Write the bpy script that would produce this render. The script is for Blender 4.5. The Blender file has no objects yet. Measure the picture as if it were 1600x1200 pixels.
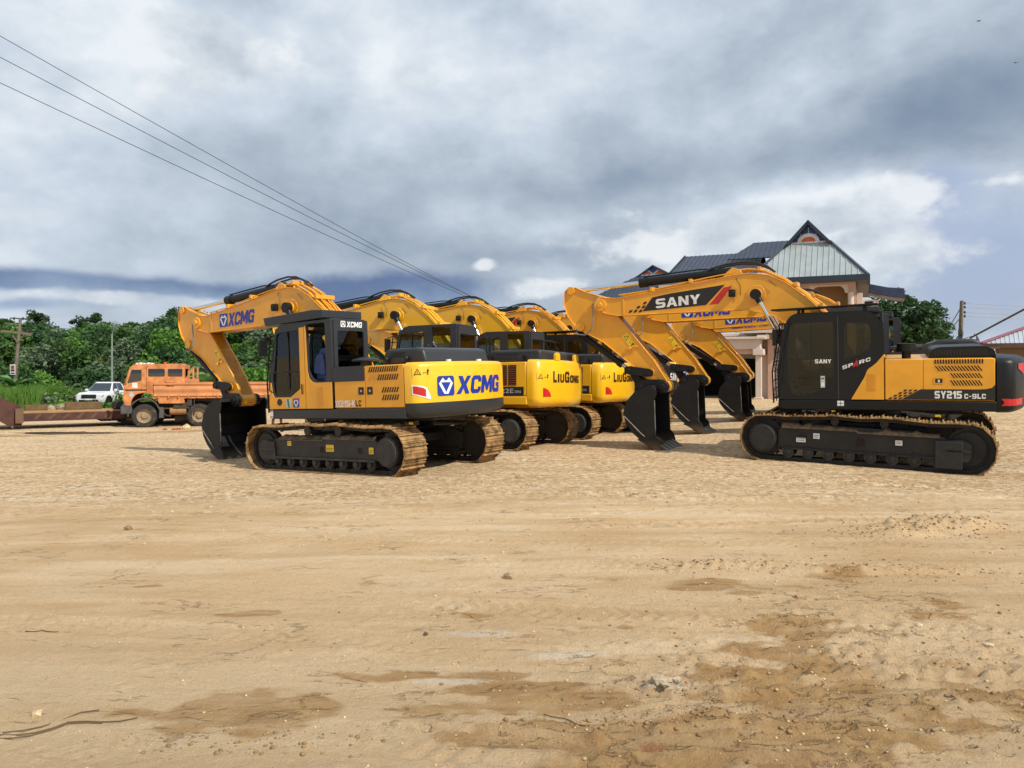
import bpy, bmesh, math, random
import numpy as np
from mathutils import Vector, Matrix, Euler
R = math.radians
sc = bpy.context.scene
col = sc.collection
random.seed(4); rng = np.random.default_rng(4)

# ------------------------------------------------------------------ camera
CAMH = 1.72
cam = bpy.data.cameras.new('camera'); camo = bpy.data.objects.new('camera', cam); col.objects.link(camo)
camo.location = (0, 0, CAMH); camo.rotation_euler = (R(90), 0, 0)
cam.lens = 27; cam.sensor_width = 36; cam.shift_y = -22 / 1600
cam.clip_start = 0.1; cam.clip_end = 5000
sc.camera = camo
sc.view_settings.view_transform = 'Standard'; sc.view_settings.look = 'None'
sc.view_settings.exposure = 0.0; sc.view_settings.gamma = 1
sc.cycles.max_bounces = 5; sc.cycles.diffuse_bounces = 3; sc.cycles.glossy_bounces = 3; sc.cycles.transparent_max_bounces = 10

# ------------------------------------------------------------------ sun
SUN_H = Vector((0.74, -0.67, 0)).normalized(); SUN_EL = R(44)
sd = Vector((SUN_H.x * math.cos(SUN_EL), SUN_H.y * math.cos(SUN_EL), math.sin(SUN_EL)))
sl = bpy.data.lights.new('sun', 'SUN'); sl.energy = 4.2; sl.angle = R(0.5); sl.color = (1, .94, .84)
so = bpy.data.objects.new('sun', sl); col.objects.link(so)
so.rotation_euler = sd.to_track_quat('Z', 'Y').to_euler()

# ------------------------------------------------------------------ node helper
class NT:
    def __init__(s, tree): s.t = tree; s.n = tree.nodes; s.l = tree.links
    def node(s, typ, **kw):
        n = s.n.new(typ)
        for k, v in kw.items(): setattr(n, k, v)
        return n
    def put(s, sock, v):
        if isinstance(v, bpy.types.NodeSocket): s.l.new(v, sock)
        elif v is not None:
            if hasattr(sock, 'default_value'):
                try: sock.default_value = v
                except Exception:
                    sock.default_value = (v[0], v[1], v[2], 1) if hasattr(v, '__len__') else (v, v, v)
    def m(s, op, a, b=None, c=None, clamp=False):
        n = s.node('ShaderNodeMath', operation=op, use_clamp=clamp)
        s.put(n.inputs[0], a); s.put(n.inputs[1], b)
        if c is not None: s.put(n.inputs[2], c)
        return n.outputs[0]
    def mix(s, f, a, b, blend='MIX'):
        n = s.node('ShaderNodeMix', data_type='RGBA', blend_type=blend)
        s.put(n.inputs[0], f); s.put(n.inputs[6], a); s.put(n.inputs[7], b)
        return n.outputs[2]
    def noise(s, vec, scale, detail=4, rough=.55, dist=0, lac=2.0):
        n = s.node('ShaderNodeTexNoise'); s.put(n.inputs['Vector'], vec)
        n.inputs['Scale'].default_value = scale; n.inputs['Detail'].default_value = detail
        n.inputs['Roughness'].default_value = rough; n.inputs['Distortion'].default_value = dist
        n.inputs['Lacunarity'].default_value = lac
        return n.outputs['Fac']
    def ramp(s, f, stops, interp='LINEAR'):
        n = s.node('ShaderNodeValToRGB'); s.put(n.inputs[0], f); n.color_ramp.interpolation = interp
        e = n.color_ramp.elements
        while len(e) < len(stops): e.new(.5)
        for i, (p, c) in enumerate(stops):
            e[i].position = p; e[i].color = (c, c, c, 1) if isinstance(c, (int, float)) else (*c[:3], 1)
        return n.outputs[0]
    def smooth(s, v, a, b):
        n = s.node('ShaderNodeMapRange', interpolation_type='SMOOTHSTEP')
        s.put(n.inputs[0], v); n.inputs[1].default_value = a; n.inputs[2].default_value = b
        return n.outputs[0]

def L(h):
    if not isinstance(h, str): return tuple(h)
    h = h.lstrip('#'); o = []
    for i in (0, 2, 4):
        c = int(h[i:i+2], 16) / 255
        o.append(c / 12.92 if c <= .04045 else ((c + .055) / 1.055) ** 2.4)
    return tuple(o)

# ------------------------------------------------------------------ world: Nishita sky behind broken cloud
w = bpy.data.worlds.new('World'); sc.world = w; w.use_nodes = True
N = NT(w.node_tree)
for n in list(N.n): N.n.remove(n)
sky = N.node('ShaderNodeTexSky', sky_type='NISHITA', sun_disc=False)
sky.sun_elevation = SUN_EL; sky.sun_rotation = math.atan2(SUN_H.x, SUN_H.y)
sky.air_density = 1.2; sky.dust_density = 1.5
tc = N.node('ShaderNodeTexCoord')
D = tc.outputs['Generated']
sp = N.node('ShaderNodeSeparateXYZ'); N.put(sp.inputs[0], D)
dx, dy, dz = sp.outputs
az = N.m('ARCTAN2', dx, dy); el = N.m('ARCSINE', dz)
# domain for cloud layers: direction projected on a high plane
den = N.m('ADD', N.m('MAXIMUM', dz, 0.0), 0.16)
qx = N.m('DIVIDE', dx, den); qy = N.m('DIVIDE', dy, den)
cq = N.node('ShaderNodeCombineXYZ'); N.put(cq.inputs[0], qx); N.put(cq.inputs[1], qy); cq.inputs[2].default_value = 3.1
Q = cq.outputs[0]
ca = N.node('ShaderNodeCombineXYZ'); N.put(ca.inputs[0], az); N.put(ca.inputs[1], N.m('MULTIPLY', el, 1.5)); ca.inputs[2].default_value = 1.7
A_ = ca.outputs[0]
n1 = N.noise(Q, 0.8, 5, .42, .1)
n2 = N.noise(A_, 4.2, 7, .52, .12)
n3 = N.noise(A_, 10.0, 7, .56, .1)
wx = N.m('MULTIPLY', N.m('SUBTRACT', N.noise(A_, 5.0, 6, .55), .5), .20)
cb = N.node('ShaderNodeVectorMath', operation='ADD'); N.put(cb.inputs[0], A_); cb.inputs[1].default_value = (7.3, 2.1, 4)
wy = N.m('MULTIPLY', N.m('SUBTRACT', N.noise(cb.outputs[0], 5.0, 6, .55), .5), .12)
azw = N.m('ADD', az, wx); elw = N.m('ADD', el, wy)
def blob(a0, e0, sa, se, tilt=0, a=None, e=None):
    """soft ellipse in azimuth/elevation (radians)"""
    a = N.m('SUBTRACT', azw if a is None else a, a0); e = N.m('SUBTRACT', elw if e is None else e, e0)
    c, s = math.cos(tilt), math.sin(tilt)
    p = N.m('ADD', N.m('MULTIPLY', a, c / sa), N.m('MULTIPLY', e, s / sa))
    q = N.m('ADD', N.m('MULTIPLY', a, -s / se), N.m('MULTIPLY', e, c / se))
    r = N.m('ADD', N.m('MULTIPLY', p, p), N.m('MULTIPLY', q, q))
    return N.m('EXPONENT', N.m('MULTIPLY', r, -1))
def AE(u, v):
    x = (u - 800) / 1200; z = (578 - v) / 1200
    return math.atan2(x, 1), math.atan2(z, math.hypot(x, 1))
def blobp(u, v, su, sv, tilt=0):
    a, e = AE(u, v)
    return blob(a, e, su / 1200, sv / 1200, tilt)
bright = N.m('ADD', N.m('MULTIPLY', n1, .34), N.m('MULTIPLY', n2, .90))
bright = N.m('ADD', bright, N.m('ADD', N.m('MULTIPLY', n3, .36), N.m('MULTIPLY', N.noise(A_, 26.0, 6, .6), .12)))
bright = N.m('SUBTRACT', bright, .255)
for (u, v, su, sv, t, k) in (
    (330, 70, 240, 110, 0, .20), (60, 180, 220, 140, 0, .20), (650, 120, 250, 150, 0, .06), (950, 110, 130, 120, 0, .12),
    (860, 50, 200, 80, 0, .08), (1350, 60, 160, 60, 0, .10), (960, 330, 300, 60, 0, .02),
    (470, 150, 140, 50, 0, -.13), (480, 250, 120, 60, 0, -.10), (330, 300, 220, 90, 0, .07), (700, 290, 200, 45, .1, -.07),
    (1330, 225, 340, 66, .22, -.27), (1000, 285, 280, 46, .1, -.22), (1560, 130, 140, 80, .3, -.10), (1130, 160, 120, 70, 0, -.05),
    (560, 400, 200, 45, 0, -.12), (120, 400, 260, 35, 0, -.06),
    (1250, 355, 270, 56, -.05, .26), (1400, 320, 75, 46, 0, .20), (1390, 400, 120, 50, 0, .16), (840, 440, 90, 40, 0, .12), (880, 405, 130, 22, 0, -.16), (1560, 280, 90, 22, 0, .12)):
    bright = N.m('ADD', bright, N.m('MULTIPLY', blobp(u, v, su, sv, t), k))
cloudc = N.ramp(bright, [(.10, L('#8193aa')), (.32, L('#96a6b9')), (.52, L('#b1becd')), (.70, L('#ccd8e5')), (.90, L('#ecf2f8'))])
def blobs(u, v, su, sv, t=0):     # same, only lightly warped
    a, e = AE(u, v); return blob(a, e, su / 1200, sv / 1200, t, a=N.m('ADD', az, N.m('MULTIPLY', wx, .3)), e=N.m('ADD', el, N.m('MULTIPLY', wy, .22)))
gap = N.m('ADD', N.m('ADD', N.m('MULTIPLY', blobs(60, 440, 330, 15, -.02), 1.2), N.m('MULTIPLY', blobs(610, 455, 230, 36), 1.1)),
          N.m('ADD', N.m('MULTIPLY', blobp(1590, 410, 130, 95), 1.15), N.m('MULTIPLY', blobp(1455, 300, 60, 46), 1.0)))
gap = N.m('ADD', gap, N.m('MULTIPLY', blobs(60, 478, 110, 10), .8))
gap = N.m('ADD', gap, N.m('MULTIPLY', N.m('SUBTRACT', n3, .5), 1.5))
gapm = N.m('MULTIPLY', N.smooth(gap, .25, 1.05), .92)
nis = N.node('ShaderNodeVectorMath', operation='SCALE'); N.put(nis.inputs[0], sky.outputs[0]); nis.inputs[3].default_value = .09
# rain-blue distance on the left, pale lilac haze on the right, both over the clear sky colour
side = N.smooth(az, -.1, .4)
leftc = N.mix(N.smooth(elw, .065, .115), L('#93a8c8'), L('#4d6798'))
gapcol = N.mix(side, N.mix(.9, nis.outputs[0], leftc), N.mix(.9, nis.outputs[0], L('#adbcd9')))
skyc = N.mix(gapm, cloudc, gapcol)
# bright cumulus with crisp billowing edges
n4 = N.noise(A_, 16.0, 9, .58, .0); n5 = N.noise(cb.outputs[0], 9.0, 8, .55, .0)
cum = None
for (u, v, su, sv, k) in ((1230, 350, 260, 40, .95), (1400, 312, 66, 36, 1.15), (1385, 395, 115, 52, 1.1), (1090, 385, 190, 44, .95), (900, 380, 120, 30, .6), (748, 416, 24, 13, .98), (845, 452, 80, 22, .9), (190, 468, 170, 13, .75), (350, 80, 150, 60, .84), (280, 125, 80, 40, .78), (640, 120, 60, 36, .6), (1560, 282, 60, 12, .6)):
    q = N.m('MULTIPLY', blobs(u, v, su, sv), k); cum = q if cum is None else N.m('MAXIMUM', cum, q)
cumf = N.m('ADD', cum, N.m('MULTIPLY', N.m('SUBTRACT', n4, .5), 1.35))
cumm = N.m('MULTIPLY', N.smooth(cumf, .36, .80), .88)
cumc = N.ramp(N.m('ADD', N.m('MULTIPLY', n5, .9), N.m('MULTIPLY', n4, .3)), [(.36, L('#aab7c6')), (.52, L('#ccd6e0')), (.70, L('#f0f4f8'))])
skyc = N.mix(cumm, skyc, cumc)
# overhead and behind the photographer the cloud is broken: a little darker on average
lowf = N.smooth(el, -.02, .0)
skyc = N.mix(lowf, L('#8a7c66'), skyc)
bg = N.node('ShaderNodeBackground'); N.put(bg.inputs[0], skyc); bg.inputs[1].default_value = 1.0
wo = N.node('ShaderNodeOutputWorld'); N.l.new(bg.outputs[0], wo.inputs[0])

# ------------------------------------------------------------------ materials
MT = {}
def mat(name, c, rough=.5, metal=0, var=.12, vscale=3, dirt=None, dirtamt=.0, dscale=4, coat=0, bump=0, bscale=60, spec=.5, c2=None, low=None):
    """principled with soft colour variation, patchy dirt and an optional dust band near the ground"""
    m = bpy.data.materials.new(name); m.use_nodes = True; MT[name] = m
    T = NT(m.node_tree); b = T.n['Principled BSDF']
    tc = T.node('ShaderNodeTexCoord'); P = tc.outputs['Object']
    c = L(c)
    n = T.noise(P, vscale, 5, .6)
    f = T.smooth(n, .3, .7)
    cA = tuple(x * (1 - var) for x in c); cB = tuple(min(1, x * (1 + var)) for x in (L(c2) if c2 else c))
    cc = T.mix(f, cA, cB)
    rr = rough
    if dirt:
        dn = T.noise(P, dscale, 8, .65)
        df = T.smooth(dn, .72 - dirtamt * .5, .95 - dirtamt * .5)
        if low:
            g = T.node('ShaderNodeSeparateXYZ'); T.put(g.inputs[0], P)
            lf = T.m('SUBTRACT', 1, T.smooth(T.m('ADD', g.outputs[2], T.m('MULTIPLY', T.m('SUBTRACT', dn, .5), low * .8)), low * .3, low))
            df = T.m('MAXIMUM', df, T.m('MULTIPLY', lf, .8))
        cc = T.mix(df, cc, L(dirt)); rr = T.m('ADD', rough, T.m('MULTIPLY', df, max(0, .85 - rough)))
    T.put(b.inputs['Base Color'], cc); T.put(b.inputs['Roughness'], rr)
    b.inputs['Metallic'].default_value = metal; b.inputs['Coat Weight'].default_value = coat
    b.inputs['Coat Roughness'].default_value = .12
    b.inputs['Specular IOR Level'].default_value = spec
    if bump:
        bn = T.node('ShaderNodeBump'); bn.inputs['Strength'].default_value = bump; bn.inputs['Distance'].default_value = .02
        T.put(bn.inputs['Height'], T.noise(P, bscale, 6, .6)); T.l.new(bn.outputs[0], b.inputs['Normal'])
    return m
AM = mat('amber_paint', (.82, .37, .020), .38, 0, .07, 2, '#b58a50', .10, 2.6, .35)
AM2 = mat('amber_paint_deep', (.74, .33, .028), .38, 0, .05, 2, '#c79a5c', .03, 3, .35)
YE = mat('yellow_paint', (.90, .50, .012), .32, 0, .05, 2, '#c79a5c', .05, 2.6, .5)
YC = mat('yellow_amber_paint', (.86, .45, .018), .32, 0, .03, 2, '#c79a5c', .0, 3, .5)
DG = mat('dark_grey_paint', (.030, .034, .040), .42, 0, .08, 3, '#7d6c55', .03, 3, .0, spec=.4)
BK = mat('black_paint', (.010, .0105, .011), .42, 0, .1, 3, '#5d5040', .02, 3, .0, spec=.3)
BKM = mat('matt_black', (.012, .012, .012), .7, 0, .1, 3)
BUCK = mat('black_bucket_steel', (.012, .012, .013), .5, .0, .2, 3, '#5a4c3a', .08, 2.2, 0, .15, 25, spec=.3, low=.30)
STEEL = mat('worn_steel', (.20, .185, .165), .6, .2, .3, 9, '#8d7553', .3, 8)
CHR = mat('chrome_rod', (.75, .75, .74), .16, 1, .02)
HOSE = mat('rubber_hose', (.015, .016, .018), .45, 0, .1)
MUDT = mat('muddy_track', '#4e3c27', .85, 0, .35, 6, '#b08c5a', .62, 5, 0, .6, 30, c2='#94734a')
FRM = mat('dusty_track_frame', (.040, .036, .032), .7, 0, .25, 4, '#6e5a40', .26, 5, 0, .3, 30)
FRM2 = mat('dusty_black_frame', (.022, .021, .02), .7, 0, .25, 4, '#5b4b38', .22, 5, 0, .3, 30)
MUDC = mat('caked_mud', (.22, .15, .085), .95, 0, .35, 12, '#6a5334', .3, 9, 0, .8, 40)
RUB = mat('tyre_rubber', (.032, .029, .026), .85, 0, .2, 6, '#8b7353', .36, 6, 0, .3, 40)
RIM = mat('dusty_rim', (.32, .24, .15), .7, .1, .2, 8, '#5c4429', .2, 8)
WHT = mat('white_decal', (.78, .78, .76), .5); RED = mat('red_decal', (.55, .02, .02), .35); BLU = mat('blue_decal', (.012, .04, .33), .4)
YST = mat('yellow_sticker', (.85, .55, .03), .4); BLKD = mat('black_decal', (.012, .012, .012), .5); GRND = mat('green_decal', (.05, .22, .1), .5)
SILV = mat('silver_decal', (.55, .56, .57), .35, .3); BRN = mat('brown_decal', (.05, .018, .006), .5)
SLOT = mat('dark_slot', (.02, .008, .004), .8); SEAT = mat('seat_cloth', (.02, .02, .022), .9); BLUC = mat('blue_cover', (.02, .045, .16), .6, 0, .3, 8)
LAMP = mat('lamp_lens', (.6, .6, .62), .1, .3); SLATR = mat('rust_red_louvre', (.17, .045, .015), .6)
def glassmat(name, tint, alpha, rough=.02):
    m = bpy.data.materials.new(name); m.use_nodes = True; MT[name] = m
    T = NT(m.node_tree)
    for n in list(T.n): T.n.remove(n)
    tr = T.node('ShaderNodeBsdfTransparent'); tr.inputs[0].default_value = (*tint, 1)
    gl = T.node('ShaderNodeBsdfGlossy'); gl.inputs['Roughness'].default_value = rough; gl.inputs[0].default_value = (.9, .95, 1, 1)
    fr = T.node('ShaderNodeFresnel'); fr.inputs[0].default_value = 1.5
    mx = T.node('ShaderNodeMixShader'); T.put(mx.inputs[0], T.m('ADD', fr.outputs[0], alpha, clamp=True))
    T.l.new(tr.outputs[0], mx.inputs[1]); T.l.new(gl.outputs[0], mx.inputs[2])
    o = T.node('ShaderNodeOutputMaterial'); T.l.new(mx.outputs[0], o.inputs[0]); return m
GLS = glassmat('cab_glass', (.80, .88, .84), .0); GLD = glassmat('tinted_glass', (.46, .50, .47), .0); GLC = glassmat('car_glass', (.10, .13, .16), .10)

# ------------------------------------------------------------------ mesh builder
class MB:
    def __init__(s): s.v = []; s.f = []; s.mi = []; s.cur = 0
    def add(s, vs, fs):
        o = len(s.v); s.v += [tuple(v) for v in vs]; s.f += [tuple(i + o for i in f) for f in fs]; s.mi += [s.cur] * len(fs); return s
    def box(s, x0, x1, y0, y1, z0, z1, M=None):
        vs = [Vector((x, y, z)) for z in (z0, z1) for y in (y0, y1) for x in (x0, x1)]
        if M is not None: vs = [M @ v for v in vs]
        flip = (x1 < x0) ^ (y1 < y0) ^ (z1 < z0)
        fs = [(0, 2, 3, 1), (4, 5, 7, 6), (0, 1, 5, 4), (2, 6, 7, 3), (0, 4, 6, 2), (1, 3, 7, 5)]
        if flip: fs = [f[::-1] for f in fs]
        return s.add(vs, fs)
    def bar(s, a, b, w, h, up=(0, 0, 1)):
        a = Vector(a); b = Vector(b); d = b - a; l = d.length; x = d.normalized(); upv = Vector(up)
        if abs(x.dot(upv)) > .99: upv = Vector((0, 1, 0))
        y = upv.cross(x).normalized(); z = x.cross(y)
        M = Matrix(((x.x, y.x, z.x, a.x), (x.y, y.y, z.y, a.y), (x.z, y.z, z.z, a.z), (0, 0, 0, 1)))
        return s.box(0, l, -w / 2, w / 2, -h / 2, h / 2, M)
    def prism(s, prof, y0, y1):
        """profile in (x,z), extruded along y"""
        if y1 < y0: y0, y1 = y1, y0
        ar = sum(prof[i][0] * prof[(i+1) % len(prof)][1] - prof[(i+1) % len(prof)][0] * prof[i][1] for i in range(len(prof)))
        if ar < 0: prof = prof[::-1]
        n = len(prof)
        vs = [(x, y0, z) for x, z in prof] + [(x, y1, z) for x, z in prof]
        fs = [tuple(range(n)), tuple(range(2 * n - 1, n - 1, -1))]
        fs += [(i, i + n, (i + 1) % n + n, (i + 1) % n) for i in range(n)]
        return s.add(vs, fs)
    def vprism(s, prof, z0, z1):
        """plan profile in (x,y), extruded along z"""
        ar = sum(prof[i][0] * prof[(i+1) % len(prof)][1] - prof[(i+1) % len(prof)][0] * prof[i][1] for i in range(len(prof)))
        if ar < 0: prof = prof[::-1]
        n = len(prof)
        vs = [(x, y, z0) for x, y in prof] + [(x, y, z1) for x, y in prof]
        fs = [tuple(range(n))[::-1], tuple(range(n, 2 * n))] + [(i, (i + 1) % n, (i + 1) % n + n, i + n) for i in range(n)]
        return s.add(vs, fs)
    def tube(s, pts, r, n=8, caps=True):
        pts = [Vector(p) for p in pts]; rings = []; up = None
        rs = r if hasattr(r, '__len__') else [r] * len(pts)
        for i, p in enumerate(pts):
            t = (pts[min(i + 1, len(pts) - 1)] - pts[max(i - 1, 0)]).normalized()
            if up is None:
                up = Vector((0, 0, 1)) if abs(t.z) < .9 else Vector((1, 0, 0))
            a = (up - t * up.dot(t)).normalized(); up = a; b = t.cross(a)
            rings.append([p + (a * math.cos(k * 2 * math.pi / n) + b * math.sin(k * 2 * math.pi / n)) * rs[i] for k in range(n)])
        vs = [v for rg in rings for v in rg]; fs = []
        for i in range(len(pts) - 1):
            for k in range(n):
                fs.append((i * n + k, i * n + (k + 1) % n, (i + 1) * n + (k + 1) % n, (i + 1) * n + k))
        if caps: fs += [tuple(range(n))[::-1], tuple((len(pts) - 1) * n + k for k in range(n))]
        return s.add(vs, fs)
    def cyl(s, a, b, r, n=16, r2=None): return s.tube([a, b], [r, r if r2 is None else r2], n)
    def strip(s, pl, y0, y1, t):
        """plate following an (x,z) polyline, thickness t to the left of travel"""
        P = [Vector((x, z)) for x, z in pl]; off = []
        for i in range(len(P)):
            d = (P[min(i + 1, len(P) - 1)] - P[max(i - 1, 0)]).normalized(); off.append(P[i] + Vector((-d.y, d.x)) * t)
        for i in range(len(P) - 1):
            q = [P[i], P[i + 1], off[i + 1], off[i]]; s.prism([(a.x, a.y) for a in q], y0, y1)
        return s
    def build(s, name, mats, parent=None, bevel=0, smooth=True, seg=2, ang=35):
        me = bpy.data.meshes.new(name); me.from_pydata([tuple(v) for v in s.v], [], s.f)
        mats = mats if isinstance(mats, (list, tuple)) else [mats]
        for m in mats: me.materials.append(m)
        me.polygons.foreach_set('material_index', s.mi)
        if smooth:
            me.polygons.foreach_set('use_smooth', [True] * len(me.polygons)); me.set_sharp_from_angle(angle=R(ang))
        me.update()
        o = bpy.data.objects.new(name, me); col.objects.link(o)
        if parent: o.parent = parent
        if bevel:
            b = o.modifiers.new('bevel', 'BEVEL'); b.width = bevel; b.segments = seg; b.limit_method = 'ANGLE'; b.angle_limit = R(40)
            b.use_clamp_overlap = True
        return o

def tag(o, label=None, cat=None, group=None, kind=None):
    if label: o['label'] = label
    if cat: o['category'] = cat
    if group: o['group'] = group
    if kind: o['kind'] = kind
    return o
def empty(name, loc=(0, 0, 0), rot=(0, 0, 0), **k):
    o = bpy.data.objects.new(name, None); col.objects.link(o); o.location = loc; o.rotation_euler = rot
    return tag(o, **k)
def copy_tree(o, parent=None):
    c = o.copy(); col.objects.link(c)
    if parent: c.parent = parent
    for ch in o.children: copy_tree(ch, c)
    return c

def plate(outer, holes, t):
    """flat plate with holes -> (verts (x,z,thickness), faces) through a filled 2D curve"""
    cu = bpy.data.curves.new('t', 'CURVE'); cu.dimensions = '2D'; cu.fill_mode = 'BOTH'; cu.extrude = t / 2
    for pl in [outer] + list(holes):
        sp_ = cu.splines.new('POLY'); sp_.points.add(len(pl) - 1)
        for i, (a, b) in enumerate(pl): sp_.points[i].co = (a, b, 0, 1)
        sp_.use_cyclic_u = True
    o = bpy.data.objects.new('t', cu); col.objects.link(o)
    dg = bpy.context.evaluated_depsgraph_get(); dg.update()
    me = bpy.data.meshes.new_from_object(o.evaluated_get(dg))
    vs = [tuple(v.co) for v in me.vertices]; fs = [tuple(p.vertices) for p in me.polygons]
    bpy.data.objects.remove(o); bpy.data.curves.remove(cu); bpy.data.meshes.remove(me)
    return vs, fs
def rrect(x0, x1, z0, z1, r=.06, n=4):
    rs = r if hasattr(r, '__len__') else (r,) * 4; o = []
    for (cx, cz, a0, rr) in ((x1, z1, 0, rs[0]), (x0, z1, 90, rs[1]), (x0, z0, 180, rs[2]), (x1, z0, 270, rs[3])):
        sx = -1 if cx == x1 else 1; sz = -1 if cz == z1 else 1
        for k in range(n + 1):
            a = R(a0 + 90 * k / n); o.append((cx + sx * rr + rr * math.cos(a), cz + sz * rr + rr * math.sin(a)))
    return o
def rpoly(pts, r, n=3):
    """round the corners of a polygon"""
    o = []; m = len(pts)
    rs = r if hasattr(r, '__len__') else [r] * m
    for i in range(m):
        p = Vector(pts[i]); a = Vector(pts[i - 1]); b = Vector(pts[(i + 1) % m]); rr = rs[i]
        da = (a - p); db = (b - p); k = min(rr, da.length * .45, db.length * .45)
        A = p + da.normalized() * k; B = p + db.normalized() * k
        for j in range(n + 1):
            t = j / n; q = A * (1 - t) ** 2 + p * 2 * t * (1 - t) + B * t * t; o.append((q.x, q.y))
    return o

_tc = {}
def text_geo(s, bold=.0, shear=0, space=1.0):
    k = (s, bold, shear, space)
    if k in _tc: return _tc[k]
    cu = bpy.data.curves.new('t', 'FONT'); cu.body = s; cu.size = 1; cu.offset = bold; cu.shear = shear; cu.fill_mode = 'FRONT'
    cu.space_character = space; cu.resolution_u = 3
    o = bpy.data.objects.new('t', cu); col.objects.link(o)
    dg = bpy.context.evaluated_depsgraph_get(); dg.update()
    me = bpy.data.meshes.new_from_object(o.evaluated_get(dg))
    vs = np.array([tuple(v.co)[:2] for v in me.vertices]); fs = [tuple(p.vertices) for p in me.polygons]
    bpy.data.objects.remove(o); bpy.data.curves.remove(cu); bpy.data.meshes.remove(me)
    mn = vs.min(0); mx = vs.max(0); vs = (vs - mn) / (mx - mn)
    _tc[k] = (vs, fs); return _tc[k]
class Decal:
    """flat marks laid on a surface: origin + a*right + b*up, optional mapper (a,b)->xyz"""
    def __init__(s, org=None, right=None, up=None, mapper=None):
        s.mb = MB(); s.lift = 0
        if mapper is None:
            o, r, u = Vector(org), Vector(right), Vector(up); n = r.cross(u).normalized()
            mapper = lambda a, b, k=0: o + r * a + u * b + n * (.003 + k)
        s.map = mapper
    def poly(s, pts, m=0, k=0):
        s.mb.cur = m; s.mb.add([s.map(a, b, k) for a, b in pts], [tuple(range(len(pts)))])
    def rect(s, a0, a1, b0, b1, m=0, k=0, n=1):
        for i in range(n):
            p = a0 + (a1 - a0) * i / n; q = a0 + (a1 - a0) * (i + 1) / n
            s.poly([(p, b0), (q, b0), (q, b1), (p, b1)], m, k)
    def text(s, t, a0, a1, b0, b1, m=0, k=0, bold=.02, shear=0, slope=0, space=1.0):
        vs, fs = text_geo(t, bold, shear, space); s.mb.cur = m
        s.mb.add([s.map(a0 + (a1 - a0) * x, b0 + (b1 - b0) * y + slope * x * (a1 - a0), k) for x, y in vs], fs)
    def build(s, name, mats, parent): return s.mb.build(name, mats, parent, smooth=False)

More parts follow.
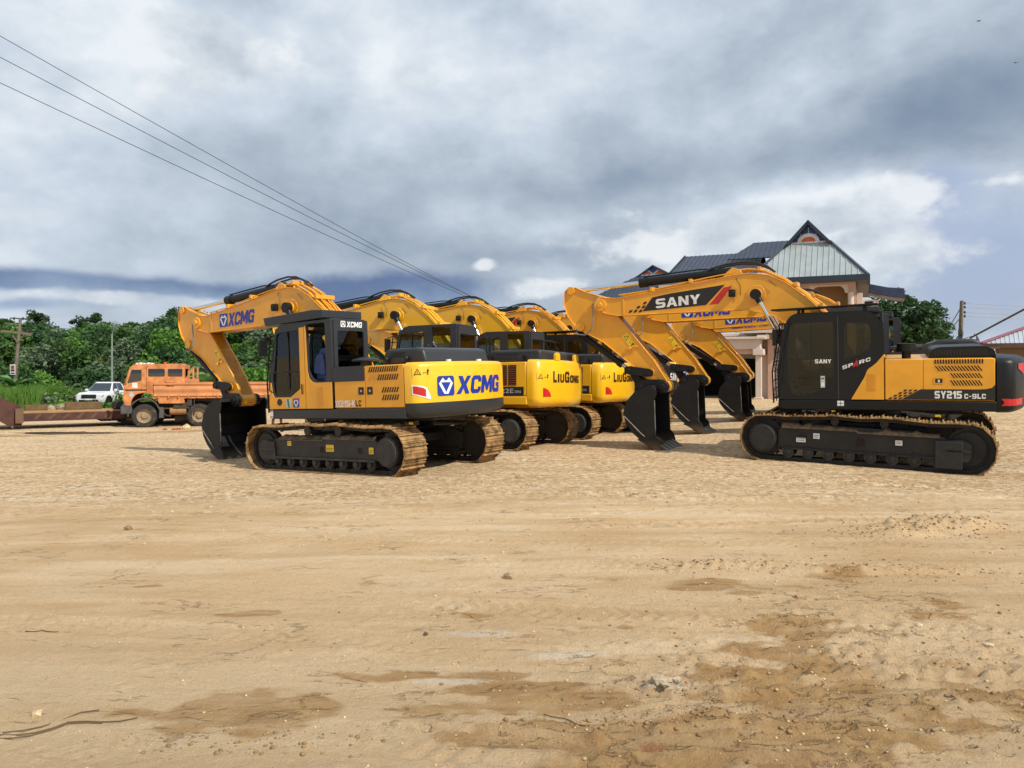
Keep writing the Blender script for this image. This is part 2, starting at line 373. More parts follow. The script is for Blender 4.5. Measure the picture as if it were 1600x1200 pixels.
# heavy block capitals, for the large maker's lettering
_GL = {'X': (.95, [(0, 1), (.33, 1), (.5, .68), (.67, 1), (1, 1), (.68, .5), (1, 0), (.67, 0), (.5, .32), (.33, 0), (0, 0), (.32, .5)]),
       'C': (.85, [(1, .64), (1, .82), (.82, 1), (.18, 1), (0, .82), (0, .18), (.18, 0), (.82, 0), (1, .18), (1, .36), (.70, .36), (.70, .27), (.64, .22), (.36, .22), (.30, .28), (.30, .72), (.36, .78), (.64, .78), (.70, .73), (.70, .64)]),
       'G': (.90, [(1, .66), (1, .82), (.82, 1), (.18, 1), (0, .82), (0, .18), (.18, 0), (1, 0), (1, .56), (.52, .56), (.52, .36), (.70, .36), (.70, .22), (.36, .22), (.30, .28), (.30, .72), (.36, .78), (.64, .78), (.70, .73), (.70, .66)]),
       'M': (1.15, [(0, 0), (0, 1), (.28, 1), (.5, .52), (.72, 1), (1, 1), (1, 0), (.75, 0), (.75, .56), (.57, .14), (.43, .14), (.25, .56), (.25, 0)]),
       'S': (.95, [(1, .78), (1, .90), (.88, 1), (.16, 1), (0, .86), (0, .54), (.14, .40), (.70, .40), (.70, .22), (0, .22), (0, .10), (.12, 0), (.84, 0), (1, .14), (1, .46), (.86, .60), (.30, .60), (.30, .78)]),
       'A': (1.05, [(0, 0), (.34, 1), (.66, 1), (1, 0), (.72, 0), (.66, .2), (.502, .2), (.502, .40), (.60, .40), (.5, .72), (.40, .40), (.498, .40), (.498, .2), (.34, .2), (.28, 0)]),
       'N': (.98, [(0, 0), (0, 1), (.30, 1), (.71, .42), (.71, 1), (1, 1), (1, 0), (.70, 0), (.29, .58), (.29, 0)]),
       '2': (.92, [(0, .78), (0, 1), (.84, 1), (1, .86), (1, .54), (.86, .40), (.32, .40), (.32, .22), (1, .22), (1, 0), (0, 0), (0, .48), (.14, .60), (.68, .60), (.68, .78)]),
       '1': (.55, [(0, .70), (.42, 1), (1, 1), (1, 0), (.45, 0), (.45, .72), (0, .52)]),
       '5': (.92, [(0, 1), (1, 1), (1, .78), (.32, .78), (.32, .62), (.84, .62), (1, .48), (1, .14), (.84, 0), (0, 0), (0, .22), (.68, .22), (.68, .42), (0, .42)]),
       '9': (.92, [(1, .16), (.84, 0), (0, 0), (0, .21), (.68, .21), (.68, .36), (.502, .36), (.502, .56), (.68, .56), (.68, .80), (.32, .80), (.32, .56), (.498, .56), (.498, .36), (.16, .36), (0, .50), (0, .86), (.16, 1), (.84, 1), (1, .86)]),
       'L': (.78, [(0, 0), (0, 1), (.36, 1), (.36, .24), (1, .24), (1, 0)]), 'E': (.85, [(0, 0), (0, 1), (1, 1), (1, .78), (.34, .78), (.34, .61), (.9, .61), (.9, .40), (.34, .40), (.34, .22), (1, .22), (1, 0)]),
       'K': (.98, [(0, 0), (0, 1), (.30, 1), (.30, .62), (.64, 1), (1, 1), (.60, .54), (1, 0), (.64, 0), (.30, .42), (.30, 0)]), 'i': (.30, [(0, 0), (0, .66), (.02, .66), (.02, 1), (.98, 1), (.98, .80), (.5, .80), (.5, .66), (1, .66), (1, 0)]), '-': (.5, [(0, .36), (1, .36), (1, .56), (0, .56)]),
       'P': (.90, [(0, 0), (0, 1), (.84, 1), (1, .86), (1, .46), (.84, .32), (.502, .32), (.502, .54), (.68, .54), (.68, .78), (.32, .78), (.32, .54), (.498, .54), (.498, .32), (.32, .32), (.32, 0)]),
       'R': (.95, [(0, 0), (0, 1), (.84, 1), (1, .86), (1, .50), (.82, .36), (1, 0), (.68, 0), (.502, .32), (.502, .54), (.68, .54), (.68, .78), (.32, .78), (.32, .54), (.498, .54), (.498, .32), (.32, .32), (.32, 0)]),
       'I': (.34, [(0, 0), (0, 1), (1, 1), (1, 0)]), 'U': (.92, [(0, .18), (0, 1), (.30, 1), (.30, .24), (.70, .24), (.70, 1), (1, 1), (1, .18), (.82, 0), (.18, 0)]),
       'O': (.95, [(0, .18), (0, .82), (.18, 1), (.82, 1), (1, .82), (1, .18), (.82, 0), (.502, 0), (.502, .24), (.70, .28), (.70, .72), (.5, .76), (.30, .72), (.30, .28), (.498, .24), (.498, 0), (.18, 0)]),
       'Y': (1.0, [(0, 1), (.33, 1), (.5, .66), (.67, 1), (1, 1), (.65, .40), (.65, 0), (.35, 0), (.35, .40)])}
def strokes(d, s, a0, a1, b0, b1, m=0, t=0, gap=.10, shear=0, slope=0, k0=0):
    tot = sum(_GL[c][0] for c in s) + gap * (len(s) - 1); sx = (a1 - a0) / tot; x = 0
    for c in s:
        w, pg = _GL[c]
        d.poly([(a0 + (x + px * w) * sx + py * (b1 - b0) * shear, b0 + py * (b1 - b0) + slope * (x + px * w) * sx) for px, py in pg][::-1], m, k0)
        x += w + gap

# ------------------------------------------------------------------ excavator, local axes: x forward, y left, z up
BOOM_UP = [(5.93, 3.46), (5.75, 3.56), (5.35, 3.53), (4.6, 3.62), (3.9, 3.72), (3.2, 3.82), (2.7, 3.90), (2.3, 3.93), (1.9, 3.86), (1.55, 3.68), (1.15, 3.36), (.75, 2.95), (.4, 2.45), (.12, 1.95)]
BOOM_LO = [(.02, 1.62), (.35, 1.55), (.75, 2.0), (1.15, 2.42), (1.5, 2.74), (1.8, 2.95), (2.1, 3.06), (2.5, 3.12), (3.4, 3.12), (4.4, 3.11), (5.3, 3.10), (5.6, 3.16), (5.85, 3.26)]
STICK = [(6.58, 3.86), (6.70, 3.74), (6.72, 3.40), (6.62, 3.12), (6.38, 2.82), (6.25, 2.76), (5.75, 2.50), (5.1, 1.98), (4.62, 1.56), (4.42, 1.31), (4.28, 1.28), (4.14, 1.36), (4.16, 1.50), (4.5, 2.05), (5.0, 2.68), (5.38, 3.15), (5.55, 3.42), (5.78, 3.60), (6.15, 3.72), (6.4, 3.84)]
BUCK_O = [(4.42, 1.47), (4.58, 1.46), (4.82, 1.36), (5.04, 1.12), (5.12, .84), (5.06, .60), (4.92, .40), (4.66, .17), (4.40, -.01), (4.24, -.08)]
RCW = 2.76

def shoe_path():
    pts = []
    rr = .44; fx, rx = 1.80, -1.80; zc = .47
    for i in range(13): pts.append((rx + (fx - rx) * i / 12, zc - rr))
    for i in range(1, 10): a = R(-90 + 180 * i / 10); pts.append((fx + rr * math.cos(a), zc + rr * math.sin(a)))
    pts += [(1.66, .915), (1.2, .90), (.8, .93), (.45, .95), (.0, .925), (-.45, .95), (-.9, .92), (-1.3, .90), (-1.66, .91)]
    for i in range(1, 10): a = R(90 + 180 * i / 10); pts.append((rx + rr * math.cos(a), zc + rr * math.sin(a)))
    P = [Vector(p) for p in pts]; Ls = [0]
    for i in range(len(P)): Ls.append(Ls[-1] + (P[(i + 1) % len(P)] - P[i]).length)
    tot = Ls[-1]; n = 50; out = []
    def at(s):
        s %= tot
        for i in range(len(P)):
            if Ls[i + 1] >= s: t = (s - Ls[i]) / (Ls[i + 1] - Ls[i]); return P[i].lerp(P[(i + 1) % len(P)], t)
    for k in range(n):
        s = tot * (k + .3) / n; c = at(s); t = (at(s + .09) - at(s - .09)).normalized(); out.append((c, t))
    return out, tot / n
SHOES, PITCH = shoe_path()

def track(root, side, dark, rot=0, motor_front=False):
    FM = FRM2 if dark else FRM
    yo = side * 1.19; s = side
    f = MB()
    f.prism([(-1.52, .30), (1.42, .30), (1.50, .36), (1.50, .60), (1.40, .66), (-1.40, .70), (-1.52, .62)], yo - .17, yo + .20 * 1)
    f.prism([(-1.45, .27), (1.38, .27), (1.38, .31), (-1.45, .31)], yo - .2, yo + .24)
    f.prism([(-1.0, .68), (1.0, .66), (.9, .72), (-.8, .755)], yo - .14, yo + .14)
    f.prism([(1.38, .24), (1.80, .26), (1.86, .34), (1.86, .56), (1.70, .64), (1.38, .60)], yo + s * .14, yo + s * .25)   # idler yoke cover
    f.box(1.36, 1.84, yo + s * .25, yo + s * .262, .42, .46)
    fr = f.build('track_frame', FM, root, .012)
    # plates, mud, holes
    for x0 in (-.05, -1.1): g = MB(); g.box(x0, x0 + .12, yo + s * .20, yo + s * .204, .42, .53); g.build('frame_opening', SLOT, fr, smooth=False)
    md = MB(); gx_ = 70; gy_ = 7; r2 = random.Random(5 + (s > 0)); hh = [[0] * gx_ for _ in range(gy_)]; lv = [r2.uniform(0, .06) * (r2.random() > .3) for _ in range(24)]
    vs = []
    for jy in range(gy_):
        for ix in range(gx_):
            q_ = ix / (gx_ - 1) * 22; a_ = int(q_); base_ = lv[a_] * (1 - (q_ - a_)) + lv[a_ + 1] * (q_ - a_); e_ = math.sin(math.pi * jy / (gy_ - 1)) ** .5
            vs.append((-1.45 + 2.8 * ix / (gx_ - 1), yo + s * (-.1 + .315 * jy / (gy_ - 1)), .64 + e_ * (.04 + base_ + r2.uniform(0, .022)) + (.03 if ix < gx_ * .5 else .0)))
    md.add(vs, [(jy * gx_ + ix, jy * gx_ + ix + 1, (jy + 1) * gx_ + ix + 1, (jy + 1) * gx_ + ix)[::s] for jy in range(gy_ - 1) for ix in range(gx_ - 1)])
    md.build('caked_mud', MUDC, fr)
    # chain of shoes
    c = MB()
    for (p, t) in SHOES:
        n = Vector((t.y, -t.x))      # outward (path runs with the inside on its left)
        M = Matrix(((t.x, 0, n.x, p.x), (0, 1, 0, yo), (t.y, 0, n.y, p.y), (0, 0, 0, 1)))
        hl = PITCH * .49
        c.cur = 0
        c.box(-hl, hl, -.30, .30, -.008, .008, M)
        for gx, gh in ((-.06, .046), (.015, .022), (.065, .022)): c.box(gx - .008, gx + .010, -.30, .30, .007, gh, M)
        for yy in (-.10, .10):
            c.cur = 1; c.box(-hl * .98, hl * .98, yy - .018, yy + .018, -.085, -.006, M)
        c.cyl(M @ Vector((hl, -.13, -.055)), M @ Vector((hl, .13, -.055)), .026, 6)
    c.build('track_chain', [MUDT, FM], fr, smooth=False)
    # front wheel and rear wheel
    a, b = (-1.80, 1.80)
    m = MB(); m.cyl((a, yo - .07, .47), (a, yo + .07, .47), .36, 28); m.cyl((a, yo - .25, .47), (a, yo + s * .27, .47), .27, 24)
    m.cyl((a, yo + s * .265, .47), (a, yo + s * .30, .47), .25, 24, .235)
    for k in range(12):
        q = R(30 * k + 8); m.cyl((a + .205 * math.cos(q), yo + s * .29, .47 + .205 * math.sin(q)), (a + .205 * math.cos(q), yo + s * .312, .47 + .205 * math.sin(q)), .014, 6)
    for k in range(21):
        q = 2 * math.pi * k / 21; m.box(-.03, .03, -.03, .03, -.035, .035, Matrix.Translation((a + .375 * math.cos(q), yo, .47 + .375 * math.sin(q))) @ Matrix.Rotation(-q, 4, 'Y'))
    m.build('drive_sprocket', FM, fr)
    m = MB(); m.cyl((b, yo - .07, .47), (b, yo + .07, .47), .36, 28); m.cyl((b, yo - .12, .47), (b, yo + .12, .47), .29, 24); m.build('idler_wheel', FM, fr)
    r = MB(); r.cyl((0, -.16, 0), (0, .16, 0), .085, 14); r.cyl((0, -.20, 0), (0, -.15, 0), .11, 14); r.cyl((0, .15, 0), (0, .20, 0), .11, 14); r.cyl((0, -.24, 0), (0, .24, 0), .045, 10)
    ro = None
    for i in range(8):
        x = -1.32 + i * .378
        if ro is None: ro = r.build('track_roller', FM, fr); o = ro
        else: o = ro.copy(); col.objects.link(o); o.parent = fr
        o.location = (x, yo, .215)
    cr = MB(); cr.cyl((0, -.12, 0), (0, .17, 0), .075, 14); cr.cyl((0, .15, 0), (0, .2, 0), .09, 14); cr.box(-.05, .05, -.1, .04, -.18, 0)
    c0 = cr.build('carrier_roller', FM, fr); c0.location = (.42, yo, .83)
    c1 = c0.copy(); col.objects.link(c1); c1.parent = fr; c1.location = (-.46, yo, .83)
    if dark:
        g2 = MB(); g2.box(1.28, 1.72, yo + s * .24, yo + s * .262, .13, .60); g2.build('guard_box', FM, fr, .01)
    def R_(x0, x1, z0, z1, mm): 
        d = Decal((0, yo + s * .203, 0), (-s, 0, 0), (0, 0, 1)); a0, a1 = sorted((-s * x0, -s * x1)); d.rect(a0, a1, z0, z1, 0)
        d.rect(a0 + .012, a1 - .012, z0 + .06, z0 + .068, 1, .001); d.rect(a0 + .012, a1 - .03, z0 + .03, z0 + .038, 1, .001)
        d.build('frame_sticker', [[WHT, YST][mm], BLKD], fr)
    if dark:
        R_(.62, .74, .47, .56, 0); R_(-.72, -.84, .50, .60, 0); R_(-.98, -1.16, .42, .50, 0)
    else:
        R_(1.02, .90, .53, .62, 1); R_(-.12, -.34, .44, .57, 1); R_(-1.28, -1.40, .42, .54, 1)
    fr.rotation_euler[2] = rot
    return fr

def cab(root, st):
    """operator's cab; st: X grey over amber, L grey, S black with rounded corners"""
    fm = BK if st == 'S' else DG
    if st == 'S':
        outer = rpoly([(1.60, 1.26), (1.60, 1.9), (1.53, 2.6), (1.36, 2.99), (-.12, 2.99), (-.33, 2.70), (-.33, 1.26)], [.02, .3, .3, .22, .2, .3, .02], 5)
        h1 = rpoly([(1.37, 2.78), (.56, 2.80), (.56, 1.66), (.90, 1.38), (1.36, 1.30), (1.45, 2.0)], [.12, .06, .2, .2, .1, .3], 4)
        h2 = rpoly([(.36, 2.76), (-.06, 2.76), (-.12, 2.55), (-.10, 2.24), (.38, 2.02)], [.1, .1, .2, .12, .06], 4)
    else:
        outer = rpoly([(1.61, 1.26), (1.60, 1.8), (1.36, 2.86), (1.20, 2.98), (-.30, 2.98), (-.30, 1.26)], [.02, .1, .1, .1, .03, .02], 3)
        h1 = rpoly([(1.34, 2.80), (.64, 2.84), (.64, 1.68), (.92, 1.52), (1.47, 1.53), (1.51, 1.83)], [.08, .03, .04, .06, .08, .06], 3)
        h2 = rpoly([(.40, 2.93), (-.13, 2.93), (-.13, 1.79), (.2, 1.79), (.40, 1.97)], [.02, .02, .02, .14, .14], 4)
    m = MB()
    def pl(outl, hol, t, y, mi=0):
        vs, fs = plate(outl, hol, t); m.cur = mi; m.add([(x, y + k, z) for x, z, k in vs], [f[::-1] for f in fs])
    pl(outer, [h1, h2], .05, 1.305)
    pl(outer, [rrect(.45, 1.36, 1.8, 2.8, .06), rrect(-.2, .35, 1.9, 2.8, .06)], .05, .385)
    # rear plate in (y,z)
    vs, fs = plate([(.41, 1.26), (1.28, 1.26), (1.28, 2.975), (.41, 2.975)], [rrect(.50, 1.19, 2.03, 2.76, .05)], .05)
    xr = -.33 + .03 if st != 'S' else -.29
    m.add([(xr - k, y, z) for y, z, k in vs], fs)
    m.box(-.28, 1.15, .41, 1.28, 2.94, 3.0 if st != 'S' else 2.985)       # roof
    m.box(-.28, 1.55, .41, 1.28, 1.255, 1.34)                             # floor
    for y in (.385, 1.305):                                               # front posts
        m.bar((1.59, y, 1.8), (1.36, y, 2.86), .05, .05); m.bar((1.59, y, 1.3), (1.59, y, 1.8), .05, .05)
    m.bar((1.36, .38, 2.86), (1.36, 1.31, 2.86), .06, .08); m.bar((1.6, .38, 1.80), (1.6, 1.31, 1.80), .04, .05)
    m.box(1.55, 1.605, .38, 1.31, 1.255, 1.42)
    c = m.build('cab', [fm], root, .012)
    sn = 1
    if st == 'X':
        m = MB()
        def sk(p):
            m.prism(p, 1.331, 1.342)
        sk([(1.607, 1.262), (1.597, 1.80), (1.53, 1.80), (1.50, 1.58), (1.44, 1.495), (.93, 1.495), (.63, 1.66), (.62, 2.87), (.485, 2.88), (.485, 1.262)])
        dr = m.build('door', AM, c, .004)
        m = MB(); m.tube([(.56, 1.36, 1.55), (.56, 1.365, 1.75)], .012, 6); m.build('handle', BK, dr)
        m = MB()
        sk([(.472, 1.262), (.472, 2.88), (.425, 2.9), (.40, 2.0), (.36, 1.86), (.26, 1.785), (.16, 1.765), (-.285, 1.765), (-.285, 1.262)])
        m.build('lower_side_panel', AM, c, .004)
        d = Decal((0, 1.343, 0), (-1, 0, 0), (0, 0, 1))
        d.poly([(-1.28 + .08 * math.cos(R(20 * k)), 1.40 + .07 * math.sin(R(20 * k))) for k in range(18)], 0)   # round cap
        d.build('key_cap', [BLKD], c); d = Decal((0, 1.343, 0), (-1, 0, 0), (0, 0, 1))
        d.rect(-1.08, -.92, 1.29, 1.46, 3); d.poly([(-1.02, 1.29), (-.96, 1.29), (-.99, 1.46), (-1.05, 1.46)], 4, .001)
        d.build('door_sticker', [BLKD, WHT, BLU, SILV, GRND], c)
        d = Decal((0, 1.343, 0), (-1, 0, 0), (0, 0, 1)); emblem(d, -.86, 1.29, .18, 1, 0); d.build('door_emblem', [WHT, BLU], c)
        m = MB()
        for k in range(9): m.box(-.06, .10, 1.342, 1.350, 1.34 + k * .042, 1.354 + k * .042)
        m.build('louvre_vent', AM2, c, .002)
        d = Decal((-.328, 0, 0), (0, -1, 0), (0, 0, 1))
        emblem(d, -1.10, 2.83, .12, 1, 0); strokes(d, 'XCMG', -.95, -.55, 2.83, 2.94, 1, gap=.1, shear=.15)
        d.build('cab_lettering', [DG, WHT], c)
    if st == 'S':
        m = MB()   # door seam strips and sill
        m.prism([(.485, 1.27), (.47, 1.27), (.47, 2.9), (.485, 2.9)], 1.331, 1.336)
        m.build('door_seam', MATS_K[0], c)
        m = MB(); m.prism(rpoly([(-.33, 2.14), (-.33, 1.27), (.25, 1.27), (.0, 1.72), (-.04, 1.85), (-.18, 1.95)], [.01, .01, .01, .1, .05, .1], 3), 1.331, 1.343)
        lp = m.build('lower_side_panel', AM, c, .003)
        d = Decal((0, 1.345, 0), (-1, 0, 0), (0, 0, 1))
        m = MB()
        for k in range(9): m.box(-.20, -.05, 1.342, 1.352, 1.46 + k * .037, 1.472 + k * .037)
        m.build('louvre_vent', AM2, c, .002)
        strokes(d, 'SANY', -.90, -.60, 1.98, 2.06, 1, t=.26, gap=.18)
        d.build('cab_lettering', [BLKD, WHT], c); d = Decal((0, 1.345, 0), (-1, 0, 0), (0, 0, 1))
        strokes(d, 'SP', -.40, -.21, 1.855, 1.925, 1, gap=.2, slope=.33); strokes(d, 'RC', -.10, .10, 1.955, 2.025, 1, gap=.2, slope=.33)
        d.poly([(-.22, 1.90), (-.14, 2.05), (-.115, 1.92), (-.145, 1.915), (-.15, 1.965), (-.18, 1.905)], 3)
        d.build('cab_lettering', [BLKD, WHT, AM2, RED, GRND], c)
        d = Decal((0, 1.345, 0), (-1, 0, 0), (0, 0, 1)); d.rect(-.80, -.72, 1.5, 1.73, 0); d.rect(-.79, -.73, 1.66, 1.70, 1, .001); d.rect(-.79, -.73, 1.53, 1.60, 2, .001); d.build('door_sticker', [SILV, GRND, WHT], c)
    # panes
    def pane(poly, y, gm, nm='window_pane'):
        p = MB(); p.prism(poly, y, y + .006); p.build(nm, gm, c, smooth=False)
    def grow(pl_, k=.012):
        cx = sum(p[0] for p in pl_) / len(pl_); cz = sum(p[1] for p in pl_) / len(pl_)
        return [(x + (k if x > cx else -k), z + (k if z > cz else -k)) for x, z in pl_]
    gm = GLD if st == 'S' else GLS
    pane(grow(h1), 1.295, gm)
    if st != 'X': pane(grow(h2), 1.295, gm)
    pane(rrect(.43, 1.38, 1.78, 2.82, .06), .383, gm); pane(rrect(-.22, .37, 1.88, 2.82, .06), .383, gm)
    p = MB(); p.box(xr - .004, xr + .004, .48, 1.21, 2.01, 2.78); p.build('rear_window', gm, c, smooth=False)
    p = MB(); p.prism([(1.60, 1.82), (1.37, 2.85), (1.376, 2.85), (1.606, 1.82)], .41, 1.28); p.build('windscreen', gm, c, smooth=False)
    m = MB(); m.bar((1.0, 1.318, 1.66), (1.0, 1.318, 2.82), .015, .02) if st != 'S' else m.bar((.98, 1.318, 1.95), (.98, 1.318, 2.79), .012, .015)
    m.bar((.62, 1.318, 2.0), (1.5, 1.318, 2.0), .02, .025) if st != 'S' else m.bar((.57, 1.318, 2.06), (1.44, 1.318, 2.06), .012, .02)
    m.build('window_bar', BKM, c)
    # seat, console, levers
    m = MB()
    m.box(.15, .72, .58, 1.12, 1.55, 1.70); m.box(.25, .6, .65, 1.05, 1.33, 1.55)
    m.prism([(.10, 1.66), (.24, 1.66), (.14, 2.42), (.0, 2.42)], .60, 1.10); m.prism([(.03, 2.44), (.12, 2.44), (.08, 2.64), (.0, 2.64)], .72, .98)
    for y in (.5, 1.16): m.box(.1, .85, y - .06, y + .06, 1.7, 1.85); m.tube([(.8, y, 1.85), (.86, y, 2.0)], .02, 6)
    st_ = m.build('seat', SEAT, c, .03)
    if st == 'X':
        m = MB(); m.prism(rpoly([(-.08, 1.72), (.30, 1.70), (.30, 2.0), (.20, 2.42), (.02, 2.46), (-.10, 2.3)], .08, 3), 1.0, 1.20)
        m.prism(rpoly([(-.02, 1.9), (.36, 1.95), (.28, 2.3), (.06, 2.36)], .08, 3), 1.18, 1.24); m.build('blue_seat_cover', BLUC, st_, .03)
        m = MB(); m.tube([(.12, 1.12, 2.66), (.02, 1.14, 2.62), (-.02, 1.16, 2.5), (.0, 1.15, 2.36)], [.05, .06, .06, .04], 8); m.build('yellow_headrest', YST, st_)
    m = MB(); m.box(1.15, 1.4, .7, 1.1, 1.34, 1.50); m.tube([(1.25, .80, 1.4), (1.3, .8, 1.9)], .012, 6); m.tube([(1.25, 1.0, 1.4), (1.3, 1.0, 1.9)], .012, 6); m.box(1.30, 1.40, .46, .54, 1.7, 2.1)
    m.build('pedal_console', BKM, c, .01)
    if st == 'X':
        m = MB(); m.box(1.05, 1.32, 1.22, 1.26, 1.58, 1.72); m.build('paper_notice', WHT, c)
    # roof guard
    if st in 'XS':
        m = MB()
        if st == 'X':
            m.prism([(1.70, 3.14), (1.64, 2.97), (1.2, 2.985), (-.12, 3.02), (-.12, 3.17), (.2, 3.19)], .34, 1.36)
        else:
            m.prism([(1.72, 3.05), (1.72, 3.085), (-.22, 3.13), (-.28, 3.10)], .34, 1.36)
            m.box(-.15, .0, .5, 1.2, 3.125, 3.17)
        for x in (1.2, .0):
            for y in (.45, 1.25): m.box(x - .03, x + .03, y - .03, y + .03, 2.97, 3.08)
        m.build('roof_guard', fm, c, .01)
    # front guard grille with mirror
    m = MB()
    fx = 1.72 if st != 'S' else 1.70
    m.tube([(fx, 1.28, 1.18), (fx + .02, 1.28, 1.8), (fx - .14, 1.28, 2.8)], .016, 6); m.tube([(fx, .42, 1.18), (fx + .02, .42, 1.8), (fx - .14, .42, 2.8)], .016, 6)
    if st == 'S': m.tube([(fx, .85, 1.18), (fx + .02, .85, 1.8), (fx - .14, .85, 2.8)], .010, 6)
    for k in range(9 if st == 'S' else 6):
        z = 1.25 + k * (.19 if st == 'S' else .3); x = fx + .02 if z < 1.9 else fx + .02 - .16 * (z - 1.9)
        m.tube([(x, 1.28, z), (x, .42, z)], .010, 5)
    for z in (1.3, 2.6):
        m.tube([(fx - .02, 1.28, z), (1.55 if z < 2 else 1.42, 1.28, z)], .012, 5)
    m.build('front_guard', BK, c)
    m = MB(); m.tube([(1.55, 1.33, 2.75), (1.66, 1.42, 2.7), (1.68, 1.42, 2.5)], .013, 6); m.box(1.62, 1.68, 1.34, 1.52, 2.35, 2.68); m.build('mirror', BK, c, .015)
    m = MB(); m.tube([(1.5, 1.34, 1.6), (1.55, 1.38, 1.65), (1.50, 1.38, 2.2), (1.43, 1.34, 2.3)], .012, 6); m.build('grab_rail', BK, c)
    return c

def emblem(d, a, b, s, mb_, mw):
    """square badge with a hexagonal outline and a downward triangle"""
    d.poly([(a + p[0] * s, b + p[1] * s) for p in rrect(0, 1, 0, 1, .12, 3)], mb_)
    hx = [(.30, .90), (.70, .90), (.92, .62), (.62, .10), (.38, .10), (.08, .62)]
    d.poly([(a + x * s, b + y * s) for x, y in hx], mw, .0012)
    d.poly([(a + x * s, b + y * s) for x, y in [(.22, .68), (.78, .68), (.5, .18)]], mb_, .0024)
    d.poly([(a + x * s, b + y * s) for x, y in [(.34, .90), (.66, .90), (.56, .78), (.44, .78)]], mb_, .0024)

def warn(d, a, b, w, h, y=0, k=1):
    d.rect(a, a + w, b, b + h, y)
    s = h * .8; cx = a + w * .27; cz = b + h * .5
    d.poly([(cx - s * .5, cz - s * .4), (cx + s * .5, cz - s * .4), (cx, cz + s * .45)], k, .001)
    d.poly([(cx - s * .33, cz - s * .30), (cx + s * .33, cz - s * .30), (cx, cz + s * .28)], y, .002)
    d.rect(cx - s * .03, cx + s * .03, cz - s * .22, cz + s * .08, k, .003)
    d.rect(a + w * .60, a + w * .68, b + h * .35, b + h * .45, k, .001); d.rect(a + w * .72, a + w * .80, b + h * .38, b + h * .44, k, .001)
    d.poly([(a + w * .84, b + h * .2), (a + w * .90, b + h * .2), (a + w * .90, b + h * .55), (a + w * .96, b + h * .55), (a + w * .88, b + h * .85), (a + w * .80, b + h * .55), (a + w * .84, b + h * .55)], k, .001)

def cw_outline(w=1.33, R0=RCW, rc=.22, x0=-2.17, inset=0):
    """half plan outline of the counterweight, from the left side round the back to the right side"""
    w -= inset; R0 -= inset
    yc = w - rc; xa = -math.sqrt(max(.01, (R0 - rc) ** 2 - yc ** 2)); o = [(x0, w)]
    a1 = math.degrees(math.atan2(yc, -xa))   # direction of the corner circle's tangent point on the arc
    for k in range(9):
        t = R(90 + (90 - a1) * k / 8); o.append((xa + rc * math.cos(t), yc + rc * math.sin(t)))
    ys = np.linspace(o[-1][1], -o[-1][1], 15)[1:-1]
    arc = [(-math.sqrt(R0 ** 2 - y * y), y) for y in ys]
    return o + arc + [(x, -y) for x, y in o[::-1]]
def counterweight(root, rows, mats, bounds):
    """rows: (z, inset); bounds: material index per band"""
    m = MB(); n = None
    rings = [[(x, y, z) for x, y in cw_outline(inset=i)] for z, i in rows]
    n = len(rings[0]); vs = [v for r in rings for v in r]
    for j in range(len(rows) - 1):
        m.cur = bounds[j]
        m.add([], []) if False else None
        o = len(m.v)
        m.add(rings[j] + rings[j + 1], [(k, k + 1, k + 1 + n, k + n)[::-1] for k in range(n - 1)] + [(0, n, 2 * n - 1, n - 1)[::-1]])
    m.cur = bounds[-1]; m.add(rings[-1], [tuple(range(n))]); m.cur = bounds[0]; m.add(rings[0], [tuple(range(n))[::-1]])
    # weld
    o = m.build('counterweight', mats, root, smooth=False)
    bm = bmesh.new(); bm.from_mesh(o.data); bmesh.ops.remove_doubles(bm, verts=bm.verts, dist=1e-4); bmesh.ops.recalc_face_normals(bm, faces=bm.faces); bm.to_mesh(o.data); bm.free()
    o.data.polygons.foreach_set('use_smooth', [True] * len(o.data.polygons)); o.data.set_sharp_from_angle(angle=R(50))
    return o

def side_decal(y=1.335): return Decal((0, y, 0), (-1, 0, 0), (0, 0, 1))
_ol = [Vector(p) for p in cw_outline()]; _al = [0]
for _i in range(1, len(_ol)): _al.append(_al[-1] + (_ol[_i] - _ol[_i - 1]).length)
def rear_decal(off=.010):
    """a runs along the outline of the counterweight, 0 at the middle of the rear"""
    def mp(a, b, k=0):
        s = min(max(a + _al[-1] / 2, 1e-4), _al[-1] - 1e-4); i = int(np.searchsorted(_al, s)) - 1; t = (s - _al[i]) / (_al[i + 1] - _al[i])
        p = _ol[i].lerp(_ol[i + 1], t); e = (_ol[i + 1] - _ol[i]).normalized(); n = Vector((e.y, -e.x))
        if n.x > 0 or (abs(n.x) < .2 and n.y * p.y < 0): n = -n
        p = p + n * (off + k); return (p.x, p.y, b)
    return Decal(mapper=mp)
def slots(d, x0, x1, z0, z1, n, lean, m=0, w=.4):
    """row of slanting slots between a=x0..x1"""
    for k in range(n):
        a = x0 + (x1 - x0) * k / n; ww = (x1 - x0) / n * w
        d.poly([(a, z0), (a + ww, z0), (a + ww + lean, z1), (a + lean, z1)], m)  # flat dark marks: shade of the recessed slots painted on, no real recess

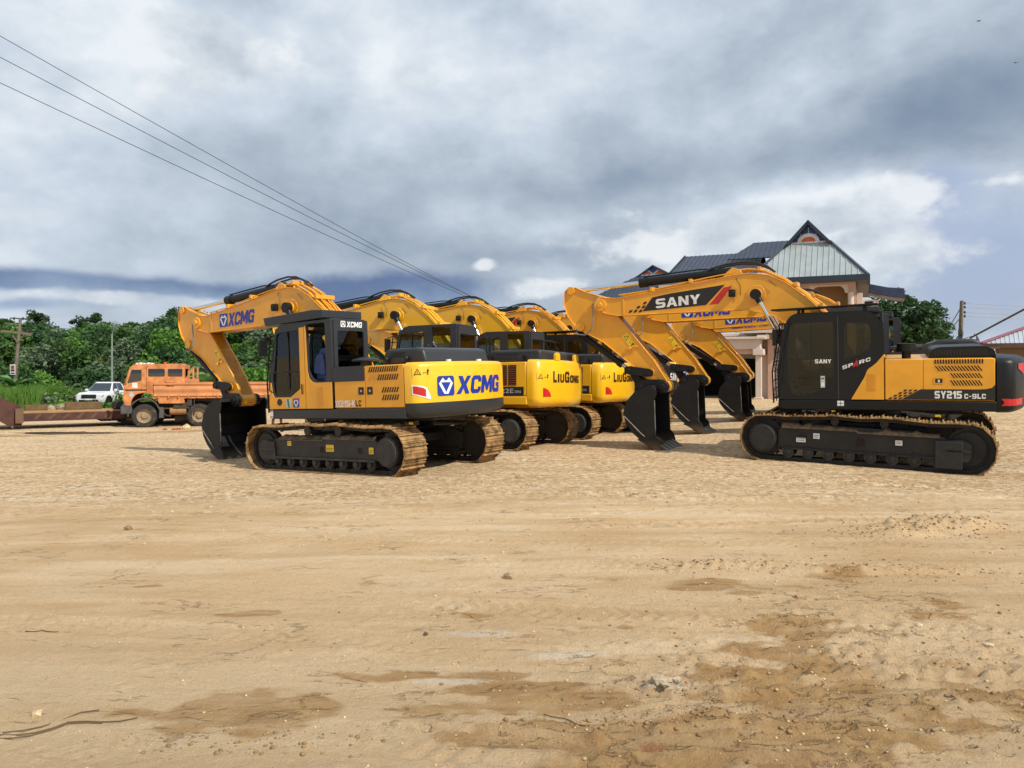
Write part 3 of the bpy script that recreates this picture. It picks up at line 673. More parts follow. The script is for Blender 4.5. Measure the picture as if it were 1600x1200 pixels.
def excavator(st, name, **kw):
    root = empty(name, **kw)
    paint = {'X': AM, 'L': YC, 'S': AM}[st]; fm = BK if st == 'S' else DG
    if st == 'S':
        rt = [track(root, 1, True, R(180 - 5)), track(root, -1, True, R(180 - 5))]
        for t_ in rt: t_.scale = (1.01, 1, 1.08); t_.location = (0, 0, -.085); t_.rotation_euler[1] = R(1.3)
    else:
        rt = [track(root, 1, False), track(root, -1, False)]
    m = MB(); m.box(-.75, .75, -1.0, 1.0, .48, .78); m.prism([(-1.15, .5), (-.7, .48), (-.7, .74), (-1.1, .66)], -.95, .95); m.prism([(1.15, .5), (.7, .48), (.7, .74), (1.1, .66)], -.95, .95)
    m.cyl((0, 0, .74), (0, 0, 1.07), .62, 32)
    m.build('undercarriage_body', FRM2, root, .02)
    # platform: low skirt all round
    m = MB(); out = [(1.62, 1.20), (1.62, .36), (.9, .34), (.9, -.34), (1.45, -.40), (1.45, -1.33), (-2.17, -1.33), (-2.17, 1.335), (1.50, 1.335), (1.60, 1.28)]
    m.vprism(out, 1.06, 1.252)
    m.prism([(-2.1, .98), (.9, .98), (.9, 1.06), (-2.1, 1.06)], -.5, .5)
    m.prism([(-.2, 1.2), (.62, 1.2), (.45, 1.95), (.0, 1.98)], -.42, -.34); m.prism([(-.2, 1.2), (.62, 1.2), (.45, 1.95), (.0, 1.98)], .30, .37)
    pf = m.build('platform', BK if st == 'S' else (YC if st == 'L' else DG), root, .02)
    if st != 'L':
        d = side_decal(1.339)
        d.rect(-1.60, -1.50, 1.12, 1.21, 0) if st == 'X' else d.rect(-.50, -.38, 1.14, 1.24, 0)
        if st == 'S': d.rect(-.445, -.435, 1.15, 1.23, 2, .001); d.rect(-.49, -.39, 1.185, 1.195, 2, .001)
        d.build('platform_sticker', [WHT, YST, BLKD], pf)
    # engine house body
    m = MB(); m.box(-2.155, -.345, -1.31, 1.31, 1.253, 2.04)
    m.box(-.34, 1.35, -1.30, -.45, 1.253, 1.95)       # right-hand tank and toolbox
    m.box(-.34, .6, -1.30, -.45, 1.95, 2.06)
    hb = m.build('engine_housing', paint, root, .03)
    m = MB(); x1 = -1.17 if st != 'S' else -.99
    m.box(-2.145, x1 - .006, 1.31, 1.33, 1.27, 2.035); m.box(x1 + .006, -.35, 1.31, 1.33, 1.27, 2.035)
    sp_ = m.build('side_door', paint, hb, .012)
    d = side_decal(1.333)
    if st == 'X':
        m2 = MB(); m2.box(x1 + .006, -.31, 1.3285, 1.337, 1.765, 2.046); m2.box(x1 + .0, -.31, 1.1, 1.33, 2.03, 2.05); m2.build('upper_door_trim', DG, hb)
        slots(d, 1.27, 2.02, 1.915, 2.015, 13, .045, 0, .5); slots(d, 1.50, 2.02, 1.765, 1.87, 9, .045, 0, .5); slots(d, 1.27, 1.50, 1.765, 1.87, 4, .045, 3)
        slots(d, 1.60, 2.02, 1.54, 1.635, 7, .045, 0, .5); slots(d, 1.60, 2.02, 1.40, 1.50, 7, .045, 0, .5)
        d.build('side_vent', [SLOT, BLKD, SILV, AM2], hb)
        for a in (1.0, 1.23): d = side_decal(1.333); d.rect(a, a + .14, 1.51, 1.65, 1); d.rect(a + .05, a + .09, 1.56, 1.60, 2, .001); d.build('door_latch', [SLOT, BLKD, SILV], hb)
        d = side_decal(1.333)
        strokes(d, 'XE215i-K', .36, .90, 1.29, 1.41, 4, gap=.14); strokes(d, 'LC', .915, 1.06, 1.29, 1.41, 5, gap=.2)
        d.build('model_lettering', [SLOT, BLKD, SILV, AM2, WHT, BRN], hb)
    elif st == 'S':
        slots(d, 1.18, 1.98, 1.945, 2.03, 18, 0, 0, .55); slots(d, 1.25, 1.98, 1.81, 1.91, 14, -.07, 0, .5); slots(d, 1.49, 1.98, 1.68, 1.77, 10, -.06, 0, .5); slots(d, 1.49, 1.98, 1.54, 1.64, 10, -.06, 0, .5)
        d.build('side_vent', [SLOT, BLKD, AM2, WHT], hb); d = side_decal(1.333)
        d.poly([(.62, 1.275), (2.145, 1.275), (2.145, 1.56), (2.10, 1.50), (2.0, 1.475), (1.9, 1.47), (.95, 1.47)], 1)
        for (i, j) in ((0, 0), (1, 0), (2, 0), (3, 0), (1, 1), (2, 1), (3, 1), (2, 2), (3, 2), (4, 2), (3, 3), (4, 3), (5, 3)):
            a = .40 + i * .085; b = 1.28 + j * .05; d.poly([(a, b), (a + .05, b), (a + .075, b + .035), (a + .025, b + .035)], 1, .001)
        strokes(d, 'SY215', 1.18, 1.62, 1.30, 1.44, 3, k0=.001, gap=.14); strokes(d, 'C-9LC', 1.66, 2.0, 1.30, 1.39, 3, k0=.001, gap=.18)
        d.build('model_lettering', [SLOT, BLKD, AM2, WHT], hb)
        d = side_decal(1.333); d.rect(1.16, 1.34, 1.57, 1.69, 2); d.rect(1.19, 1.31, 1.59, 1.67, 1, .001); d.rect(1.235, 1.265, 1.60, 1.65, 3, .002); d.build('door_latch', [SLOT, BLKD, AM2, WHT], hb)
    else:
        for c in range(3):
            a = 1.22 + c * .24; d.rect(a, a + .21, 1.50, 1.97, 0)
            for k in range(9): d.poly([(a, 1.50 + k * .052), (a + .21, 1.50 + k * .052), (a + .21, 1.525 + k * .052), (a, 1.525 + k * .052)], 4, .006)
        d.build('louvre_vent', [SLOT, BLKD, SILV, RED, SLATR], hb); d = side_decal(1.333)
        d.rect(1.22, 2.10, 1.27, 1.47, 1); d.text('922E', 1.40, 1.84, 1.325, 1.43, 2, .001, bold=.01); d.text('XN', 1.86, 2.02, 1.325, 1.39, 2, .001, bold=.01)
        d.poly([(1.22, 1.40), (1.28, 1.47), (1.22, 1.47)], 3, .001)
        d.build('model_lettering', [SLOT, BLKD, SILV, RED, SLATR], hb)
    # hood
    m = MB()
    if st == 'X':
        prof = [(-1.24, 2.05), (-1.32, 2.28), (-1.42, 2.34), (-2.10, 2.34), (-2.28, 2.30), (-2.36, 2.05)]
        m.prism(prof, -.95, .95); hd = m.build('engine_hood', DG, root, .05, seg=3)
        d = Decal((0, .955, 0), (-1, 0, 0), (0, 0, 1)); slots(d, 1.47, 1.83, 2.17, 2.27, 9, .035, 0, .5); d.build('hood_vent', [BLKD], hd)
        for x in (-1.42, -1.92):
            k = MB(); k.cyl((x, .94, 2.15), (x, 1.01, 2.15), .035, 12); k.cyl((x, 1.0, 2.15), (x, 1.03, 2.15), .05, 12, .03); k.box(x - .02, x + .02, .95, .99, 2.05, 2.14); k.build('hood_latch', BK, hd)
        m = MB(); m.cyl((-.62, .75, 2.04), (-.62, .75, 2.16), .12, 16); m.tube([(-.62, .75, 2.15), (-.62, .75, 2.17), (-.62, .75, 2.20), (-.62, .75, 2.23)], [.27, .28, .24, .08], 20); m.build('air_intake', DG, root)
    elif st == 'S':
        prof = rpoly([(-1.10, 2.05), (-1.14, 2.20), (-1.26, 2.25), (-2.06, 2.26), (-2.18, 2.19), (-2.2, 2.05)], [.02, .1, .12, .12, .1, .02], 4)
        m.prism(prof, -.95, .98); hd = m.build('engine_hood', BK, root, .05, seg=3)
        d = Decal((0, .984, 0), (-1, 0, 0), (0, 0, 1))
        for k in range(17):
            a = 1.20 + k * .051; d.rect(a, a + .028, 2.09, 2.19 + (.01 if k % 3 else -.01), 0)
        d.build('hood_vent', [BLKD], hd)
        m = MB(); m.cyl((-.72, .9, 2.04), (-.72, .9, 2.20), .08, 16); m.cyl((-.72, .9, 2.18), (-.72, .9, 2.33), .17, 24); m.build('air_intake', BK, root)
    else:
        prof = [(-1.05, 2.05), (-1.05, 2.30), (-1.15, 2.33), (-2.35, 2.33), (-2.42, 2.28), (-2.42, 2.05)]
        m.prism(prof, -1.05, 1.12); hd = m.build('engine_hood', DG, root, .05, seg=3)
        d = Decal((0, 1.125, 0), (-1, 0, 0), (0, 0, 1))
        for i in range(8):
            for j in range(2): d.poly([(1.30 + i * .075 + .05 * math.cos(t) * .55, 2.13 + j * .1 + .04 * math.sin(t)) for t in [R(60 * q) for q in range(6)]], 0)
        d.build('hood_vent', [BLKD], hd)
        for x in (-1.18, -2.02):
            k = MB(); k.cyl((x, 1.10, 2.16), (x, 1.18, 2.16), .04, 12); k.box(x - .03, x + .03, 1.12, 1.15, 2.06, 2.16); k.build('hood_latch', BK, hd)
        m = MB()
        m.tube([(-1.0, 1.1, 2.05), (-1.0, 1.1, 2.62), (-.93, 1.1, 2.70), (-.1, 1.1, 2.72), (.0, 1.1, 2.6)], .016, 6); m.tube([(-1.9, -.9, 2.3), (-1.9, -.9, 2.62), (-1.9, .0, 2.62), (-1.9, .0, 2.3)], .014, 6)
        m.build('handrail', BK, root)
        m = MB(); m.cyl((-.45, .85, 2.05), (-.45, .85, 2.14), .06, 12); m.cyl((-.75, .7, 2.17), (-.35, .7, 2.17), .07, 14); m.cyl((-.8, .7, 2.17), (-.75, .7, 2.17), .09, 14); m.build('air_intake', BK, root)
    # counterweight
    if st == 'X':
        cw = counterweight(root, [(1.06, .14), (1.09, .07), (1.18, .0), (1.335, 0), (1.34, .0), (1.98, .0), (2.03, .02), (2.06, .07), (2.065, .14)], [DG, YE], [0, 0, 0, 1, 1, 1, 1, 1, 1])
        d = rear_decal(); emblem(d, -.96, 1.44, .36, 0, 1)
        d.build('maker_emblem', [BLU, WHT], cw); d = rear_decal(); strokes(d, 'XCMG', -.56, .84, 1.46, 1.79, 0, gap=.06, shear=.20)
        d.build('brand_lettering', [BLU, WHT], cw); d = rear_decal()
        q = lambda pts, m_, k_: [d.poly([(a0, z0), (a1, z2), (a1, z3), (a0, z1)], m_, k_) for (a0, z0, z1), (a1, z2, z3) in zip(pts, pts[1:])]
        q([(-1.44, 1.49, 1.66), (-1.34, 1.46, 1.65), (-1.24, 1.43, 1.63), (-1.17, 1.41, 1.60), (-1.10, 1.39, 1.45)], 1, 0); q([(-1.42, 1.51, 1.635), (-1.34, 1.485, 1.625), (-1.24, 1.455, 1.60), (-1.19, 1.44, 1.57)], 2, .002)
        d.build('reflector', [BLU, WHT, RED], cw); d = rear_decal(); warn(d, -1.42, 1.80, .32, .17, 0, 1); d.build('warning_label', [YST, BLKD], cw)
        for y in (.55, -.35):
            k = MB(); k.cyl((-2.55, y, 2.06), (-2.55, y, 2.10), .05, 10); k.build('lifting_plug', WHT, cw)
    elif st == 'S':
        cw = counterweight(root, [(1.04, .10), (1.08, .03), (1.14, .0), (1.94, .0), (2.00, .03), (2.04, .10), (2.05, .2)], [BK], [0] * 7)
        d = side_decal(1.335)
        d.build('x', [BLKD], cw) if False else None
        d = rear_decal()
        e0 = -_al[-1] / 2
        for k in range(7): a = e0 + .10 + k * .08; d.poly([(a, 1.17), (a + .08, 1.175), (a + .08, 1.29), (a, 1.30)], 0) if k else (d.poly([(a - .03, 1.17), (a + .02, 1.235), (a + .08, 1.175)], 0), d.poly([(a + .02, 1.235), (a - .03, 1.30), (a + .08, 1.30)], 0), d.poly([(a + .02, 1.235), (a + .08, 1.30), (a + .08, 1.175)], 0))
        d.build('reflector', [RED], cw); d = rear_decal()
        [d.poly([(e0 + .44 + k * .08, 1.84 - .03 * k), (e0 + .52 + k * .08, 1.81 - .03 * k), (e0 + .52 + k * .08, 1.93), (e0 + .44 + k * .08, 1.93)], 0) for k in range(5)]
        d.build('red_emblem', [RED], cw); d = rear_decal(); strokes(d, 'SANY', -.35, .45, 1.50, 1.74, 1, t=.26, gap=.18); d.build('brand_lettering', [RED, WHT], cw); d = rear_decal()
        d.poly([(.72, 1.33), (1.0, 1.35), (1.1, 1.25), (.72, 1.25)], 0)
        d.build('reflector', [RED, WHT], cw)
    else:
        cw = counterweight(root, [(1.02, .16), (1.04, .08), (1.12, .02), (1.20, 0), (1.78, 0), (2.02, .03), (2.08, .07), (2.10, .14)], [YE], [0] * 8)
        d = rear_decal(.011); strokes(d, 'L', -.88, -.76, 1.57, 1.83, 0); strokes(d, 'IU', -.72, -.48, 1.57, 1.77, 0, gap=.25); strokes(d, 'G', -.44, -.24, 1.57, 1.83, 0); strokes(d, 'ONG', -.20, .34, 1.57, 1.75, 0, gap=.16); d.build('brand_lettering', [BRN], cw); d = rear_decal(.011); warn(d, -1.36, 1.62, .34, .17, 1, 0); d.build('warning_label', [BRN, YST], cw); d = rear_decal(.011)
        d.poly([(-1.20, 1.24)] + [(-1.20 + .24 * math.sin(R(t)), 1.24 + .20 * math.cos(R(t))) for t in range(0, 91, 15)], 2)
        d.build('reflector', [BRN, YST, RED], cw)
        for y in (.60, -.50):
            k = MB(); k.prism([(-.09, 0), (.09, 0), (.09, .1)] + [(.09 * math.cos(R(t)), .1 + .08 * math.sin(R(t))) for t in range(30, 180, 30)] + [(-.09, .1)], -.03, .03)
            e = k.build('lifting_eye', YE, cw); e.location = (-2.60, y, 2.09); e.rotation_euler[2] = R(80)
    cb = cab(root, st)
    # ---- boom
    m = MB(); m.prism(BOOM_UP + BOOM_LO, -.25, .25)
    for pl_ in (BOOM_UP, BOOM_LO): m.strip(pl_, -.275, .275, .018)
    m.cyl((.15, -.32, 1.75), (.15, .32, 1.75), .16, 18); m.cyl((5.75, -.30, 3.38), (5.75, .30, 3.38), .15, 20); m.cyl((5.75, -.34, 3.38), (5.75, .34, 3.38), .06, 12)
    m.cyl((2.16, -.27, 3.45), (2.16, .27, 3.45), .20, 24); m.cyl((2.16, -.31, 3.45), (2.16, .31, 3.45), .12, 20)
    for y in (-.12, .12): m.prism([(2.95, 3.82), (2.45, 3.9), (2.52, 4.02), (2.68, 4.08), (2.8, 3.99)], y - .025, y + .025)
    m.box(5.16, 5.20, -.262, .262, 3.12, 3.55)
    bo = m.build('boom', paint if st != 'L' else YC, root, .01)
    m = MB()
    up = [(x, z) for x, z in BOOM_UP[6:13]]
    for j, y in enumerate((-.17, -.08, .02, .10, .18, .24)):
        off = .05 + .025 * (j % 2)
        m.tube([(x + off * .55, y, z + off + .02) for x, z in up[::-1]][0:] if j < 4 else [(x + off * .3 + .03, y, z + off) for x, z in up[2:][::-1]], .019, 6)
    for y in (-.2, .0, .2): m.tube([(2.7, y, 3.95), (3.3, y, 3.87), (4.6, y, 3.66), (5.3, y, 3.60)], .014, 6)
    for (x, z) in ((1.35, 3.62), (.85, 3.15), (3.6, 3.82), (4.5, 3.68), (2.1, 4.0)): m.box(x - .03, x + .03, -.26, .27, z - .03, z + .055)
    m.build('hydraulic_pipe', paint, bo)
    m = MB()
    for y, z in ((-.06, .0), (.06, .03)):
        m.tube([(3.35, y, 3.98), (3.15, y, 4.06 + z), (2.85, y, 4.13 + z), (2.5, y, 4.16 + z), (2.2, y, 4.13 + z), (1.95, y, 4.03 + z), (1.80, y, 3.93)], .022, 8)
    m.tube([(2.6, .2, 3.9), (2.58, .285, 3.8), (2.5, .29, 3.65), (2.5, .285, 3.45)], .007, 5); m.tube([(1.9, .285, 3.75), (1.75, .285, 3.6)], .007, 5)
    m.build('hydraulic_hose', HOSE, bo)
    m = MB(); m.box(2.60, 2.74, .265, .36, 3.42, 3.58); m.cyl((2.67, .36, 3.5), (2.67, .38, 3.5), .055, 14); m.build('work_lamp', BK, bo, .02)
    d = Decal((0, .2525, 0), (-1, 0, 0), (0, 0, 1))
    if st == 'X':
        d2 = d; a0 = -4.83; sl = .035
        emblem(d, a0, 3.20, .32, 0, 1); d.build('maker_emblem', [BLU, WHT], bo); d = Decal((0, .2525, 0), (-1, 0, 0), (0, 0, 1)); strokes(d, 'XCMG', -4.50, -3.52, 3.20, 3.51, 0, gap=.06, shear=.20, slope=sl)
    elif st == 'S':
        d.poly([(-4.72, 3.19), (-3.25, 3.27), (-2.83, 3.70), (-4.05, 3.57), (-4.48, 3.50)], 2)
        strokes(d, 'SANY', -4.40, -3.38, 3.245, 3.455, 1, t=.28, gap=.12, slope=.065, k0=.001)
        d.poly([(-3.18, 3.275), (-2.98, 3.285), (-2.68, 3.66), (-2.86, 3.64)], 3)
        for i, j in ((0, 0), (1, 0), (2, 0), (1.6, 1), (2.6, 1), (2.9, 2)):
            a = -5.06 + i * .12; b = 3.17 + j * .09; d.poly([(a, b), (a + .07, b), (a + .11, b + .06), (a + .04, b + .06)], 2)
    if st != 'L': d.build('boom_lettering', [BLU, WHT, BLKD, RED], bo)
    # ---- boom cylinders
    for s in (1, -1):
        y = s * .37
        m = MB(); A0 = Vector((1.12, y, 1.38)); B0 = Vector((2.16, y, 3.45)); dd = (B0 - A0).normalized()
        m.cyl(A0, A0 + dd * 1.36, .085, 16); m.cyl(A0 + dd * 1.30, A0 + dd * 1.42, .10, 16); m.cyl(A0 - Vector((0, .08, 0)), A0 + Vector((0, .08, 0)), .1, 14)
        bc = m.build('boom_cylinder', BK if st != 'L' else YC, root)
        m = MB(); m.cyl(A0 + dd * 1.40, B0 - dd * .08, .048, 14); m.build('cylinder_rod', CHR, bc)
        m = MB(); m.cyl(B0 - Vector((0, .06, 0)), B0 + Vector((0, .07, 0)), .115, 16); m.cyl(B0 - dd * .2, B0, .07, 12); m.build('rod_end', BK, bc)
    m = MB(); m.box(.95, 1.35, -.46, .46, 1.2, 1.42); m.build('cylinder_bracket', BK if st == 'S' else DG, root, .02)
    # ---- stick cylinder along the top of the boom
    m = MB(); A0 = Vector((2.65, 0, 4.0)); B0 = Vector((6.50, 0, 3.76)); dd = (B0 - A0).normalized()
    m.cyl(A0, A0 + dd * 2.15, .095, 18); m.cyl(A0 + dd * 2.0, A0 + dd * 2.2, .115, 18); m.cyl(A0 + dd * .35, A0 + dd * .45, .105, 16)
    sc_ = m.build('stick_cylinder', BK, root)
    m = MB(); m.cyl(A0 + dd * 2.2, B0, .052, 14); m.build('cylinder_rod', CHR, sc_)
    m = MB(); m.tube([A0 + dd * .4 + Vector((0, 0, .09)), A0 + dd * .8 + Vector((0, 0, .14)), A0 + dd * 2.1 + Vector((0, 0, .13))], .018, 6); m.build('cylinder_pipe', BK, sc_)
    # ---- stick
    m = MB(); m.prism(STICK, -.155, .155); m.strip(STICK[::-1] + [STICK[-1]], -.185, .185, .016)
    m.cyl((5.75, -.20, 3.38), (5.75, .20, 3.38), .21, 20); m.cyl((4.28, -.21, 1.43), (4.28, .21, 1.43), .15, 20)
    m.cyl((6.52, -.2, 3.76), (6.52, .2, 3.76), .10, 14); m.cyl((6.30, -.2, 2.88), (6.30, .2, 2.88), .11, 14); m.cyl((4.58, -.2, 1.76), (4.58, .2, 1.76), .09, 14)
    m.box(4.88, 4.98, .155, .20, 2.35, 2.40); m.box(5.05, 5.12, .155, .22, 2.30, 2.36)
    sk = m.build('stick', paint, root, .008)
    d = Decal((5.18, .1585, 2.78), Vector((-.57, 0, -.82)), Vector((-.82, 0, .57)) * -1 * -1); 
    d = Decal((5.27, .1585, 2.62), Vector((-.60, 0, -.80)), Vector((-.80, 0, .60))); warn(d, 0, 0, .36, .17, 0, 1); d.build('warning_label', [YST, BLKD], sk)
    m = MB(); m.tube([(5.82, .25, 3.6), (5.95, .27, 3.35), (5.93, .27, 3.05), (5.98, .27, 2.8), (6.15, .25, 2.68), (6.38, .2, 2.70), (6.42, .12, 2.86)], .016, 8); m.build('hydraulic_hose', MT['grey_hose'], sk)
    # ---- bucket cylinder and link
    m = MB(); A0 = Vector((6.40, 0, 2.72)); B0 = Vector((5.12, 0, 1.80)); dd = (B0 - A0).normalized()
    m.cyl(A0, A0 + dd * 1.30, .08, 16); m.cyl(A0 + dd * 1.22, A0 + dd * 1.33, .095, 16)
    b2 = m.build('bucket_cylinder', BK, root)
    m = MB(); m.cyl(A0 + dd * 1.33, B0, .045, 12); m.build('cylinder_rod', CHR, b2)
    m = MB()
    for y in (-.22, .22):
        m.prism(rpoly([(5.22, 1.88), (5.10, 1.92), (4.55, 1.84), (4.50, 1.70), (4.62, 1.66), (5.14, 1.72)], .05, 3), y - .025, y + .025)
    for y in (-.10, .10): m.prism(rpoly([(5.20, 1.88), (5.04, 1.88), (4.72, 1.46), (4.76, 1.30), (4.90, 1.34)], .05, 3), y - .03, y + .03)
    m.cyl((5.12, -.27, 1.80), (5.12, .27, 1.80), .075, 14); m.cyl((4.58, -.27, 1.76), (4.58, .27, 1.76), .075, 14)
    m.build('bucket_link', BUCK, root, .006)
    # ---- bucket
    W = .65; m = MB()
    front = [(4.22, -.05), (4.36, .30), (4.36, .9), (4.34, 1.18), (4.16, 1.32)]
    cheek = BUCK_O + [(4.35, .22), (4.37, .9), (4.38, 1.16), (4.32, 1.30), (4.34, 1.42)]
    for s in (1, -1): m.prism(cheek, s * W, s * (W - .03))
    m.strip(BUCK_O[::-1], -W, W, .025)                                       # curved shell
    m.prism([(4.42, 1.47), (4.60, 1.46), (4.60, 1.40), (4.40, 1.40)], -W + .03, W - .03)
    for y in (-.21, .21):                                                    # hinge ears
        m.prism(rpoly([(4.15, 1.30), (4.42, 1.28), (4.9, 1.22), (4.98, 1.42), (4.78, 1.60), (4.40, 1.60), (4.2, 1.58)], .08, 3), y - .03, y + .03)
        m.cyl((4.28, y - .05, 1.43), (4.28, y + .05, 1.43), .15, 18)
    m.cyl((4.28, -.36, 1.43), (4.28, .36, 1.43), .075, 12); m.cyl((4.28, .27, 1.43), (4.28, .33, 1.43), .14, 18); m.cyl((4.28, -.33, 1.43), (4.28, -.27, 1.43), .14, 18); m.cyl((4.82, -.3, 1.42), (4.82, .3, 1.42), .055, 12)
    for s in (1, -1): m.prism([(4.80, .24), (4.36, .02), (4.20, -.06), (4.28, .24), (4.42, .40)], s * (W + .002), s * (W + .022))   # side cutters
    m.prism([(4.40, .06), (4.10, -.07), (4.16, .0), (4.40, .10)], -W, W)
    bu = m.build('bucket', BUCK, root, .008)
    m = MB()
    for s in (1, -1): m.tube([(5.10, s * (W + .004), .78), (4.84, s * (W + .004), .52), (4.72, s * (W + .004), .40), (4.46, s * (W + .004), .18)], .011, 5); m.tube([(4.365, s * (W - .01), .25), (4.375, s * (W - .01), 1.15)], .012, 5)
    m.prism([(4.42, .015), (4.08, -.10), (4.16, -.055), (4.42, .055)], -W - .004, W + .004)
    m.build('worn_lip', STEEL, bu)
    t = MB(); t.prism([(4.34, .09), (4.24, -.07), (3.96, -.17), (3.90, -.15), (4.08, .0), (4.28, .12)], -.055, .055); to = None
    for k in range(5):
        if to is None: to = t.build('bucket_tooth', STEEL, bu, .008); o = to
        else: o = to.copy(); col.objects.link(o); o.parent = bu
        o.location = (0, -.5 + k * .25, 0)
    return root

mat('grey_hose', (.22, .23, .21), .5, 0, .1)
MATS_K = [mat('seam_grey', (.045, .045, .047), .5)]

ARM = ('boom', 'boom_cylinder', 'stick_cylinder', 'stick', 'bucket_cylinder', 'bucket_link', 'bucket')
def lower_arm(root, ang):
    """turn the whole arm about the boom foot"""
    px, pz = .15, 1.75; ca, sa = math.cos(ang), math.sin(ang)
    for c in root.children:
        if c.name.split('.')[0] in ARM:
            c.rotation_euler = (0, ang, 0); c.location = (px - (px * ca + pz * sa), 0, pz - (-px * sa + pz * ca))
def place(o, x, y, z, yaw, pitch=0, roll=0): o.location = (x, y, z); o.rotation_euler = (roll, pitch, yaw)

G_ = 'excavators parked in rows on the dirt lot'
EXA = excavator('X', 'excavator', label='amber and grey excavator with XE215i-K on its side, nearest in the left row', cat='excavator', group=G_)
EXB = excavator('L', 'excavator', label='yellow excavator with a 922E side plate and its rear lettering fully in view', cat='excavator', group=G_)
EXF = excavator('S', 'excavator', label='excavator with a black cab and SY215C-9LC on its side, nearest of the right row', cat='excavator', group=G_)
def dupe(src, label):
    o = copy_tree(src); o['label'] = label; return o
EXC = dupe(EXB, 'yellow excavator whose counterweight is partly covered by the nearest black bucket')
EXD = dupe(EXF, 'excavator fourth in the left row, red slash on its boom above the yellow ones')
EXE = dupe(EXA, 'excavator farthest in the left row, only its boom top showing')
EXG = dupe(EXA, 'excavator directly behind the black cab, its bucket second in the right row')
EXH = dupe(EXA, 'excavator third in the right row, blue boom lettering seen beneath the front boom')
EXI = dupe(EXA, 'excavator last in the right row, only its stick showing before the garage')
POSES = {  # x, y, z, yaw, pitch, roll, arm drop
    'A': (EXA, -2.846, 15.952, -.27, 2.527, .037, -.015, 0), 'B': (EXB, -.975, 19.575, -.201, 2.661, .016, .027, 1.5),
    'C': (EXC, .845, 22.811, -.177, 2.655, 0, 0, 0), 'D': (EXD, 2.75, 25.9, -.12, 2.655, 0, 0, 0), 'E': (EXE, 4.4, 30.2, -.05, 2.655, 0, 0, 0),
    'F': (EXF, 7.476, 16.139, -.051, 2.683, .008, -.052, 0), 'G': (EXG, 9.40, 20.04, .10, 2.76, .01, 0, .8),
    'H': (EXH, 11.6, 23.57, .25, 2.67, .01, 0, 2.2), 'I': (EXI, 12.75, 26.97, .25, 2.67, 0, 0, 2.2)}
CONTACT = []
for k, (o, x, y, z, yaw, pi_, ro_, dr) in POSES.items():
    place(o, x, y, z, yaw, pi_, ro_)
    if dr: lower_arm(o, R(dr))
    M = Matrix.Translation((x, y, z)) @ Euler((ro_, pi_, yaw)).to_matrix().to_4x4()
    for a in (-1.8, 0, 1.8):
        for b in (-1.2, 1.2): CONTACT.append(tuple(M @ Vector((a, b, .02 if k not in 'FD' else -.05 + a * .023))))

# ------------------------------------------------------------------ numpy noise
def vnoise(x, y, seed=0):
    xi = np.floor(x).astype(np.int64); yi = np.floor(y).astype(np.int64); xf = x - xi; yf = y - yi
    u = xf * xf * xf * (xf * (xf * 6 - 15) + 10); v = yf * yf * yf * (yf * (yf * 6 - 15) + 10)
    def h(a, b):
        n = (a * 374761393 + b * 668265263 + seed * 974634777) & 0x7fffffff
        n = ((n ^ (n >> 13)) * 1274126177) & 0x7fffffff
        n = ((n ^ (n >> 16)) * 1103515245 + 12345) & 0x7fffffff
        return n / 0x7fffffff
    return (h(xi, yi) * (1 - u) + h(xi + 1, yi) * u) * (1 - v) + (h(xi, yi + 1) * (1 - u) + h(xi + 1, yi + 1) * u) * v
def fbm(x, y, o=4, seed=0, g=.5):
    s = 0; a = 1; t = 0
    for k in range(o): s = s + a * vnoise(x * 2 ** k + 17.3 * k, y * 2 ** k - 9.1 * k, seed + k); t += a; a *= g
    return s / t
def sstep(x, a, b):
    t = np.clip((x - a) / (b - a), 0, 1); return t * t * (3 - 2 * t)

# ------------------------------------------------------------------ lie of the land through known contact points
CP = [(0, 0, 0), (0, 4, 0), (-4, 4, 0), (5, 4, 0), (0, 9, -.02), (-6, 9, -.12), (7, 9, .0), (-14, 35.5, -.88), (-18, 36, -.88), (-24, 38, -.9), (-30, 38, -.92), (-8.6, 28, -.55),
      (13, 37.5, .27), (3, 42, .2), (20, 34, .27), (-45, 60, -1.0), (-20, 60, -.95), (0, 60, -.2), (25, 60, .3), (30, 30, .25), (-12, 12, -.3), (-15, 22, -.6), (17, 12, .1), (0, -15, 0), (-20, -15, -.1), (20, -15, .1), (40, 60, .3), (-60, 20, -.9)]
CPa = np.array(CP + CONTACT); CX = CPa[:, :2] / 10
def _phi(r2): return np.where(r2 > 1e-12, .5 * r2 * np.log(r2 + 1e-12), 0)
n_ = len(CX); K_ = _phi(((CX[:, None] - CX[None]) ** 2).sum(-1)) + np.eye(n_) * .02
P_ = np.c_[np.ones(n_), CX]; A__ = np.zeros((n_ + 3, n_ + 3)); A__[:n_, :n_] = K_; A__[:n_, n_:] = P_; A__[n_:, :n_] = P_.T
W_ = np.linalg.solve(A__, np.r_[CPa[:, 2], 0, 0, 0])
def base(x, y):
    x = np.atleast_1d(np.asarray(x, float)); y = np.atleast_1d(np.asarray(y, float))
    cx = np.clip(x, -60, 45) / 10; cy = np.clip(y, -15, 62) / 10; out = W_[n_] + W_[n_ + 1] * cx + W_[n_ + 2] * cy
    for i in range(n_): out = out + W_[i] * _phi((cx - CX[i, 0]) ** 2 + (cy - CX[i, 1]) ** 2)
    return out
def gz(x, y):
    return float(base(x, y)[0])

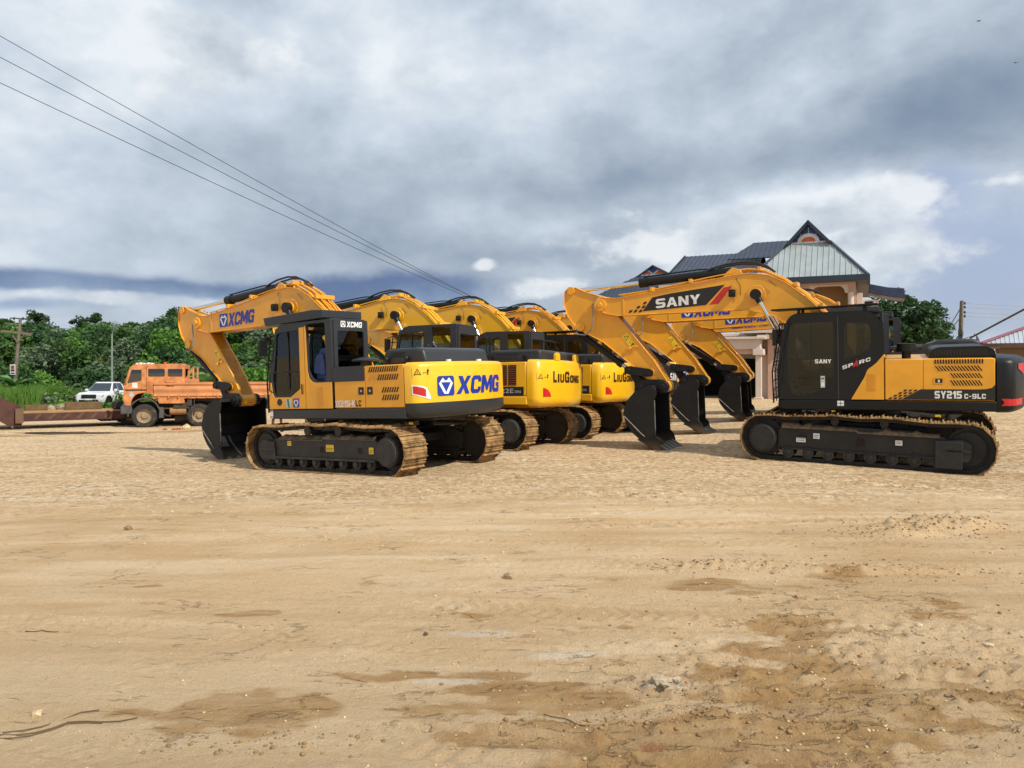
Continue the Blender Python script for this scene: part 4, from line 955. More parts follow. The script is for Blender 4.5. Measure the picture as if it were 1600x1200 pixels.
def axis(segs):
    o = [segs[0][0]]
    for a, b, st in segs:
        n = max(1, int(round((b - a) / st))); o += list(np.linspace(a, b, n + 1)[1:])
    return np.array(o)
ax = axis([(-900, -200, 100), (-200, -60, 14), (-60, -26, 2), (-26, -9, .16), (-9, -4.6, .06), (-4.6, 5.2, .02), (5.2, 10, .06), (10, 20, .16), (20, 60, 2), (60, 200, 14), (200, 900, 100)])
ay = axis([(-300, -20, 40), (-20, 0, 2), (0, 3.0, .3), (3.0, 6.2, .017), (6.2, 10, .032), (10, 24, .09), (24, 48, .3), (48, 80, 2), (80, 260, 18), (260, 2600, 260)])
XX, YY = np.meshgrid(ax, ay)
Z = base(XX.ravel(), YY.ravel()).reshape(XX.shape)
near = sstep(YY, 0, 2.5) * (1 - sstep(YY, 14, 40)) * (1 - sstep(np.abs(XX), 14, 26))
def ell(u, v, su, sv, rot=0):
    """soft mask 1 inside an ellipse on the ground"""
    c, s = math.cos(rot), math.sin(rot); a = XX - u; b = YY - v
    return np.exp(-(((a * c + b * s) / su) ** 2 + ((-a * s + b * c) / sv) ** 2))
wob = fbm(XX * 1.3, YY * 1.3, 4, 3); wob2 = fbm(XX * 5, YY * 5, 4, 9)
W2 = (wob - .5) * 1.6 + (wob2 - .5) * .9
# damp: brown soaked soil
damp = np.zeros_like(XX)
for (u, v, su, sv, r, k) in ((-1.46, 3.84, .46, .27, 0, 1.6), (-1.85, 5.47, .23, .07, .25, 1.0), (-2.92, 6.15, .12, .05, 0, .9), (-.50, 4.32, .55, .10, 0, .95), (-.1, 4.15, .5, .09, .1, .9), (-.25, 5.35, .12, .05, 0, .8),
                           (.35, 3.62, .75, .16, -.05, 1.1), (1.3, 3.55, .9, .32, 0, 1.0), (1.35, 4.3, .8, .3, .0, .70), (2.4, 3.9, .9, .4, 0, .8), (1.9, 5.0, 1.1, .45, -.1, .80), (3.1, 4.8, .9, .4, 0, .75), (1.6, 6.0, .9, .35, 0, .62), (2.8, 6.3, 1.2, .3, 0, .55),
                           (.8, 6.15, .15, .05, 0, .7), (4.2, 4.5, .8, .7, 0, .8), (.2, 3.95, 1.0, .2, .1, .62), (2.3, 4.5, 2.0, .9, 0, .60), (3.4, 5.4, 1.6, .35, -.05, .62), (1.0, 5.1, .8, .10, 0, .6), (5.0, 6.4, 1.2, .3, 0, .6), (.6, 3.3, .5, .2, 0, 1.0), (-14, 31.5, 3.5, 1.2, 0, .8), (-19.5, 29.5, 4, 1.1, 0, .8)):
    damp = np.maximum(damp, ell(u, v, su, sv, r) * k)
damp = damp + (W2 * .8 + (fbm(XX * 2.2, YY * 6, 4, 90, .6) - .5) * 1.3) * sstep(damp, .05, .5)
# churned area on the right, rutted by tyres running left to right
churn = np.maximum(ell(2.2, 4.4, 1.9, 1.0), ell(1.0, 3.5, 1.2, .4)) * sstep(YY, 1, 3)
ruts = fbm(XX * .8 + 3, (YY + .13 * XX) * 9, 5, 21, .6)
H = np.zeros_like(XX)
H += (fbm(XX * .7, YY * .7, 4, 1) - .5) * .05 + (fbm(XX * .35, (YY + .08 * XX) * 3.2, 3, 5) - .5) * .022
H += (fbm(XX * 6, YY * 6, 4, 2) - .5) * .010
H += churn * ((ruts - .5) * .085 + np.maximum(0, fbm(XX * 10, YY * 12, 4, 31, .6) - .50) * .13 + (fbm(XX * 22, YY * 22, 2, 33) - .5) * .012)
rough2 = sstep(fbm(XX * 1.1, YY * 1.4, 3, 40), .52, .7)
H += rough2 * np.maximum(0, fbm(XX * 11, YY * 13, 3, 41) - .55) * .05
# tread marks: bars across long shallow wheel tracks
def tread(x0, y0, x1, y1, w, dep, bars=.12):
    global H
    d = np.array([x1 - x0, y1 - y0]); l = np.hypot(*d); d /= l
    s = (XX - x0) * d[0] + (YY - y0) * d[1]; t = -(XX - x0) * d[1] + (YY - y0) * d[0] + .04 * np.sin(s * 1.1 + x0)
    k = sstep(s, -.3, .3) * (1 - sstep(s, l - .3, l + .3)) * (1 - sstep(np.abs(t), w * .38, w * .5))
    kb = sstep(np.abs(t), w * .40, w * .5) * (1 - sstep(np.abs(t), w * .5, w * .66)) * sstep(s, -.3, .3) * (1 - sstep(s, l - .3, l + .3))
    H += -dep * k * (.5 + wob) + k * dep * .8 * np.sign(np.sin((s + np.abs(t) * .7) * 2 * math.pi / bars)) * sstep(wob2, .3, .6) + kb * dep * 1.4 * wob2 * 1.6
tread(-.6, 5.6, 4.2, 5.0, .34, .008); tread(-.9, 6.9, 4.5, 6.5, .34, .007); tread(.2, 4.65, 3.8, 4.2, .32, .010)
tread(-4.0, 5.3, -.4, 4.8, .34, .005); tread(-4, 4.1, -1.6, 3.35, .3, .006); tread(-.9, 3.55, .6, 3.45, .35, .006); tread(-5, 8.2, 5, 7.4, .4, .006); tread(-8, 10, 3, 9.4, .45, .007, .2); tread(-8, 12.2, 6, 10.4, .5, .012, .2); tread(1, 8.6, 8, 9.2, .4, .012, .2)
# heap of crumbly soil on the right, ridges by the right excavator
def heap(u, v, su, sv, h, r=0, sd=0):
    global H
    e = ell(u, v, su, sv, r); nn = fbm(XX * 9, YY * 11, 4, 50 + sd, .62); H += h * sstep(e * (.6 + .8 * fbm(XX * 3, YY * 4, 3, 60 + sd)), .12, .7) * (.3 + 1.1 * np.maximum(0, nn - .30) + .5 * fbm(XX * 24, YY * 24, 2, 70 + sd)) 
heap(4.62, 8.35, .66, .24, .12); heap(4.1, 7.95, .35, .12, .10, 0, 3); heap(5.0, 8.7, .4, .14, .09, 0, 5)
heap(3.1, 10.4, 1.1, .14, .06, -.1, 7); heap(6.8, 11.0, 1.6, .14, .05, -.15, 8); heap(5.6, 12.7, 1.6, .22, .07, -.5, 9); heap(3.0, 6.5, .9, .10, .05, -.05, 12); heap(2.0, 6.7, .5, .12, .05, 0, 13)
heap(.95, 3.75, .3, .07, .05, -.3, 14); heap(.82, 4.12, .10, .05, .06, 0, 15); heap(.35, 4.62, .26, .05, .03, .1, 16); heap(1.25, 4.05, .25, .06, .05, 0, 17)
Z = Z + H * near
# wheel-pressed smooth lane of the far lot stays plain
ny, nx = XX.shape
co = np.stack([XX, YY, Z], -1).reshape(-1, 3)
idx = np.arange(nx * ny).reshape(ny, nx)
fa = np.stack([idx[:-1, :-1], idx[:-1, 1:], idx[1:, 1:], idx[1:, :-1]], -1).reshape(-1, 4)
def np_mesh(name, co, fa, mats, smooth=True, parent=None, k=4, mi=None):
    me = bpy.data.meshes.new(name); me.vertices.add(len(co)); me.vertices.foreach_set('co', np.ascontiguousarray(co, dtype=np.float32).ravel())
    me.loops.add(fa.size); me.loops.foreach_set('vertex_index', fa.astype(np.int32).ravel())
    me.polygons.add(len(fa)); me.polygons.foreach_set('loop_start', (np.arange(len(fa)) * k).astype(np.int32))
    try: me.polygons.foreach_set('loop_total', np.full(len(fa), k, np.int32))
    except Exception: pass
    for m in (mats if isinstance(mats, (list, tuple)) else [mats]): me.materials.append(m)
    if mi is not None: me.polygons.foreach_set('material_index', mi.astype(np.int32))
    me.update(calc_edges=True)
    if smooth: me.polygons.foreach_set('use_smooth', np.ones(len(fa), bool))
    o = bpy.data.objects.new(name, me); col.objects.link(o)
    if parent: o.parent = parent
    return o
# soil material
gm = bpy.data.materials.new('sandy_soil'); gm.use_nodes = True; T = NT(gm.node_tree); b = T.n['Principled BSDF']
P = T.node('ShaderNodeTexCoord').outputs['Object']
mp = T.node('ShaderNodeMapping'); T.put(mp.inputs[0], P); mp.inputs['Scale'].default_value = (.35, 1, 1); mp.inputs['Rotation'].default_value = (0, 0, .07); PS = mp.outputs[0]
big = T.noise(P, .35, 6, .6); mid = T.noise(PS, 2.2, 8, .62); fine = T.noise(P, 26, 6, .7); vf = T.noise(P, 120, 3, .7)
c = T.mix(T.smooth(big, .3, .7), L('#cbad86'), L('#bb9a70'))
c = T.mix(T.m('MULTIPLY', T.smooth(mid, .35, .75), .5), c, L('#dcc6a5'))
c = T.mix(T.m('MULTIPLY', T.smooth(T.noise(PS, 5, 8, .65), .52, .78), .5), c, L('#ab8450'))
c = T.mix(T.m('MULTIPLY', T.smooth(fine, .48, .75), .42), c, L('#9a7a50'))
# broad, faint sweeping wheel lanes
mp3 = T.node('ShaderNodeMapping'); T.put(mp3.inputs[0], P); mp3.inputs['Scale'].default_value = (.10, .9, 1); mp3.inputs['Rotation'].default_value = (0, 0, .10)
lane = T.noise(mp3.outputs[0], 1.6, 6, .55, .6)
c = T.mix(T.m('MULTIPLY', T.smooth(lane, .52, .66), .45), c, L('#dfc9a8')); c = T.mix(T.m('MULTIPLY', T.m('SUBTRACT', 1, T.smooth(lane, .34, .48)), .40), c, L('#a98a60'))
sy_ = T.node('ShaderNodeSeparateXYZ'); T.put(sy_.inputs[0], P)
gvl = T.m('MULTIPLY', T.smooth(T.m('ADD', sy_.outputs[1], T.m('MULTIPLY', T.noise(P, .5, 4, .6), 4)), 11, 14), T.m('SUBTRACT', 1, T.smooth(sy_.outputs[1], 30, 45)))
spk = T.noise(P, 9, 5, .85)
c = T.mix(T.m('MULTIPLY', gvl, T.smooth(spk, .50, .60)), c, L('#8f7552')); c = T.mix(T.m('MULTIPLY', gvl, T.m('SUBTRACT', 1, T.smooth(spk, .38, .46))), c, L('#ded0b6'))
c = T.mix(T.m('MULTIPLY', T.smooth(vf, .54, .70), .45), c, L('#ead6b2'))
vf2 = T.noise(P, 95, 4, .8); c = T.mix(T.m('MULTIPLY', T.smooth(vf2, .55, .68), .55), c, L('#8a6a42'))
grit = T.noise(P, 40, 6, .85); c = T.mix(T.m('MULTIPLY', T.m('MULTIPLY', T.smooth(grit, .58, .66), T.smooth(T.noise(PS, 1.7, 5, .6), .42, .6)), .75), c, L('#6f5332'))
mp2 = T.node('ShaderNodeMapping'); T.put(mp2.inputs[0], P); mp2.inputs['Scale'].default_value = (.5, 2.6, 1); mp2.inputs['Rotation'].default_value = (0, 0, .06)
ck_ = T.m('MULTIPLY', T.smooth(T.noise(mp2.outputs[0], 4, 9, .7), .60, .68), T.smooth(T.noise(P, .8, 3, .5), .42, .62))
c = T.mix(T.m('MULTIPLY', ck_, .6), c, L('#8a6c45'))  # small crack shadows painted in as thin darker streaks
# greyer dust close to the viewer's feet on the left
sx = T.node('ShaderNodeSeparateXYZ'); T.put(sx.inputs[0], P)
gy = T.m('MULTIPLY', T.m('SUBTRACT', 1, T.smooth(T.m('ADD', sx.outputs[1], T.m('MULTIPLY', mid, 1.5)), 4.0, 7.0)), .45)
c = T.mix(gy, c, L('#bfa684'))
at = T.node('ShaderNodeAttribute', attribute_name='damp'); dv = T.m('ADD', at.outputs['Fac'], T.m('MULTIPLY', T.m('SUBTRACT', T.noise(PS, 7, 8, .65), .5), .5))
dm = T.m('MULTIPLY', T.smooth(dv, .40, .66), T.m('ADD', .45, T.m('MULTIPLY', T.smooth(T.noise(PS, 3.2, 9, .7), .34, .56), .55)))
dc = T.mix(T.smooth(T.noise(P, 3.5, 6, .6), .35, .7), L('#8f6836'), L('#a5814d'))
c = T.mix(T.m('MULTIPLY', dm, .78), c, dc)
clay = T.node('ShaderNodeAttribute', attribute_name='clay')
c = T.mix(T.m('MULTIPLY', T.smooth(T.m('ADD', clay.outputs['Fac'], T.m('MULTIPLY', T.m('SUBTRACT', fine, .5), .8)), .4, .7), .8), c, L('#c9bba6'))
red = T.node('ShaderNodeAttribute', attribute_name='red')
c = T.mix(T.m('MULTIPLY', T.smooth(T.m('ADD', red.outputs['Fac'], T.m('MULTIPLY', T.m('SUBTRACT', fine, .5), .8)), .4, .8), .6), c, L('#8a4a30'))
vo = T.node('ShaderNodeTexVoronoi', feature='DISTANCE_TO_EDGE'); wv_ = T.node('ShaderNodeVectorMath', operation='ADD'); T.put(wv_.inputs[0], PS)
wn_ = T.node('ShaderNodeTexNoise'); T.put(wn_.inputs['Vector'], PS); wn_.inputs['Scale'].default_value = 6; wn_.inputs['Detail'].default_value = 6
wsc = T.node('ShaderNodeVectorMath', operation='SCALE'); T.put(wsc.inputs[0], wn_.outputs['Color']); wsc.inputs[3].default_value = .45; T.put(wv_.inputs[1], wsc.outputs[0]); T.put(vo.inputs['Vector'], wv_.outputs[0]); vo.inputs['Scale'].default_value = 4.2
crev = T.m('MULTIPLY', T.m('SUBTRACT', 1, T.smooth(vo.outputs['Distance'], .012, .045)), T.smooth(T.m('ADD', T.noise(P, 1.3, 5, .65), T.m('MULTIPLY', at.outputs['Fac'], .16)), .50, .62))
crev = T.m('MULTIPLY', crev, T.smooth(T.noise(P, 9, 5, .7), .42, .58))
c = T.mix(T.m('MULTIPLY', crev, .42), c, L('#6a4f2e'))  # shadow inside the soil crevices, painted as dark brown
brt = T.node('ShaderNodeBrightContrast'); T.put(brt.inputs[0], c); brt.inputs[1].default_value = .075; brt.inputs[2].default_value = .10; hsg = T.node('ShaderNodeHueSaturation'); T.put(hsg.inputs['Color'], brt.outputs[0]); hsg.inputs['Saturation'].default_value = 1.05; hsg.inputs['Hue'].default_value = .5; c = hsg.outputs[0]
T.put(b.inputs['Base Color'], c); T.put(b.inputs['Roughness'], T.m('SUBTRACT', .95, T.m('MULTIPLY', dm, .12))); b.inputs['Specular IOR Level'].default_value = .25
hb = T.m('ADD', T.m('SUBTRACT', T.m('MULTIPLY', T.noise(P, 14, 6, .68), .6), T.m('MULTIPLY', crev, .5)), T.m('ADD', T.m('MULTIPLY', T.noise(P, 60, 5, .8), .6), T.m('MULTIPLY', mid, .9)))
bn = T.node('ShaderNodeBump'); bn.inputs['Strength'].default_value = 1.0; bn.inputs['Distance'].default_value = .035; T.put(bn.inputs['Height'], hb); T.l.new(bn.outputs[0], b.inputs['Normal'])
gnd = np_mesh('ground', co, fa, gm); tag(gnd, kind='structure')
me = gnd.data
me.attributes.new('damp', 'FLOAT', 'POINT').data.foreach_set('value', damp.ravel().astype(np.float32))
cl = np.maximum.reduce([ell(.35, 4.62, .3, .07, .1), ell(.82, 4.12, .13, .06), ell(-.2, 5.0, .5, .12) * .6, ell(-.35, 4.25, .35, .07) * .7]) * 1.1
me.attributes.new('clay', 'FLOAT', 'POINT').data.foreach_set('value', cl.ravel().astype(np.float32))
rd = np.maximum.reduce([ell(.65, 3.48, .10, .06), ell(2.75, 3.85, .2, .1), ell(.55, 6.0, .06, .03)])
me.attributes.new('red', 'FLOAT', 'POINT').data.foreach_set('value', rd.ravel().astype(np.float32))

# puddle in front of the trailer
m = MB(); r_ = random.Random(8); pts = []
for k in range(26):
    a = 2 * math.pi * k / 26; q = 1 + r_.uniform(-.3, .3); pts.append((-18.0 + 2.1 * q * math.cos(a), 31.0 + .55 * q * math.sin(a)))
zz = max(gz(x, y) for x, y in pts)
m.add([(x, y, zz + .012) for x, y in pts], [tuple(range(26))])
wm = mat('puddle_water', (.20, .17, .12), .03, 0, .0, spec=1.0); tag(m.build('puddle', wm, smooth=False), kind='structure')

# loose stones: one mass of gravel plus a few one can point at
def stone_mesh(r, seed):
    rr = random.Random(seed); bm = bmesh.new(); bmesh.ops.create_icosphere(bm, subdivisions=1, radius=1)
    for v in bm.verts: v.co = Vector((v.co.x * rr.uniform(.7, 1.2), v.co.y * rr.uniform(.7, 1.2), v.co.z * rr.uniform(.45, .8))) * r
    bm.normal_update(); vs = [tuple(v.co) for v in bm.verts]; fs = [tuple(v.index for v in f.verts) for f in bm.faces]; bm.free(); return vs, fs
protos = [stone_mesh(1, k) for k in range(6)]
pv = [np.array(p[0]) for p in protos]; pf_ = [np.array(p[1]) for p in protos]
def scatter(n, fn, name, mt, label, cat):
    V = []; F_ = []; o = 0
    for k in range(n):
        x, y, s = fn(); i = rng.integers(6); a = rng.uniform(0, 6.28); c_, s_ = math.cos(a), math.sin(a)
        v = pv[i] * s; v = np.c_[v[:, 0] * c_ - v[:, 1] * s_, v[:, 0] * s_ + v[:, 1] * c_, v[:, 2]]
        V.append((v, x, y, s)); F_.append(pf_[i] + o); o += len(v)
    zs = hfull(np.array([q[1] for q in V]), np.array([q[2] for q in V]))
    vv = np.concatenate([q[0] + np.array([q[1], q[2], z + q[3] * .2]) for q, z in zip(V, zs)])
    ob = np_mesh(name, vv, np.concatenate(F_), mt, False, k=3); tag(ob, label, cat, kind='stuff'); return ob
def hfull(x, y):
    i = np.clip(np.searchsorted(ay, y) - 1, 0, ny - 2); j = np.clip(np.searchsorted(ax, x) - 1, 0, nx - 2)
    fy = (y - ay[i]) / (ay[i + 1] - ay[i]); fx = (x - ax[j]) / (ax[j + 1] - ax[j])
    return (Z[i, j] * (1 - fx) + Z[i, j + 1] * fx) * (1 - fy) + (Z[i + 1, j] * (1 - fx) + Z[i + 1, j + 1] * fx) * fy
def pos_gravel():
    t = rng.random()
    if t < .45: y = rng.uniform(3.2, 7); x = rng.uniform(-.72, .72) * y; s = .0025 + .007 * rng.random() ** 4
    elif t < .65: y = rng.uniform(3.3, 6.8); x = rng.normal(2.0, 1.3); s = .004 + .009 * rng.random() ** 3
    else: y = rng.uniform(7, 17); x = rng.uniform(-.5, .68) * y; s = .006 + .016 * rng.random() ** 4
    return x, y, s
GRV = mat('pale_gravel', '#a98c62', .9, 0, .3, 3, c2='#c9b084'); GRV2 = mat('earth_clod', '#917550', .95, 0, .25, 3)
scatter(4200, pos_gravel, 'gravel', GRV, 'pale pebbles strewn thinly over the dirt lot', 'gravel')
def pos_clod():
    c_ = [(4.62, 8.4, .5, .2), (4.1, 7.98, .3, .12), (.82, 4.12, .09, .05), (1.0, 3.75, .3, .08), (.4, 3.72, .25, .05), (3.0, 6.5, .8, .12), (2.0, 6.7, .5, .1), (2.0, 4.6, 1.5, .7), (2.8, 3.9, .8, .3), (-1.3, 3.55, .4, .1), (6.0, 12.6, 1.6, .5), (-2, 12.6, 1.6, .6), (1.5, 12, 2.5, 1)][rng.choice(13, p=[.24, .08, .03, .07, .03, .08, .05, .11, .08, .05, .07, .04, .07])]
    return rng.normal(c_[0], c_[2]), max(3.1, rng.normal(c_[1], c_[3])), .004 + .013 * rng.random() ** 3
scatter(2600, pos_clod, 'soil_clods', GRV2, 'crumbled brown clods of churned soil', 'soil')
for (u, v, s, lab, c_) in ((200, 818, .055, 'lone brownish stone on the smooth dirt at the far left', '#8d7556'), (665, 992, .022, 'small dark stone alone on bare dirt below the large open area', '#5e5242'), (1030, 1080, .05, 'grey broken lump of dried clay near the lower middle', '#b09f84'),
                         (1248, 938, .035, 'pinkish stone at the edge of the rutted soil', '#b98f68'), (1543, 1018, .035, 'pale stone among the ruts at the far right', '#c9b491'), (1435, 981, .03, 'cream stone between two ruts', '#cdb894'), (795, 904, .05, 'flat stone chip beside the wheel marks', '#a48c6b'), (58, 1120, .03, 'flat whitish stone near the lower left dark line', '#cbb48c')):
    Y = 1200 * CAMH / (v - 578); X = (u - 800) / 1200 * Y
    vs, fs = stone_mesh(s, int(u)); m = MB(); m.add(vs, fs)
    if u == 1030:
        for q in range(7): v2, f2 = stone_mesh(.026, q + 9); ox, oy = rng.normal(0, .07), rng.normal(0, .03); m.add([(a + ox, b_ + oy, c__) for a, b_, c__ in v2], f2)
    o = m.build('stone', mat('stone_%d' % u, c_, .9, 0, .2, 20, bump=.5), smooth=True, ang=30); o.location = (X, Y, float(hfull(np.array([X]), np.array([Y]))[0]) + s * .3); tag(o, lab, 'stone')
# dry twigs
for (u0, v0, u1, v1, lab) in ((0, 1148, 215, 1122, 'long dry dark stem lying at the lower left edge'), (40, 986, 92, 989, 'short dark twig on the dirt at the left'), (850, 1116, 915, 1136, 'thin twig on damp soil near the bottom middle')):
    p = []
    for k in range(9):
        t = k / 8; u = u0 + (u1 - u0) * t; v = v0 + (v1 - v0) * t + 4 * math.sin(t * 9) * (.5 if u1 - u0 < 100 else 1); Y = 1200 * CAMH / (v - 578); X = (u - 800) / 1200 * Y
        p.append((X, Y, float(hfull(np.array([X]), np.array([Y]))[0]) + .006))
    m = MB(); m.tube(p, .003, 5)
    if u1 - u0 > 100:
        m.tube([(a, b_ + .02 + .02 * i, c_ + .002) for i, (a, b_, c_) in enumerate(p[:6])], .003, 5); m.tube([(a, b_ - .015 * (8 - i) * .3, c_) for i, (a, b_, c_) in enumerate(p[:7])], .003, 5)
    tag(m.build('twig', mat('dry_twig_%d' % u0, '#67553a', .9)), lab, 'twig')

# ------------------------------------------------------------------ wooded hill on the left
def hill(x, y):
    u = 800 + 1200 * x / np.maximum(y, 1)
    v = np.interp(u, [-900, -300, 0, 60, 100, 130, 150, 200, 240, 270, 330, 420, 500, 580, 700, 900, 1500], [499, 499, 500, 502, 516, 507, 501, 506, 500, 493, 488, 486, 502, 540, 562, 568, 570])
    top = CAMH + (578 - v) / 1200 * 150 - 4.6
    return -1.4 + (top + 1.4) * sstep(y, 60, 150) ** .9 + (fbm(x * .05, y * .05, 3, 77) - .5) * 3 * sstep(y, 60, 90) - 5 * sstep(y, 170, 300)
hx = axis([(-260, -110, 10), (-110, 10, 1.5), (10, 90, 8)]); hy = axis([(54, 170, 1.5), (170, 320, 10)])
HX, HY = np.meshgrid(hx, hy); HZ = hill(HX, HY) + (fbm(HX * .6, HY * .6, 3, 80) - .5) * .6 * sstep(HY, 56, 62)
HZ = np.where(HY < 56, HZ - 1.0, HZ)
idh = np.arange(HX.size).reshape(HX.shape)
gmh = bpy.data.materials.new('hillside_earth'); gmh.use_nodes = True; T = NT(gmh.node_tree); b = T.n['Principled BSDF']; P = T.node('ShaderNodeTexCoord').outputs['Object']
at = T.node('ShaderNodeAttribute', attribute_name='bare')
cg = T.mix(T.smooth(T.noise(P, .5, 6, .6), .3, .7), (.035, .07, .018), (.07, .11, .03))
cg = T.mix(T.smooth(T.m('ADD', at.outputs['Fac'], T.m('MULTIPLY', T.m('SUBTRACT', T.noise(P, .8, 6, .6), .5), .8)), .4, .6), cg, T.mix(T.noise(P, 1.5, 5, .6), L('#8d5f38'), L('#b98a5a')))
T.put(b.inputs['Base Color'], cg); b.inputs['Roughness'].default_value = 1; b.inputs['Specular IOR Level'].default_value = .1
ho = np_mesh('hill', np.stack([HX, HY, HZ], -1).reshape(-1, 3), np.stack([idh[:-1, :-1], idh[:-1, 1:], idh[1:, 1:], idh[1:, :-1]], -1).reshape(-1, 4), gmh); tag(ho, kind='structure')
HU = 800 + 1200 * HX / HY; HV = 578 - 1200 * (HZ - CAMH) / HY
BARE = [(160, 560, 26, 9), (85, 553, 16, 7), (300, 562, 10, 4)]
def bare(u, v):
    o = 0 * u
    for a, b_, su, sv in BARE: o = np.maximum(o, np.exp(-((u - a) / su) ** 2 - ((v - b_) / sv) ** 2))
    return o
ho.data.attributes.new('bare', 'FLOAT', 'POINT').data.foreach_set('value', bare(HU, HV).ravel().astype(np.float32))

def leafmat(name, c, c2, var=.35, trans=.25):
    m = bpy.data.materials.new(name); m.use_nodes = True; T = NT(m.node_tree); b = T.n['Principled BSDF']; MT[name] = m
    ge = T.node('ShaderNodeNewGeometry'); rp = ge.outputs['Random Per Island']; oi = T.node('ShaderNodeObjectInfo').outputs['Random']
    P = T.node('ShaderNodeTexCoord').outputs['Object']
    cc = T.mix(rp, c, c2); hs = T.node('ShaderNodeHueSaturation'); T.put(hs.inputs['Color'], cc)
    T.put(hs.inputs['Value'], T.m('ADD', .80, T.m('ADD', T.m('MULTIPLY', oi, .35), T.m('MULTIPLY', T.noise(P, .35, 3, .5), .5)))); T.put(hs.inputs['Hue'], T.m('ADD', .485, T.m('MULTIPLY', oi, .03)))
    T.put(b.inputs['Base Color'], hs.outputs[0]); b.inputs['Roughness'].default_value = .55; b.inputs['Specular IOR Level'].default_value = .3
    tr = T.node('ShaderNodeBsdfTranslucent'); T.put(tr.inputs[0], hs.outputs[0]); mx = T.node('ShaderNodeMixShader'); mx.inputs[0].default_value = trans
    T.l.new(b.outputs[0], mx.inputs[1]); T.l.new(tr.outputs[0], mx.inputs[2]); T.l.new(mx.outputs[0], T.n['Material Output'].inputs[0]); return m
LF = leafmat('forest_leaves', (.032, .070, .016), (.075, .125, .030)); LF2 = leafmat('dark_leaves', (.022, .055, .018), (.05, .095, .03)); LF3 = leafmat('bright_leaves', (.06, .14, .02), (.13, .22, .035)); LF4 = leafmat('grey_green_leaves', (.07, .11, .055), (.15, .19, .11)); LFW = leafmat('pale_blossom_leaves', (.10, .14, .07), (.48, .48, .40))
BARK = mat('bark', (.11, .085, .06), .9, 0, .3, 8, bump=.5)
def leaves(centres, radii, n, size, rg, flat=.6):
    """leaf-sized quads in clumps -> verts, faces"""
    k = len(centres); ci = rg.integers(0, k, n); d = rg.normal(size=(n, 3)); d /= np.linalg.norm(d, axis=1)[:, None]
    rr = rg.random(n) ** .4; p = centres[ci] + d * (radii[ci] * rr)[:, None] * np.array([1, 1, .75])
    a = rg.normal(size=(n, 3)); a[:, 2] *= flat; a += d * .3; a /= np.linalg.norm(a, axis=1)[:, None]
    b = np.cross(a, rg.normal(size=(n, 3))); b /= np.linalg.norm(b, axis=1)[:, None]
    s = size * (.6 + .8 * rg.random(n))[:, None]; a = a * s; b = b * s * .55
    V = np.stack([p - a, p + b, p + a, p - b], 1).reshape(-1, 3); return V, np.arange(n * 4).reshape(-1, 4)
def crown_pts(rx, rz, z0, k, rg, cr=.36):
    d = rg.normal(size=(k, 3)); d /= np.linalg.norm(d, axis=1)[:, None]; r = rg.random(k) ** .45
    c = d * r[:, None] * np.array([rx, rx, rz]) * .8; c[:, 2] = np.where(c[:, 2] < -rz * .45, c[:, 2] * .5, c[:, 2]); c[:, 2] += z0
    return c, rx * cr * (.6 + .7 * rg.random(k))
def make_tree(h, rx, rz, lm, seed, n=2400, size=.28, trunk=.16, name='tree', k=22):
    rg = np.random.default_rng(seed); c, r = crown_pts(rx, rz, h - rz, k, rg); V, F_ = leaves(c, r, n, size, rg)
    root = empty(name); np_mesh('crown', V, F_, lm, False, root)
    m = MB(); m.tube([(0, 0, -.8), (.1, 0, h * .3), (-.05, .1, h * .6), (0, 0, h * .85)], [trunk * 1.3, trunk, trunk * .7, trunk * .25], 8)
    for q in range(0, k, 2):
        p = c[q]; s0 = Vector((0, 0, h * (.3 + .35 * rg.random()))); m.tube([s0, s0.lerp(Vector(p), .5) + Vector((0, 0, -.15)), Vector(p)], [trunk * .45, trunk * .3, trunk * .1], 5)
    m.build('trunk', BARK, root); return root
# the wood that reads as one mass
rg = np.random.default_rng(12); Vs = []; Fs = []; o_ = 0; cnt = 0; spots = []
SKU = [-200, 0, 60, 100, 130, 150, 200, 240, 270, 330, 420, 480, 560, 700]; SKV = [500, 500, 502, 518, 510, 502, 508, 500, 492, 487, 484, 500, 535, 555]; tries = 0
while cnt < 470:
    y = 62 + 110 * rg.random() ** .8; u = rg.uniform(-120, 640); x = (u - 800) / 1200 * y; z = float(hill(np.array([x]), np.array([y]))[0])
    v = 578 - 1200 * (z - CAMH + 1.5) / y
    if float(bare(np.array([u]), np.array([v]))) > .25 or float(bare(np.array([u]), np.array([v - 22]))) > .45: continue
    if any((x - a) ** 2 + (y - b_) ** 2 < 4 for a, b_ in spots): continue
    spots.append((x, y)); sc_h = .35 + .65 * sstep(y, 62, 100)
    vs_ = np.interp(u, SKU, SKV) + rg.uniform(-1, 9); zt = CAMH + (578 - vs_) / 1200 * y
    h = min(rg.uniform(5, 9) * sc_h, zt - z)
    if h < 1.6: cnt += 0; spots.pop(); tries += 1; continue
    rx = rg.uniform(1.9, 3.4) * (.6 + .4 * sc_h); c, r = crown_pts(rx, h * .42, h * .58, 16, rg, .4); V, F_ = leaves(c, r, 1250, .24 * (.7 + .3 * sc_h), rg)
    V += np.array([x, y, z]); Vs.append(V); Fs.append(F_ + o_); o_ += len(V); cnt += 1
V = np.concatenate(Vs); F_ = np.concatenate(Fs); mi = np.repeat(rg.choice(4, p=[.45, .28, .12, .15], size=cnt), 1250)
wd = np_mesh('woodland', V, F_, [LF, LF2, LF3, LF4], False, mi=mi); tag(wd, 'dense green wood covering the hillside behind the truck', 'woodland', kind='stuff')
